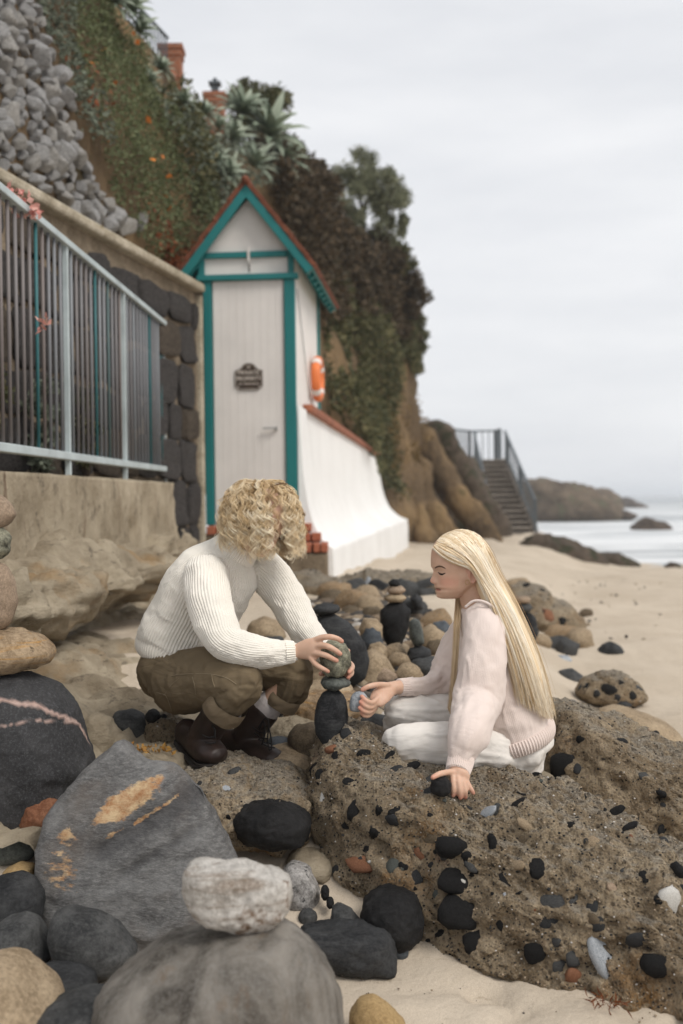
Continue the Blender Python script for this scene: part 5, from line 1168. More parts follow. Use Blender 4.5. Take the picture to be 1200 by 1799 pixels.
BIG = [(620, 1412, 29, 46, 'black'), (666, 1427, 19, 18, 'black'), (694, 1424, 26, 17, 'black'), (655, 1470, 16, 28, 'black'), (605, 1447, 22, 15, 'black'), (614, 1373, 26, 14, 'black'), (789, 1503, 54, 44, 'black'), (809, 1544, 70, 38, 'black'),
 (815, 1592, 76, 58, 'black'), (885, 1546, 36, 32, 'black'), (949, 1518, 34, 38, 'black'), (975, 1579, 66, 40, 'basalt2'), (754, 1475, 38, 28, 'brown'), (832, 1662, 40, 36, 'black'), (935, 1678, 42, 30, 'black'), (967, 1621, 38, 24, 'basalt'),
 (1152, 1713, 62, 48, 'black'), (1066, 1678, 44, 66, 'greywhite'), (1185, 1590, 42, 50, 'white'), (567, 1402, 18, 27, 'white'), (538, 1436, 26, 24, 'greenstone'), (692, 1516, 32, 28, 'greenstone'), (637, 1517, 66, 28, 'rust'), (735, 1500, 34, 26, 'rust'),
 (908, 1412, 34, 14, 'black'), (1075, 1426, 44, 15, 'black'), (862, 1485, 20, 34, 'black'), (1105, 1450, 30, 12, 'black'), (680, 1330, 30, 14, 'black'), (720, 1345, 34, 14, 'black'), (590, 1330, 22, 20, 'black'), (640, 1322, 26, 14, 'black'), (560, 1365, 22, 24, 'black'),
 (930, 1450, 44, 16, 'tan'), (850, 1430, 44, 18, 'greywhite'), (1010, 1720, 40, 26, 'rust'), (730, 1540, 26, 22, 'basalt'), (1040, 1480, 26, 20, 'tan'), (905, 1520, 34, 14, 'tan'), (1120, 1655, 34, 24, 'basalt_'), (975, 1655, 20, 16, 'basalt2'), (1000, 1450, 20, 12, 'black'), (770, 1640, 22, 16, 'black'), (880, 1625, 26, 18, 'black'), (985, 1700, 24, 20, 'basalt2'), (1080, 1560, 24, 16, 'pink'), (1130, 1540, 20, 22, 'black'), (1040, 1620, 26, 20, 'brown')]
BIG = [(a, b, c, d, 'basalt' if e == 'basalt_' else e) for a, b, c, d, e in BIG]
cg, cg_bvh = conglomerate('conglomerate_rock', [(521, 1500), (526, 1430), (545, 1345), (575, 1318), (615, 1322), (680, 1348), (760, 1370), (850, 1390), (930, 1388), (1010, 1396), (1100, 1424), (1200, 1480), (1300, 1540), (1340, 1650), (1300, 1780), (1150, 1815), (1000, 1785), (850, 1722), (760, 1702), (690, 1672), (600, 1612), (540, 1565)],
    3.12, .36, 'largest conglomerate rock, studded with black pebbles, under the leaning hand', BIG, 250, 4500, .0115, 3, sub=7, box=.72, rough=.055, rscale=2.2, fine=.026, fscale=15, facet=.11, pits=.045, lean=.38, shear=-.55, seed=3, sm=3)
cg2, cg2_bvh = conglomerate('conglomerate_rock', [(930, 1300), (955, 1245), (1000, 1233), (1060, 1262), (1130, 1288), (1200, 1308), (1330, 1345), (1340, 1520), (1150, 1500), (1000, 1440), (935, 1400)],
    3.95, .32, 'conglomerate rock behind the seated person at the right edge', [(987, 1353, 46, 42, 'black'), (1085, 1300, 36, 16, 'black'), (1130, 1360, 20, 16, 'basalt2'), (1160, 1400, 20, 18, 'black'), (1020, 1300, 24, 12, 'black'), (965, 1310, 34, 20, 'black')], 120, 900, .012, 5, sub=6, pits=.06, box=.75, rough=.07, fine=.03, fscale=7, facet=.08, lean=.25, shear=-.25, seed=11, sm=3)
cg3, _ = conglomerate('conglomerate_rock', [(292, 1400), (318, 1358), (380, 1340), (440, 1346), (520, 1360), (562, 1385), (560, 1440), (520, 1465), (420, 1460), (392, 1500), (350, 1490), (308, 1435)],
    3.5, .3, 'conglomerate ledge right under the dark boots', [(410, 1352, 22, 18, 'basalt_b' if 0 else 'basalt2'), (395, 1385, 24, 20, 'greywhite'), (355, 1400, 20, 20, 'black')], 70, 500, .011, 6, sub=6, pits=.06, box=.7, rough=.06, fine=.03, fscale=6, facet=.08, lean=.3, seed=17)
cg4, _ = conglomerate('conglomerate_rock', [(252, 1290), (262, 1258), (295, 1250), (325, 1265), (330, 1310), (300, 1335), (262, 1325)], 3.86, .1, 'small conglomerate stone behind the left boot', [(280, 1262, 24, 16, 'black'), (290, 1320, 14, 20, 'white')], 16, 90, .012, 7, sub=5, rough=.06, fine=.03, facet=.05, seed=19)
cg5, _ = conglomerate('conglomerate_rock', [(1008, 1214), (1028, 1190), (1060, 1178), (1095, 1182), (1126, 1203), (1140, 1230), (1110, 1240), (1070, 1242), (1022, 1232)], 6.0, .16, 'speckled rounded rock on the sand at the right', [(1065, 1215, 30, 20, 'black'), (1030, 1205, 14, 16, 'black'), (1090, 1200, 14, 10, 'black')], 26, 150, .016, 8, sub=5, rough=.06, fine=.03, facet=.05, seed=23)
cg6, _ = conglomerate('conglomerate_rock', [(870, 1075), (895, 1034), (925, 1024), (962, 1034), (968, 1048), (1000, 1062), (1024, 1088), (1020, 1106), (950, 1118), (880, 1115)], 9.2, .4, 'long brown rock on the beach beyond the hair', [(990, 1095, 16, 18, 'black'), (920, 1028, 20, 12, 'black'), (955, 1036, 16, 9, 'black'), (965, 1080, 26, 24, 'rust')], 30, 200, .03, 9, sub=5, rough=.08, fine=.03, facet=.08, seed=29, lean=.6)
cg7, _ = conglomerate('conglomerate_rock', [(498, 1012), (545, 1006), (590, 1018), (650, 1008), (720, 1002), (762, 1012), (772, 1050), (742, 1085), (640, 1098), (560, 1095), (502, 1088)], 8.4, .5, 'low dark pebbly rock bank below the white wall', [(600, 1040, 20, 14, 'black'), (680, 1035, 24, 16, 'brown'), (640, 1060, 20, 16, 'tan'), (720, 1050, 18, 14, 'black')], 60, 300, .03, 31, sub=6, rough=.08, fine=.03, facet=.1, pits=.08, seed=37, lean=.8)
st_('slab', 'sandstone', 3.72, .24, 'rock ledge the seated person sits on behind the conglomerate', [(650, 1352), (760, 1350), (900, 1362), (985, 1368), (1000, 1430), (960, 1520), (700, 1520), (640, 1430)], 'rock', box=.5, rough=.02)
# ------------------------------------------------------------------ pebble bank (uncountable), beach debris
def pebbles(name, n, rect, size, label, seed, dens=None, mats=None):
    rng = np.random.default_rng(seed); m = MB(); Vi, Fi = ico(1 if size < .03 else 2)
    k = 0
    while k < n:
        d = rng.uniform(rect[2], rect[3]); x = rng.uniform(rect[0], rect[1]) * d / FPX
        if dens and rng.random() > dens(x, d): continue
        s = size * rng.uniform(.4, 1.5); q = Vi * np.array([s, s * rng.uniform(.6, 1), s * rng.uniform(.4, .8)]) * (1 + .25 * vn(Vi * 1.3 + k, 2))[:, None]
        a = rng.uniform(0, 6.28); R_ = np.array([[math.cos(a), -math.sin(a), 0], [math.sin(a), math.cos(a), 0], [0, 0, 1]])
        m.add(q @ R_.T + np.array([x, d, gz(x, d) + s * .2]), Fi); k += 1
    return tag(m.build(name, M['gravel'], None, True), label, 'pebbles', kind='stuff')
m = Mat('mixed_gravel', .85, .25); g_ = m.noise(60, 4, .7)
m.color(m.mix(m.ramp(g_, [(.35, 0.0), (.65, .35)]), m.ramp(m.island(), [(0, (.03, .03, .032)), (.25, (.07, .065, .06)), (.4, (.14, .105, .075)), (.6, (.24, .175, .115)), (.8, (.33, .26, .18)), (.94, (.42, .39, .35))], 'CONSTANT'), (.09, .07, .05))); M['gravel'] = m.m
pebbles('pebble_bank', 1500, (-60, 190, 5.4, 9.0), .034, 'bank of brown and grey pebbles below the white wall', 1, lambda x, d: float(smooth(-.25, .35, vn(np.array([[x * 1.3, d * .9, 0]]), 3)[0] + (.35 if x < .1 + .12 * (d - 5) else -.25) - .5 * smooth(.5, .1, x + .4))))
pebbles('pebble_bank', 900, (-160, 200, 4.2, 5.5), .028, 'loose pebbles between the stacked stones', 2, lambda x, d: float(smooth(-.2, .4, vn(np.array([[x * 2.2, d * 2, 4]]), 7)[0] + .25 - abs(x - .1))))
pebbles('pebbles', 500, (-330, 0, 3.5, 4.3), .018, 'loose pebbles round the boots', 3)
pebbles('pebbles', 160, (-560, -140, 2.5, 3.2), .012, 'small pebbles between the foreground cobbles', 4)
pebbles('pebbles', 40, (-60, 560, 2.45, 2.8), .003, 'grit scattered on the foreground sand', 5)
pebbles('pebbles', 80, (330, 560, 8, 18), .014, 'bits of dark debris on the beach sand', 6)
CM = []
for k, mt in enumerate(['basalt', 'tan', 'brown', 'basalt2', 'black', 'tan', 'orange', 'pink', 'basalt2', 'brown']):
    V, F = ico(3); q = V * (1 + .35 * fbm(V + k * 5, 1.0, 2, k))[:, None] * np.array([1, .85, .7]); q += .05 * fbm(V + k, 4, 3, k)[:, None] * V
    me = mesh_from('cobble', q, F); smooth_on(me); me.materials.append(M[mt]); CM.append(me)
# kelp scraps
rng = np.random.default_rng(8)
def kelp(name, pts, d, n, label, size=.02, mt='kelp', asp=.5):
    P = np.array([W(*rng.choice(pts), d) if False else W(pts[i % len(pts)][0] + rng.normal() * 8, pts[i % len(pts)][1] + rng.normal() * 2.5, d + rng.normal() * .03) for i in range(n)])
    V, F = leaves(P, size, 9, asp=asp); tag(obj(name, V, F, M[mt], None, False), label, 'seaweed', kind='stuff')
kelp('kelp', [(235, 1314), (255, 1317), (275, 1318), (290, 1316)], 3.55, 90, 'orange kelp scraps on the pale slab by the heel')
kelp('kelp', [(1060, 1757), (1075, 1762), (1045, 1752), (1090, 1768)], 2.62, 60, 'rusty seaweed strands under the conglomerate rock', .03, 'rustkelp', .12)

# ------------------------------------------------------------------ balanced stack being built
DS_ = 3.5
st_('stone', 'basalt', DS_, .052, 'dark oval stone standing upright at the base of the held stack', [(552, 1262), (556, 1235), (566, 1216), (582, 1209), (598, 1213), (608, 1228), (612, 1258), (608, 1288), (597, 1308), (582, 1318), (566, 1308), (556, 1290)], sub=5)
st_('stone', 'greenstone', DS_, .05, 'flat grey green stone on the upright oval', [(562, 1200), (566, 1191), (585, 1187), (605, 1190), (618, 1199), (612, 1206), (600, 1209), (584, 1214), (570, 1209)], rough=.06, fine=.02, facet=.05)
st_('stone', 'lichen', DS_, .055, 'round speckled stone held in both hands', [(562, 1158), (564, 1140), (574, 1127), (590, 1124), (606, 1130), (616, 1148), (616, 1168), (608, 1184), (592, 1192), (574, 1188), (564, 1174)], sub=5, rough=.05, fine=.015, facet=.05)
st_('stone', 'greywhite', 3.47, .022, 'smooth grey stone held out in the open hand', [(614, 1240), (616, 1224), (624, 1215), (637, 1214), (645, 1222), (646, 1236), (640, 1247), (628, 1251), (616, 1249)])
h2_ = cg_bvh.ray_cast(CAM, ray(774, 1392)); LD = (h2_[0].y if h2_[0] is not None else 3.27) - .006
_lean_stone = st_('stone', 'black', LD, .03, 'fist-sized black stone under the thumb of the leaning hand', [(755, 1382), (759, 1368), (770, 1363), (784, 1365), (792, 1376), (791, 1392), (782, 1399), (768, 1397), (758, 1392)], rough=.05, fine=.02)
# ------------------------------------------------------------------ people: shared builders
PROF = [(0.0, .060), (.004, .070), (.009, .0755), (.016, .0735), (.022, .0775), (.0295, .0745), (.0315, .0745), (.0375, .0805), (.046, .0775)]
def head_parts(H0, fwd, lat, up, s=1.0):
    """closed head mesh (levels from chin to crown), ears; local axes f, l, z"""
    zs = np.concatenate([np.linspace(.0, .11, 74), np.linspace(.113, .2095, 36)])
    front = np.interp(zs, [0, .004, .009, .016, .0225, .0295, .032, .0375, .046, .06, .075, .087, .0985, .112, .1255, .149, .166, .181, .193, .203, .2085, .2107], [.060, .0705, .0755, .0732, .0778, .0745, .0747, .0808, .0772, .0775, .0795, .0815, .0875, .0895, .0892, .0868, .081, .071, .057, .036, .018, .004])
    nose = np.interp(zs, [.044, .0475, .0525, .057, .062, .072, .087, .096], [0, .009, .0165, .0185, .0165, .0095, .002, 0])
    back = np.interp(zs, [0, .01, .02, .03, .045, .06, .08, .12, .15, .17, .185, .198, .207, .2107], [.01, -.005, -.015, -.025, -.05, -.075, -.09, -.098, -.092, -.080, -.064, -.042, -.018, .0])
    wid = np.interp(zs, [0, .006, .012, .022, .035, .05, .07, .1, .13, .15, .17, .185, .197, .206, .2107], [.016, .028, .036, .046, .054, .060, .066, .070, .0735, .073, .068, .059, .044, .022, .002])
    na = 112; a = np.linspace(0, 2 * PI, na, endpoint=False); rows = []
    for z, fr, ns, bk, w in zip(zs, front, nose, back, wid):
        kz = float(smooth(.03, .10, z)); cx = min((.35 + .15 * kz) * fr + (.65 - .15 * kz) * bk, .02)
        ca, sa = np.cos(a), np.sin(a)
        ex = np.interp(z, [0, .05, .12, .2], [.9, .84, .86, 1.0])
        xx = np.where(ca > 0, cx + (fr - cx) * np.abs(ca) ** ex, cx - (cx - bk) * np.abs(ca) ** ex); l = w * np.sign(sa) * np.abs(sa) ** .86
        f1 = ca > 0
        sig = np.interp(z, [.046, .055, .07, .095], [.0125, .0120, .0075, .009])
        xx = xx + f1 * ns * np.exp(-(l / sig) ** 2)
        al = np.exp(-(((np.abs(l) - .0125) / .006) ** 2 + ((z - .0515) / .006) ** 2)); xx = xx + f1 * .005 * al
        es = np.exp(-(((np.abs(l) - .031) / .015) ** 2 + ((z - .0865) / .0095) ** 2)); xx = xx - f1 * .0085 * es
        eb = np.exp(-(((np.abs(l) - .031) / .0125) ** 2 + ((z - .0855) / .0075) ** 2)); xx = xx + f1 * .0062 * eb       # closed lid
        br = np.exp(-(((np.abs(l) - .03) / .02) ** 2 + ((z - .1) / .006) ** 2)); xx = xx + f1 * .002 * br
        ck = np.exp(-(((np.abs(l) - .042) / .018) ** 2 + ((z - .055) / .02) ** 2)); xx = xx + f1 * .003 * ck
        mc = np.exp(-(((np.abs(l) - .024) / .008) ** 2 + ((z - .031) / .006) ** 2)); xx = xx - f1 * .004 * mc
        rows.append(np.stack([xx, l, np.full(na, z)], 1))
    V = np.concatenate(rows) * s; n = len(zs)
    F = [(i * na + j, i * na + (j + 1) % na, (i + 1) * na + (j + 1) % na, (i + 1) * na + j) for i in range(n - 1) for j in range(na)]
    F += [tuple(range(na))[::-1], tuple(range((n - 1) * na, n * na))]
    B = np.stack([np.array(fwd), np.array(lat), np.array(up)])
    Wd = lambda Q: np.array(H0) + np.asarray(Q) @ B
    parts = [(Wd(V), F)]
    for sg in (1, -1):
        ring = [(-.018, .0665, .064), (-.013, .069, .074), (-.015, .073, .09), (-.024, .078, .102), (-.035, .081, .102), (-.042, .0815, .09), (-.040, .079, .076), (-.032, .075, .063), (-.024, .071, .053), (-.019, .0685, .055)]
        v, f, _ = tube([Wd(np.array([x, sg * l, z]) * s) for x, l, z in ring], [.0042 * s] * 10, ref=np.array(lat), n=44, seg=8); parts.append((v, f))
        v, f, _ = tube([Wd(np.array(p) * s) for p in [(-.022, sg * .064, .06), (-.029, sg * .069, .078), (-.030, sg * .071, .094)]], [(.007, .005), (.011, .005), (.009, .005)], ref=np.array(lat), n=14, seg=12); parts.append((v, f))
    return parts, Wd, B
def to_local(P, H0, B): return (np.asarray(P) - np.array(H0)) @ B.T
def finger(pts, r=.0085):
    P = [W(*p) if not isinstance(p, Vector) else p for p in pts]; n = len(P); rad = [r * (1.06 - .30 * i / (n - 1)) for i in range(n)]
    if n >= 3: rad[n // 2] *= 1.05
    v, f, _ = tube(P, rad, ref=(.1, 1, .3), n=6 * n, seg=12); return v, f
def limb(pts, radii, ref=(0, 1, 0), seg=28, n=None, capk=.8):
    return tube([W(*p) if not isinstance(p, Vector) else p for p in pts], radii, ref=ref, seg=seg, n=n or 10 * len(pts), capk=capk)
def nearest(V, tubes):
    """for each vertex: tube index, angle round it, length along it, radial distance ratio"""
    n = len(V); best = np.full(n, 1e9); ti = np.zeros(n, int); th = np.zeros(n); vv = np.zeros(n)
    for k, (C, S_, U, T, RR) in enumerate(tubes):
        L = np.concatenate([[0], np.cumsum(np.linalg.norm(np.diff(C, axis=0), axis=1))])
        for a in range(0, n, 20000):
            D = V[a:a + 20000, None, :] - C[None]; s = np.einsum('ijk,jk->ij', D, S_) / RR[:, 0]; u = np.einsum('ijk,jk->ij', D, U) / RR[:, 1]; t = np.einsum('ijk,jk->ij', D, T) / RR.mean(1)
            q = s * s + u * u + 1.5 * t * t; j = q.argmin(1); i = np.arange(len(j)); m = q[i, j]; b = best[a:a + 20000]; w = m < b
            ti[a:a + 20000][w] = k; th[a:a + 20000][w] = np.arctan2(u[i, j], s[i, j])[w]; vv[a:a + 20000][w] = (L[j] + t[i, j] * RR[j].mean(1))[w]; best[a:a + 20000][w] = m[w]
    return ti, th, vv, best
def garment(name, limbs, voxel, mat, parent, ribs=None, rib_amp=0.0, fold=.006, fscale=.06, seed=0, it=4, warp=None, crease=0.0):
    V, F = remesh([(v, f) for v, f, _ in limbs], voxel, it)
    ti, th, vv, _ = nearest(V, [s for _, _, s in limbs]); nr = qnormals(V, F)
    P = np.stack([np.cos(th) * 1.1 + ti * 7, np.sin(th) * 1.1, vv / fscale], 1)
    fo = fbm(P, 1.0, 3, seed); V = V + nr * (fold * (fo * 1.2 - .5 * np.abs(fbm(P * np.array([1, 1, 1.4]) + 5, 1.3, 2, seed + 3))))[:, None]
    if crease:
        Pc = np.stack([np.cos(th) * 2.2 + ti * 7, np.sin(th) * 2.2, vv / (fscale * 1.5)], 1); rg = 1 - np.clip(np.abs(fbm(Pc, 1.1, 2, seed + 8)) * 5, 0, 1); V = V + nr * (crease * rg * smooth(-.2, .3, fbm(V, 7, 2, seed + 9)))[:, None]
    if warp is not None: V = warp(V, nr)
    cnt = np.array(ribs if ribs else [0] * len(limbs), float)[ti]
    if rib_amp: V = V + nr * (rib_amp * np.sin(cnt * th))[:, None]
    o = obj(name, V, F, mat, parent)
    a = o.data.attributes.new('rib', 'FLOAT_VECTOR', 'POINT'); a.data.foreach_set('vector', np.stack([np.cos(th), np.sin(th), cnt], 1).astype(np.float32).ravel())
    return o
def ribband(name, pts, radii, n, mat, parent, ref=(0, 1, 0), amp=.0025, seg_per=6, rows=26):
    P = [W(*p) if not isinstance(p, Vector) else p for p in pts]
    V, F, (C, S_, U, T, RR) = tube(P, radii, ref=ref, n=rows, seg=n * seg_per, cap=False)
    seg = n * seg_per; a = np.tile(np.linspace(0, 2 * PI, seg, endpoint=False), rows); c = np.repeat(C, seg, 0); d = V - c; d /= np.linalg.norm(d, axis=1, keepdims=True)
    edge = np.repeat(np.sin(np.linspace(0.12, PI - .12, rows)) ** .3, seg)
    V = c + (V - c) * (.94 + .06 * edge)[:, None] + d * (amp * np.sin(a * n))[:, None]
    return obj(name, V, F, mat, parent)
def strands(name, G, radius, shade, mat, parent, extra=None, taper=.35):
    """G: (n, m, 3) polylines -> thin three-sided strands in one mesh with a 'shade' attribute"""
    n, m, _ = G.shape; T = np.gradient(G, axis=1); T /= np.linalg.norm(T, axis=2, keepdims=True) + 1e-9
    ref = np.array([.21, .93, .3]); S_ = np.cross(T, ref); S_ /= np.linalg.norm(S_, axis=2, keepdims=True) + 1e-9; U = np.cross(S_, T)
    r = (np.asarray(radius).reshape(-1, 1) * np.ones((n, 1))) * (1 - (1 - taper) * np.linspace(0, 1, m)[None] ** 2.5)
    ring = [G + S_ * (r * math.cos(b))[..., None] + U * (r * math.sin(b))[..., None] for b in (0, 2.094, 4.189)]
    V = np.stack(ring, 2).reshape(-1, 3); base = (np.arange(n)[:, None] * m + np.arange(m - 1)[None]).reshape(-1) * 3; F = []
    for k in range(3):
        k2 = (k + 1) % 3; F.append(np.stack([base + k, base + k2, base + 3 + k2, base + 3 + k], 1))
    F = np.concatenate(F); sh = np.repeat(np.asarray(shade).reshape(n, -1) * np.ones((n, m)), 3, axis=1).reshape(-1)
    Fl = F; 
    if extra is not None:
        for ev, ef, es in extra:
            ef = np.asarray([f for f in ef if len(f) == 4]); Fl = np.concatenate([Fl, ef + len(V)]); V = np.concatenate([V, ev]); sh = np.concatenate([sh, np.full(len(ev), es)])
    o = obj(name, V, Fl, mat, parent); set_attr(o, 'shade', np.clip(sh, 0, 1)); return o
def ellipsoid(c, B, r, s=4):
    V, F = ico(s); Vq = np.asarray(c) + (V * np.asarray(r)) @ B
    return Vq, [tuple(f) + (f[0],) for f in F.tolist()] if False else F
def quad_ellipsoid(c, B, r, nu=40, nv=24):
    u = np.linspace(0, 2 * PI, nu, endpoint=False); v = np.linspace(-PI / 2 + .02, PI / 2 - .02, nv)
    V = np.array([(math.cos(b) * math.cos(a), math.cos(b) * math.sin(a), math.sin(b)) for b in v for a in u]) * np.asarray(r)
    F = [(i * nu + j, i * nu + (j + 1) % nu, (i + 1) * nu + (j + 1) % nu, (i + 1) * nu + j) for i in range(nv - 1) for j in range(nu)]
    return np.asarray(c) + V @ B, F
def skin_attrs(o, V, H0, B, tips, s=1.0):
    L = to_local(V, H0, B) / s; f, l, z = L.T
    lip = smooth(.66, .9, np.exp(-(((z - .0305) / .0085) ** 2)) * smooth(.029, .021, np.abs(l))) * (f > .055) * (z > 0) * (z < .05)
    bl = .55 * np.exp(-(((np.abs(l) - .045) / .02) ** 2 + ((z - .055) / .018) ** 2)) * (f > .02) + .5 * np.exp(-((l / .014) ** 2 + ((z - .055) / .01) ** 2)) * (f > .08)
    bl += .5 * ((np.abs(l) > .068) & (z > .04) & (z < .11) & (f < 0) & (f > -.06) & (np.abs(l) < .1))
    for t in tips: bl = bl + .75 * np.exp(-(np.linalg.norm(V - np.array(t), axis=1) / .014) ** 2)
    near = (np.abs(l) < .12) & (z > -.02) & (z < .24)
    set_attr(o, 'tint', lip * near * .95); set_attr(o, 'blush', np.clip(bl, 0, .8))
def on_surface(bvh, pts, off=.0006):
    out = []
    for p in pts:
        h = bvh.ray_cast(CAM, ray(*p))
        if h[0] is not None: out.append(h[0] - ray(*p) * off)
    return out

# ------------------------------------------------------------------ seated person, right
hit = cg_bvh.ray_cast(CAM, ray(806, 1388)); HD = hit[0].y if hit[0] is not None else 3.27
def rd(px, py, off):
    q = cg_bvh.ray_cast(CAM, ray(px, py)); return (px, py, (q[0].y if q[0] is not None else HD) - off - .011)
print('hand depth', HD)
pw = empty('person', W(905, 1366, 3.57)); tag(pw, 'person with long blonde hair seated on the rock in a pale pink sweater', 'person')
yaw_ = math.radians(9); fwd = Vector((-math.cos(yaw_), -math.sin(yaw_), 0)); lat = Vector((math.sin(yaw_), -math.cos(yaw_), 0)); upv = Vector((0, 0, 1))
H0 = W(808, 1051, 3.55); hp, HW_, HB = head_parts(H0, fwd, lat, upv)
parts = list(hp)
for pts, rad in [([(823, 1005, 3.55), (830, 1040, 3.555), (845, 1075, 3.565)], [.046, .045, .058]),
                 ([(905, 1300, 3.57), (880, 1230, 3.57), (862, 1150, 3.565), (848, 1085, 3.56)], [(.08, .12), (.085, .12), (.08, .12), (.05, .10)]),
                 ([(850, 1085, 3.46), (846, 1180, 3.38), (828, 1270, 3.33), (808, 1335, HD + .03), (803, 1358, HD - .005)], [.04, .038, .034, .027, .024]),
                 ([(838, 1090, 3.66), (790, 1180, 3.69), (750, 1207, 3.62), (706, 1207, 3.55), (690, 1209, 3.53)], [.036, .026, .024, .022, .021]),
                 ([(895, 1312, 3.47), (800, 1310, 3.41), (710, 1307, 3.395)], [.06, .05, .045]), ([(895, 1292, 3.68), (780, 1256, 3.62), (700, 1253, 3.575)], [.06, .05, .04])]:
    v, f, _ = limb(pts, rad); parts.append((v, f))
# leaning hand
h = HD - .012
v, f, _ = limb([(803, 1355, h - .002), (806, 1362, h - .008), (808, 1369, h - .010)], [(.020, .015), (.028, .012), (.030, .009)], ref=(0, 1, .25)); parts.append((v, f))
tipsW = []
for pts, r in [([(796, 1363, h - .012), (796, 1374, h - .024), (797, 1387, h - .030), rd(796, 1398, .012)], .0088), ([(804, 1364, h - .013), (806, 1375, h - .026), (808, 1389, h - .033), rd(809, 1402, .012)], .009),
               ([(812, 1366, h - .012), (815, 1377, h - .024), (817, 1390, h - .030), rd(818, 1401, .012)], .0086), ([(818, 1368, h - .008), (823, 1378, h - .018), (828, 1387, h - .022), rd(832, 1394, .011)], .0075),
               ([(797, 1356, h - .008), (785, 1357, h - .020), (772, 1360, LD - .012), (760, 1366, LD - .026)], .0092)]:
    parts.append(finger(pts, r)); tipsW.append(W(*pts[-1]))
# stretched hand
v, f, _ = limb([(697, 1208, 3.54), (683, 1212, 3.515), (670, 1222, 3.49), (662, 1232, 3.475)], [(.019, .016), (.025, .016), (.030, .015), (.026, .012)], ref=(.3, 1, -.2)); parts.append((v, f))
for pts, r in [([(682, 1204, 3.51), (664, 1203, 3.485), (648, 1206, 3.47), (636, 1212, 3.468)], .0095), ([(666, 1224, 3.478), (655, 1234, 3.455), (645, 1232, 3.442), (635, 1223, 3.443)], .0086),
               ([(664, 1231, 3.475), (653, 1242, 3.455), (643, 1241, 3.442), (633, 1233, 3.441)], .0086), ([(662, 1238, 3.475), (651, 1250, 3.458), (641, 1250, 3.445), (631, 1243, 3.442)], .0082), ([(660, 1244, 3.478), (650, 1256, 3.463), (641, 1258, 3.452), (634, 1252, 3.448)], .0072)]:
    parts.append(finger(pts, r)); tipsW.append(W(*pts[-1]))
V, F = remesh(parts, .0031, 2, .4); bw = obj('body', V, F, M['skin'], pw); skin_attrs(bw, V, H0, HB, tipsW)
bb = BVHTree.FromPolygons(V.tolist(), F.tolist())
for nm, pts, rad, mt in [('eyebrow', [(764.5, 998), (768, 995.8), (773, 995), (778, 996.2), (782.5, 999)], [.0018, .0026, .0026, .0022, .0010], 'brow'), ('eyelash', [(770, 1005.5), (773, 1008), (777, 1009), (782, 1007)], [.0012, .0026, .0028, .0012], 'lash'),
                     ('lip_line', [(763.6, 1032.5), (766, 1033), (770, 1034.2), (774.5, 1035.2)], [.0007, .0010, .0008, .0003], 'brow')]:
    P = on_surface(bb, pts)
    if len(P) >= 2:
        v, f, _ = tube(P, rad[:len(P)], n=20, seg=6); obj(nm, v, f, M[mt], bw)
er = W(821, 1021, 3.55 - .073); v, f, _ = tube([er + Vector((.006 * math.cos(a), .001, .007 * math.sin(a) - .004)) for a in np.linspace(0, 2 * PI, 13)], [.0008] * 13, n=26, seg=6, cap=False); obj('earring', v, f, M['gold'], pw)
v, f, _ = tube([W(703.5, 1207, 3.552) + Vector((0, .0225 * math.cos(a), .0225 * math.sin(a))) for a in np.linspace(0, 2 * PI, 25)], [.0013] * 25, ref=(1, 0, 0), n=50, seg=6, cap=False); obj('bracelet', v, f, M['lace'], pw)

# sweater
LW = [limb([(900, 1286, 3.57), (888, 1245, 3.57), (872, 1185, 3.565), (859, 1125, 3.56), (848, 1082, 3.56), (841, 1062, 3.56)], [(.122, .184), (.132, .184), (.118, .170), (.10, .172), (.078, .135), (.058, .072)], capk=.12),
      limb([(852, 1086, 3.455), (852, 1120, 3.41), (846, 1180, 3.375), (838, 1235, 3.345), (824, 1285, HD + .06), (814, 1318, HD + .035), (810, 1332, HD + .025)], [.062, .068, .073, .073, .060, .046, .036]),
      limb([(838, 1095, 3.67), (800, 1150, 3.70), (778, 1192, 3.68), (752, 1206, 3.63), (722, 1207, 3.575), (712, 1207, 3.56)], [.066, .064, .056, .040, .031, .026])]
garment('sweater', LW, .0055, M['pink_knit'], pw, crease=.004, fold=.008, fscale=.085, seed=12, ribs=[150, 90, 90])
ribband('cuff', [(811, 1330, HD + .027), (808, 1342, HD + .016), (804, 1356, HD - .002)], [.037, .036, .0335], 40, M['pink_knit'], pw, amp=.0016)
ribband('cuff', [(721, 1207, 3.573), (712, 1207, 3.56), (701, 1207.5, 3.547)], [.0285, .0275, .0265], 32, M['pink_knit'], pw, ref=(.2, .3, 1), amp=.0014)
ribband('hem', [(899, 1281, 3.57), (903, 1292, 3.57), (907, 1304, 3.57)], [(.130, .190), (.130, .194), (.124, .190)], 84, M['pink_knit'], pw, amp=.0026)
ribband('collar', [(846, 1072, 3.562), (840, 1062, 3.56), (835, 1055, 3.56)], [(.066, .080), (.062, .074), (.057, .066)], 40, M['pink_knit'], pw, amp=.001)
v, f, _ = tube([W(*p) for p in [(818, 1066, 3.43), (832, 1056, 3.42), (850, 1057, 3.41), (868, 1068, 3.41), (884, 1090, 3.42)]], [.004] * 5, n=30, seg=8); obj('shoulder_seam', v, f, M['pink_knit'], pw)
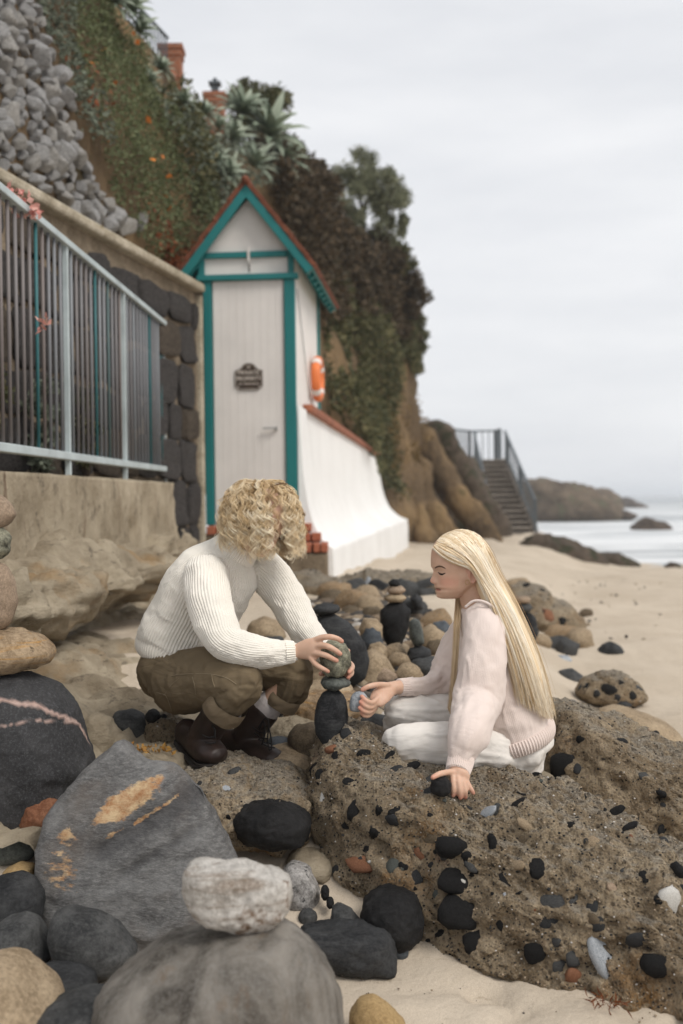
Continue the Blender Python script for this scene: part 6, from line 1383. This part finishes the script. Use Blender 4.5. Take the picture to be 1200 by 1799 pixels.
# trousers
LT = [limb([(903, 1285, 3.57), (908, 1310, 3.57), (911, 1325, 3.57)], [(.110, .160), (.116, .168), (.085, .14)]),
      limb([(912, 1326, 3.50), (850, 1316, 3.44), (780, 1310, 3.40), (715, 1308, 3.39), (697, 1308, 3.392)], [.076, .076, .070, .060, .054]),
      limb([(900, 1296, 3.68), (840, 1275, 3.65), (780, 1258, 3.62), (715, 1253, 3.58), (699, 1253, 3.572)], [.09, .076, .067, .056, .052]),
      limb([(918, 1316, 3.45), (918, 1318, 3.57), (916, 1316, 3.68)], [.066, .074, .066], (0, 0, 1)),
      limb([(700, 1320, 3.42), (780, 1345, 3.50), (870, 1350, 3.58)], [.05, .055, .05]), limb([(698, 1268, 3.60), (770, 1320, 3.68), (860, 1345, 3.72)], [.048, .055, .05])]
garment('trousers', LT, .006, M['creamcloth'], pw, fold=.008, fscale=.10, seed=22, it=3, crease=.006)

# long straight hair
GU = [[(761, 963, 3.50), (775, 978, 3.475), (794, 989, 3.468), (814, 994, 3.464), (828, 996, 3.463), (838, 1008, 3.463), (847, 1027, 3.455), (858, 1045, 3.43), (872, 1080, 3.40), (892, 1140, 3.385), (905, 1195, 3.385), (912, 1238, 3.39)],
      [(764, 957, 3.515), (779, 965, 3.482), (802, 975, 3.465), (823, 989, 3.460), (836, 1007, 3.460), (848, 1027, 3.455), (862, 1046, 3.43), (880, 1085, 3.40), (902, 1140, 3.385), (920, 1195, 3.385), (932, 1248, 3.39)],
      [(774, 949, 3.53), (794, 956, 3.492), (814, 969, 3.468), (830, 986, 3.461), (844, 1010, 3.460), (860, 1035, 3.448), (874, 1056, 3.425), (896, 1100, 3.40), (916, 1150, 3.39), (935, 1205, 3.39), (950, 1258, 3.40)],
      [(786, 940, 3.54), (808, 943, 3.515), (829, 960, 3.482), (845, 982, 3.470), (859, 1012, 3.468), (874, 1040, 3.455), (889, 1064, 3.435), (910, 1108, 3.415), (930, 1155, 3.41), (948, 1208, 3.41), (964, 1266, 3.42)],
      [(802, 934, 3.548), (820, 933, 3.55), (838, 941, 3.535), (853, 956, 3.525), (863, 978, 3.515), (873, 1005, 3.51), (888, 1031, 3.50), (901, 1054, 3.485), (922, 1098, 3.465), (942, 1150, 3.455), (958, 1205, 3.45), (973, 1264, 3.45)],
      [(800, 934, 3.56), (820, 935, 3.575), (838, 943, 3.58), (852, 958, 3.585), (862, 980, 3.58), (871, 1007, 3.575), (884, 1033, 3.56), (897, 1056, 3.54), (916, 1100, 3.51), (936, 1152, 3.49), (952, 1206, 3.48), (962, 1258, 3.48)]]
mS = 21; GA = np.stack([crom(np.array([W(*p) for p in g]), mS) for g in GU]); rng = np.random.default_rng(31)
def push_out(G):
    Q = G.reshape(-1, 3).copy(); z = to_local(Q, H0, HB); ids = np.nonzero((z[:, 2] > .05) & (z[:, 2] < .25) & (np.abs(z[:, 0]) < .13))[0]
    for i in ids:
        loc, nn, _, dist = bb.find_nearest(Q[i])
        dv = Vector(Q[i]) - loc
        if dv.dot(nn) < .0025: Q[i] = loc + nn * (.0025 + .0015 * ((i * 7919) % 13) / 13)
    return Q.reshape(G.shape)
def wstrands(n, umin, umax, jit, r, dd=0.0, nclump=90):
    uc = np.sort(rng.uniform(umin, umax, nclump)); cl = rng.integers(0, nclump, n); u = np.clip(uc[cl] + rng.normal(size=n) * .035, 0, len(GU) - 1.001); k = u.astype(int); t = (u - k)[:, None, None]
    G = GA[k] * (1 - t) + GA[k + 1] * t; s = np.linspace(0, 1, mS)[None, :, None]
    coff = rng.normal(size=(nclump, 1, 3)) * np.array([.004, .004, .003]); G = G + coff[cl] * np.clip(s * 1.6, 0, 1) + rng.normal(size=(n, 1, 3)) * jit * (.3 + s)
    w1 = rng.uniform(0, 6.28, (nclump, 1)); wob = .0035 * np.sin(np.linspace(0, 9, mS)[None] + w1[cl]) * s[..., 0]; G[..., 0] += wob; G[..., 1] += dd
    G = push_out(G)
    for _k in range(2): G[:, 1:-1] = .25 * G[:, :-2] + .5 * G[:, 1:-1] + .25 * G[:, 2:]
    G = push_out(G)
    Lc = to_local(G.reshape(-1, 3), H0, HB) - np.array([-.006, 0, .113]); en = np.linalg.norm(Lc / np.array([.098, .080, .1025]), axis=1); kk_ = np.where((en < 1.0) & (Lc[:, 2] > -.03), 1.0 / np.maximum(en, .2), 1.0)
    G = (np.array(H0) + (Lc * kk_[:, None] + np.array([-.006, 0, .113])) @ HB).reshape(G.shape)
    cut = rng.uniform(.88, 1.0, n); G = np.stack([np.stack([np.interp(np.linspace(0, c, mS), np.linspace(0, 1, mS), g[:, a]) for a in range(3)], 1) for g, c in zip(G, cut)])
    sh = np.clip(.58 + .27 * rng.normal(size=nclump)[cl] + .10 * rng.normal(size=n), 0, 1)[:, None] * np.ones((n, mS)); sh = sh - .10 * np.exp(-np.linspace(0, 8, mS))[None]
    return G, sh, np.full(n, r)
A1 = wstrands(2700, 0, 4.3, .0016, .0010, 0, 210); A2 = wstrands(550, 3.6, 4.99, .003, .0008, .0, 50); A3 = wstrands(240, 0, 4.9, .006, .0006)
# locks hanging on the far side in front of the shoulder
fl = np.stack([crom(np.array([W(*p) for p in g]), mS) for g in [[(770, 958, 3.60), (790, 985, 3.635), (802, 1020, 3.635), (803, 1050, 3.60), (800, 1090, 3.52), (797, 1150, 3.46), (793, 1205, 3.44), (788, 1245, 3.43)], [(776, 950, 3.60), (800, 980, 3.64), (812, 1020, 3.63), (812, 1050, 3.60), (808, 1090, 3.52), (804, 1150, 3.46), (798, 1210, 3.44), (793, 1255, 3.43)]]])
t = rng.random((260, 1, 1)); FG = fl[0] * (1 - t) + fl[1] * t + rng.normal(size=(260, 1, 3)) * .002
strG = np.concatenate([A1[0], A2[0], A3[0], FG]); strS = np.concatenate([A1[1], A2[1], A3[1], np.full((260, mS), .32) + rng.normal(size=(260, 1)) * .1]); strR = np.concatenate([A1[2], A2[2], A3[2], np.full(260, .0012)])
cap = quad_ellipsoid(HW_([-.026, 0, .124]), HB, (.073, .071, .082)); v, f, _ = limb([(838, 975, 3.55), (856, 1020, 3.53), (876, 1062, 3.475), (900, 1115, 3.445), (922, 1175, 3.435), (936, 1225, 3.44), (944, 1248, 3.45)], [(.045, .06), (.042, .055), (.042, .035), (.045, .03), (.045, .028), (.04, .024), (.03, .015)])
strands('hair', strG, strR, strS, M['hairw'], pw, extra=[(cap[0], cap[1], .36), (v, f, .42)])
# ------------------------------------------------------------------ crouching person, left
pm = empty('person', W(400, 1345, 3.65)); tag(pm, 'person with curly blonde hair crouching in a cream ribbed sweater and dark boots', 'person')
upm = Vector((.50, -.06, .86)).normalized(); fm = Vector((.75, -.50, -.46)); fm = (fm - upm * fm.dot(upm)).normalized(); lm = upm.cross(fm).normalized()
HS = 1.03; HM0 = W(430, 962, 3.66); hp, HMW, HMB = head_parts(HM0, fm, lm, upm, HS)
FD = Vector((.75, -.66, 0)).normalized()
parts = list(hp)
for pts, rad, ref in [([(440, 925, 3.70), (425, 955, 3.72), (405, 985, 3.735)], [.052, .052, .062], (0, 1, 0)),
                 ([(318, 1150, 3.78), (345, 1085, 3.77), (380, 1020, 3.74), (405, 980, 3.73)], [(.10, .08), (.12, .085), (.12, .085), (.08, .06)], tuple(FD)),
                 ([(360, 1012, 3.62), (375, 1075, 3.54), (400, 1125, 3.48), (460, 1146, 3.475), (515, 1145, 3.485), (522, 1145, 3.482)], [.045, .042, .036, .03, .024, .024], (0, 1, 0)),
                 ([(462, 990, 3.85), (500, 1045, 3.82), (535, 1105, 3.75), (575, 1150, 3.65), (596, 1168, 3.59)], [.045, .04, .036, .03, .025], (0, 1, 0)),
                 ([(320, 1175, 3.72), (375, 1190, 3.59), (425, 1197, 3.49)], [.07, .06, .045], (0, 1, 0)), ([(425, 1200, 3.49), (392, 1240, 3.53), (366, 1285, 3.58)], [.045, .042, .035], (0, 1, 0)),
                 ([(365, 1165, 3.86), (450, 1168, 3.8), (520, 1174, 3.725)], [.07, .06, .045], (0, 1, 0)), ([(520, 1178, 3.725), (485, 1225, 3.737), (446, 1282, 3.762)], [.045, .04, .035], (0, 1, 0))]:
    v, f, _ = limb(pts, rad, ref); parts.append((v, f))
tipsM = []
v, f, _ = limb([(519, 1145, 3.482), (530, 1143, 3.472), (543, 1141, 3.462), (553, 1140, 3.455)], [(.021, .017), (.028, .016), (.034, .015), (.034, .013)], ref=(.15, 1, .1)); parts.append((v, f))
for pts, r in [([(550, 1126, 3.46), (566, 1120, 3.442), (580, 1119, 3.436), (593, 1122, 3.440), (601, 1127, 3.446)], .0098), ([(552, 1136, 3.456), (568, 1134, 3.436), (579, 1137, 3.428), (590, 1143, 3.430), (598, 1149, 3.434)], .0100),
               ([(550, 1147, 3.455), (564, 1149, 3.437), (574, 1152, 3.430), (584, 1157, 3.431), (592, 1161, 3.434)], .0096), ([(545, 1155, 3.458), (554, 1166, 3.445), (562, 1172, 3.438), (570, 1176, 3.438), (577, 1180, 3.441)], .0086),
               ([(532, 1136, 3.49), (548, 1128, 3.52), (562, 1126, 3.55)], .011),
               ([(598, 1166, 3.585), (612, 1164, 3.565), (619, 1172, 3.53), (613, 1181, 3.485)], .0098), ([(598, 1174, 3.585), (612, 1174, 3.565), (618, 1182, 3.535), (611, 1190, 3.495)], .0094), ([(596, 1180, 3.585), (607, 1184, 3.57), (612, 1190, 3.55), (608, 1196, 3.52)], .0085),
               ([(596, 1160, 3.58), (606, 1150, 3.57), (612, 1143, 3.56)], .0105), ([(590, 1176, 3.60), (575, 1182, 3.575), (563, 1184, 3.55)], .010)]:
    parts.append(finger(pts, r)); tipsM.append(W(*pts[-1]))
v, f, _ = limb([(592, 1164, 3.60), (598, 1169, 3.585), (603, 1173, 3.578)], [(.024, .016), (.032, .015), (.028, .012)], ref=(.3, 1, .1)); parts.append((v, f))
V, F = remesh(parts, .0033, 2, .4); bmn = obj('body', V, F, M['skin'], pm); skin_attrs(bmn, V, HM0, HMB, tipsM, HS)
for l0 in (1, -1):
    P = [HMW(np.array([f_, l0 * l_, z_]) * HS) for f_, l_, z_ in [(.089, .016, .098), (.086, .03, .1025), (.074, .046, .099)]]; v, f, _ = tube([Vector(p) for p in P], [.002, .0026, .0014], n=14, seg=6); obj('eyebrow', v, f, M['brow'], bmn)
    P = [HMW(np.array([f_, l0 * l_, z_]) * HS) for f_, l_, z_ in [(.080, .019, .082), (.0795, .031, .080), (.072, .045, .082)]]; v, f, _ = tube([Vector(p) for p in P], [.0008, .0016, .001], n=14, seg=6); obj('eyelash', v, f, M['lash'], bmn)
# ribbed sweater
LM = [limb([(305, 1152, 3.79), (318, 1125, 3.785), (338, 1085, 3.775), (362, 1040, 3.755), (388, 1000, 3.735), (408, 972, 3.725), (417, 960, 3.722)], [(.135, .112), (.162, .125), (.165, .122), (.168, .116), (.150, .10), (.085, .075), (.068, .066)], tuple(FD), capk=.12),
      limb([(362, 1008, 3.625), (366, 1050, 3.575), (380, 1098, 3.52), (398, 1128, 3.485), (440, 1144, 3.47), (485, 1147, 3.475), (513, 1145, 3.484)], [.075, .072, .066, .061, .052, .043, .034], (.3, 1, .2)),
      limb([(455, 992, 3.85), (480, 1015, 3.84), (503, 1052, 3.815), (526, 1090, 3.77), (545, 1118, 3.72), (575, 1150, 3.65)], [.070, .069, .063, .057, .050, .036], (.3, 1, .2))]
garment('sweater', LM, .0042, M['cream_knit'], pm, ribs=[84, 46, 46], rib_amp=.0013, fold=.008, fscale=.09, seed=41, it=5)
ribband('collar', [(407, 974, 3.724), (416, 961, 3.722), (422, 953, 3.72)], [(.080, .078), (.075, .072), (.069, .067)], 54, M['cream_knit'], pm, ref=tuple(FD), amp=.0018)
ribband('cuff', [(500, 1146, 3.479), (508, 1145.5, 3.482), (517, 1145, 3.485)], [.037, .0345, .032], 30, M['cream_knit'], pm, amp=.002)
ribband('hem', [(316, 1136, 3.787), (308, 1149, 3.79), (302, 1163, 3.792)], [(.158, .128), (.150, .126), (.132, .114)], 78, M['cream_knit'], pm, ref=tuple(FD), amp=.0022)
# khaki trousers with turn-ups
LP = [limb([(318, 1158, 3.78), (318, 1180, 3.775), (325, 1200, 3.765)], [(.145, .118), (.15, .125), (.12, .11)], tuple(FD)),
      limb([(312, 1198, 3.71), (345, 1194, 3.645), (385, 1192, 3.565), (418, 1193, 3.50), (430, 1198, 3.478)], [.108, .105, .092, .074, .064]),
      limb([(428, 1200, 3.482), (412, 1220, 3.505), (402, 1233, 3.52)], [.064, .066, .062]),
      limb([(350, 1170, 3.86), (400, 1165, 3.84), (460, 1166, 3.79), (508, 1172, 3.735), (522, 1178, 3.722)], [.105, .10, .088, .070, .060]),
      limb([(520, 1182, 3.722), (511, 1205, 3.727), (504, 1220, 3.732)], [.060, .058, .052])]
garment('trousers', LP, .0055, M['khaki'], pm, fold=.008, fscale=.075, seed=52, it=3, crease=.006)
for pts, rad in [([(405, 1230, 3.516), (398, 1239, 3.526), (391, 1250, 3.54)], [.066, .0685, .068]), ([(503, 1220, 3.732), (498, 1229, 3.736), (492, 1239, 3.741)], [.055, .0575, .0565])]:
    V, F, _ = tube([W(*q_) for q_ in pts], rad, seg=48, n=14, cap=False); F = F[:-2]; V = V + .0035 * fbm(V, 22, 2, 5)[:, None]; obj('turn_up', V, F, M['khakihem'], pm)
tb = garment  # keep name short below
bvt = None
for ob in pm.children:
    if ob.name.startswith('trousers'):
        n = len(ob.data.vertices); VV = np.empty(n * 3, np.float32); ob.data.vertices.foreach_get('co', VV); bvt = BVHTree.FromPolygons(VV.reshape(-1, 3).tolist(), [tuple(p.vertices) for p in ob.data.polygons]); trous = ob
for pts in [[(288, 1192), (310, 1186), (335, 1184), (365, 1184), (395, 1190), (415, 1202)], [(268, 1215), (280, 1218), (291, 1222), (298, 1238), (302, 1250)], [(338, 1190), (342, 1205), (344, 1220)], [(372, 1186), (374, 1198), (378, 1208)], [(288, 1222), (300, 1205), (314, 1192)]]:
    P = on_surface(bvt, pts, .0008)
    if len(P) > 2: v, f, _ = tube(P, [.0013] * len(P), n=30, seg=5); obj('seam', v, f, M['thread'], trous)
# boots
def boot(path, shaft, label, rs=1.0):
    b = empty('boot', W(*path[0])); attach(b, pm); b['label'] = label
    P = [W(*p) for p in path]; dirf = (P[-1] - P[0]).normalized(); side = dirf.cross(Vector((0, 0, 1))).normalized(); dn = side.cross(dirf).normalized(); dn = dn if dn.z < 0 else -dn
    foot = tube(P, [(.036 * rs, .040 * rs), (.038 * rs, .045 * rs), (.043 * rs, .042 * rs), (.047 * rs, .036 * rs), (.042 * rs, .030 * rs)][:len(P)], ref=tuple(dn), n=40, seg=24)
    sh = tube([W(*p) for p in shaft], [.049, .051, .052], n=20, seg=24)
    V, F = remesh([foot[:2], sh[:2]], .0035, 4); V = V + qnormals(V, F) * (.002 * fbm(V, 30, 3, 7))[:, None]
    obj('upper', V, F, M['boot'], b)
    so = tube([p + dn * .034 * rs for p in P[:1]] + [p + dn * .037 * rs for p in P[1:-1]] + [P[-1] + dn * .027 * rs + dirf * .006], [(.038 * rs, .012), (.040 * rs, .012), (.046 * rs, .011), (.051 * rs, .011), (.045 * rs, .010)], ref=tuple(dn), n=40, seg=24)
    Vs = so[0]; obj('sole', Vs, so[1], M['bootsole'], b)
    m = MB()   # welt stitching round the sole
    ring = [P0 + dn * .026 * rs + side * s * w for s in (1, -1) for P0, w in (zip(P, (.037, .040, .046, .050, .044)) if s == 1 else zip(P[::-1], (.044, .050, .046, .040, .037)))]
    v, f, _ = tube([Vector(p) for p in ring + [ring[0]]], [.0022] * (len(ring) + 1), n=80, seg=6, cap=False); obj('welt', v, f, M['bootsole'], b)
    return b, P, dirf, side, dn
b1, P1, df1, sd1, dn1 = boot([(327, 1284, 3.655), (342, 1300, 3.62), (356, 1312, 3.58), (368, 1320, 3.55), (378, 1325, 3.53)], [(356, 1294, 3.592), (371, 1273, 3.570), (388, 1246, 3.54)], 'dark boot resting on its toe with the heel raised', 1.12)
b2, P2_, df2, sd2, dn2 = boot([(395, 1298, 3.80), (418, 1308, 3.77), (442, 1318, 3.735), (465, 1327, 3.70), (482, 1333, 3.675)], [(430, 1298, 3.770), (443, 1277, 3.763), (465, 1248, 3.752)], 'dark laced boot with the laces hanging loose')
def laces(b, pts_list):
    for pts in pts_list:
        v, f, _ = tube([W(p[0] + (4 if b is b2 else 0), p[1], p[2] - (.022 if b is b2 else .02)) for p in pts], [.0024] * len(pts), n=34, seg=6); obj('lace', v, f, M['lace'], b)
laces(b2, [[(450, 1278, 3.69), (462, 1262, 3.67), (468, 1272, 3.665), (466, 1300, 3.67), (470, 1318, 3.66)], [(452, 1280, 3.69), (459, 1268, 3.675), (461, 1290, 3.67), (456, 1308, 3.675)], [(455, 1282, 3.69), (466, 1276, 3.67), (472, 1296, 3.66), (473, 1315, 3.655), (469, 1316, 3.655)],
           [(440, 1278, 3.705), (452, 1286, 3.69), (462, 1288, 3.70)], [(443, 1288, 3.70), (456, 1296, 3.685), (467, 1298, 3.69)], [(450, 1298, 3.69), (462, 1305, 3.675), (473, 1307, 3.68)], [(456, 1306, 3.685), (468, 1312, 3.67), (478, 1314, 3.67)]])
laces(b1, [[(372, 1275, 3.525), (378, 1283, 3.51), (377, 1296, 3.51)], [(356, 1292, 3.53), (367, 1296, 3.52), (376, 1294, 3.525)], [(360, 1303, 3.52), (370, 1306, 3.51), (379, 1304, 3.515)]])
v, f, _ = limb([(460, 1254, 3.754), (468, 1244, 3.749), (475, 1235, 3.745)], [.0485, .0485, .048]); obj('sock', v, f, M['sock'], pm)
# curly hair
rng = np.random.default_rng(77); mS = 26; nl, ns_ = 400, 8; G, SH_, RR_ = [], [], []
cs = np.array([-.012, 0, .125]) * HS; rad = np.array([.096, .080, .088]) * HS; zfloor = W(450, 985, 3.6).z
while len(G) < nl * ns_:
    q = rng.normal(size=3); q /= np.linalg.norm(q)
    if q[2] < -.25 or (q[0] > .55 and q[2] < .45): continue
    root = HMW(cs + q * rad); out = q @ HMB; out = np.array(out)
    if root[2] < zfloor + .12 and q[2] < .0 and q[0] > .1: continue
    tipz = zfloor + rng.uniform(-.006, .075) + .02 * (out[0] < -.2); Lf = max(.06, root[2] - tipz)
    horiz = out.copy(); horiz[2] = 0; hn = np.linalg.norm(horiz); horiz = horiz / (hn + 1e-6)
    spread = rng.uniform(.012, .036); s = np.linspace(0, 1, mS)
    lift = np.clip(out[2], 0, 1)
    base = root + out * (.012 * np.sin(np.minimum(1, s * 4) * PI / 2))[:, None]
    # top roots first run along the skull and then drop
    tang = horiz if hn > .15 else np.array([math.cos(rng.uniform(0, 6.28)), math.sin(rng.uniform(0, 6.28)), 0])
    ra_ = rng.normal() * .55; tang = np.array([tang[0] * math.cos(ra_) - tang[1] * math.sin(ra_), tang[0] * math.sin(ra_) + tang[1] * math.cos(ra_), 0])
    run = (.06 * lift + spread * .5) * (1 - np.exp(-s * 4.0)); drop = Lf * np.where(s < .25, s * s * 2.0 * (1 - .6 * lift), 0); s2 = np.clip((s - .12 * lift) / (1 - .12 * lift), 0, 1)
    base = base + tang * run[:, None]; base[:, 2] -= Lf * s2 ** (1.05 + .35 * lift)
    amp = rng.uniform(.006, .016) * np.clip(s * 2.2, 0, 1); ph = rng.uniform(0, 6.28); wl = rng.uniform(.036, .06); ang = ph + rng.choice((-1, 1)) * s * Lf / wl * 6.28
    sd_ = np.cross(tang, [0, 0, 1.0]); base = base + sd_ * (amp * np.cos(ang))[:, None] + tang * (amp * .8 * np.sin(ang))[:, None]
    bx_, by_ = project(base[int(mS * .55):]); hit_ = (((bx_ - 489) / 17) ** 2 + ((by_ - 942) / 38) ** 2) < 1
    if hit_.sum() > 4 and rng.random() < .88 and base[-1, 1] < 3.68: continue
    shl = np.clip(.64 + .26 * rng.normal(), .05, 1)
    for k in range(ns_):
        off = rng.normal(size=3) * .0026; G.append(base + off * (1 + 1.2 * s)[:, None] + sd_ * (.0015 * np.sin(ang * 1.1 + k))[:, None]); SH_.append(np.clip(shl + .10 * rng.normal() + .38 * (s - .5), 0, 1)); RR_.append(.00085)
fly = rng.choice(len(G), 90); 
for i in fly:
    g = G[i].copy(); d_ = rng.normal(size=3); g += d_ * (np.linspace(0, 1, mS)[:, None] ** 1.5) * .014; G.append(g); SH_.append(SH_[i]); RR_.append(.0006)
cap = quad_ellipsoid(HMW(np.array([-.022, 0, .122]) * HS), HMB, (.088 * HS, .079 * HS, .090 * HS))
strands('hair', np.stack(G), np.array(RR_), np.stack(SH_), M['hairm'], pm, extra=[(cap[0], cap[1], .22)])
# ------------------------------------------------------------------ loose cobbles; only those that show are kept, each named by its place in the row
rc = random.Random(21); CC = ['dark', 'tan', 'brown', 'grey', 'black', 'pale tan', 'orange', 'pinkish', 'mid grey', 'dark brown']
ORD = 'first second third fourth fifth sixth seventh eighth ninth tenth eleventh twelfth'.split()
def jumble(n, xr, dr, sz, where, group):
    out = []
    for i in range(n):
        d = rc.uniform(*dr); x = rc.uniform(*xr) * d / FPX; s = rc.uniform(*sz); k = rc.randrange(10)
        o = inst('cobble', CM[k], (x, d, gz(x, d) + s * .3), (rc.uniform(-.4, .4), rc.uniform(-.4, .4), rc.uniform(0, 6.28)), (s, s, s)); out.append((o, k))
    bpy.context.view_layer.update(); dg = bpy.context.evaluated_depsgraph_get(); by = {}
    for o, k in out:
        h = SC.ray_cast(dg, CAM, (o.location + Vector((0, 0, o.scale.x * .3)) - CAM).normalized())
        if not h[0] or h[4].name != o.name: bpy.data.objects.remove(o); continue
        by.setdefault(k, []).append(o)
    for k, L in by.items():
        L.sort(key=lambda o: o.location.x / o.location.y)
        for i, o in enumerate(L): tag(o, (ORD[i] + ' ' if len(L) > 1 else 'only ') + CC[k] + ' cobble from the left ' + where if len(L) > 1 else 'only ' + CC[k] + ' cobble lying loose ' + where, 'stone', group, 'thing')
jumble(60, (-70, 170), (5.6, 8.6), (.05, .13), 'in the jumble below the white wall', 'cobbles below the white wall')
jumble(26, (-20, 190), (4.5, 5.6), (.04, .085), 'among the stacks behind the hands', 'cobbles among the stacks')
jumble(26, (-330, -70), (3.9, 4.8), (.04, .09), 'behind the crouching person', 'cobbles behind the crouching person')
jumble(16, (300, 430), (7.5, 11.5), (.06, .15), 'beside the long brown beach rock', 'cobbles by the long brown rock')
# ------------------------------------------------------------------ sea haze
hz = MB(); hz.box((0, 3540, 3.0), (8400, 7200, 19.0)); hzo = hz.build('haze', None); tag(hzo, 'thin grey sea haze over beach and water', 'haze', kind='stuff')
hm = bpy.data.materials.new('sea_haze'); hm.use_nodes = True; hm.node_tree.nodes.clear()
pv = N(hm.node_tree, 'ShaderNodeVolumePrincipled'); pv.inputs['Color'].default_value = (.93, .95, .98, 1); pv.inputs['Density'].default_value = .0010; pv.inputs['Anisotropy'].default_value = .2
ho = N(hm.node_tree, 'ShaderNodeOutputMaterial'); hm.node_tree.links.new(pv.outputs['Volume'], ho.inputs['Volume']); hzo.data.materials.append(hm)
SC.cycles.volume_bounces = 1
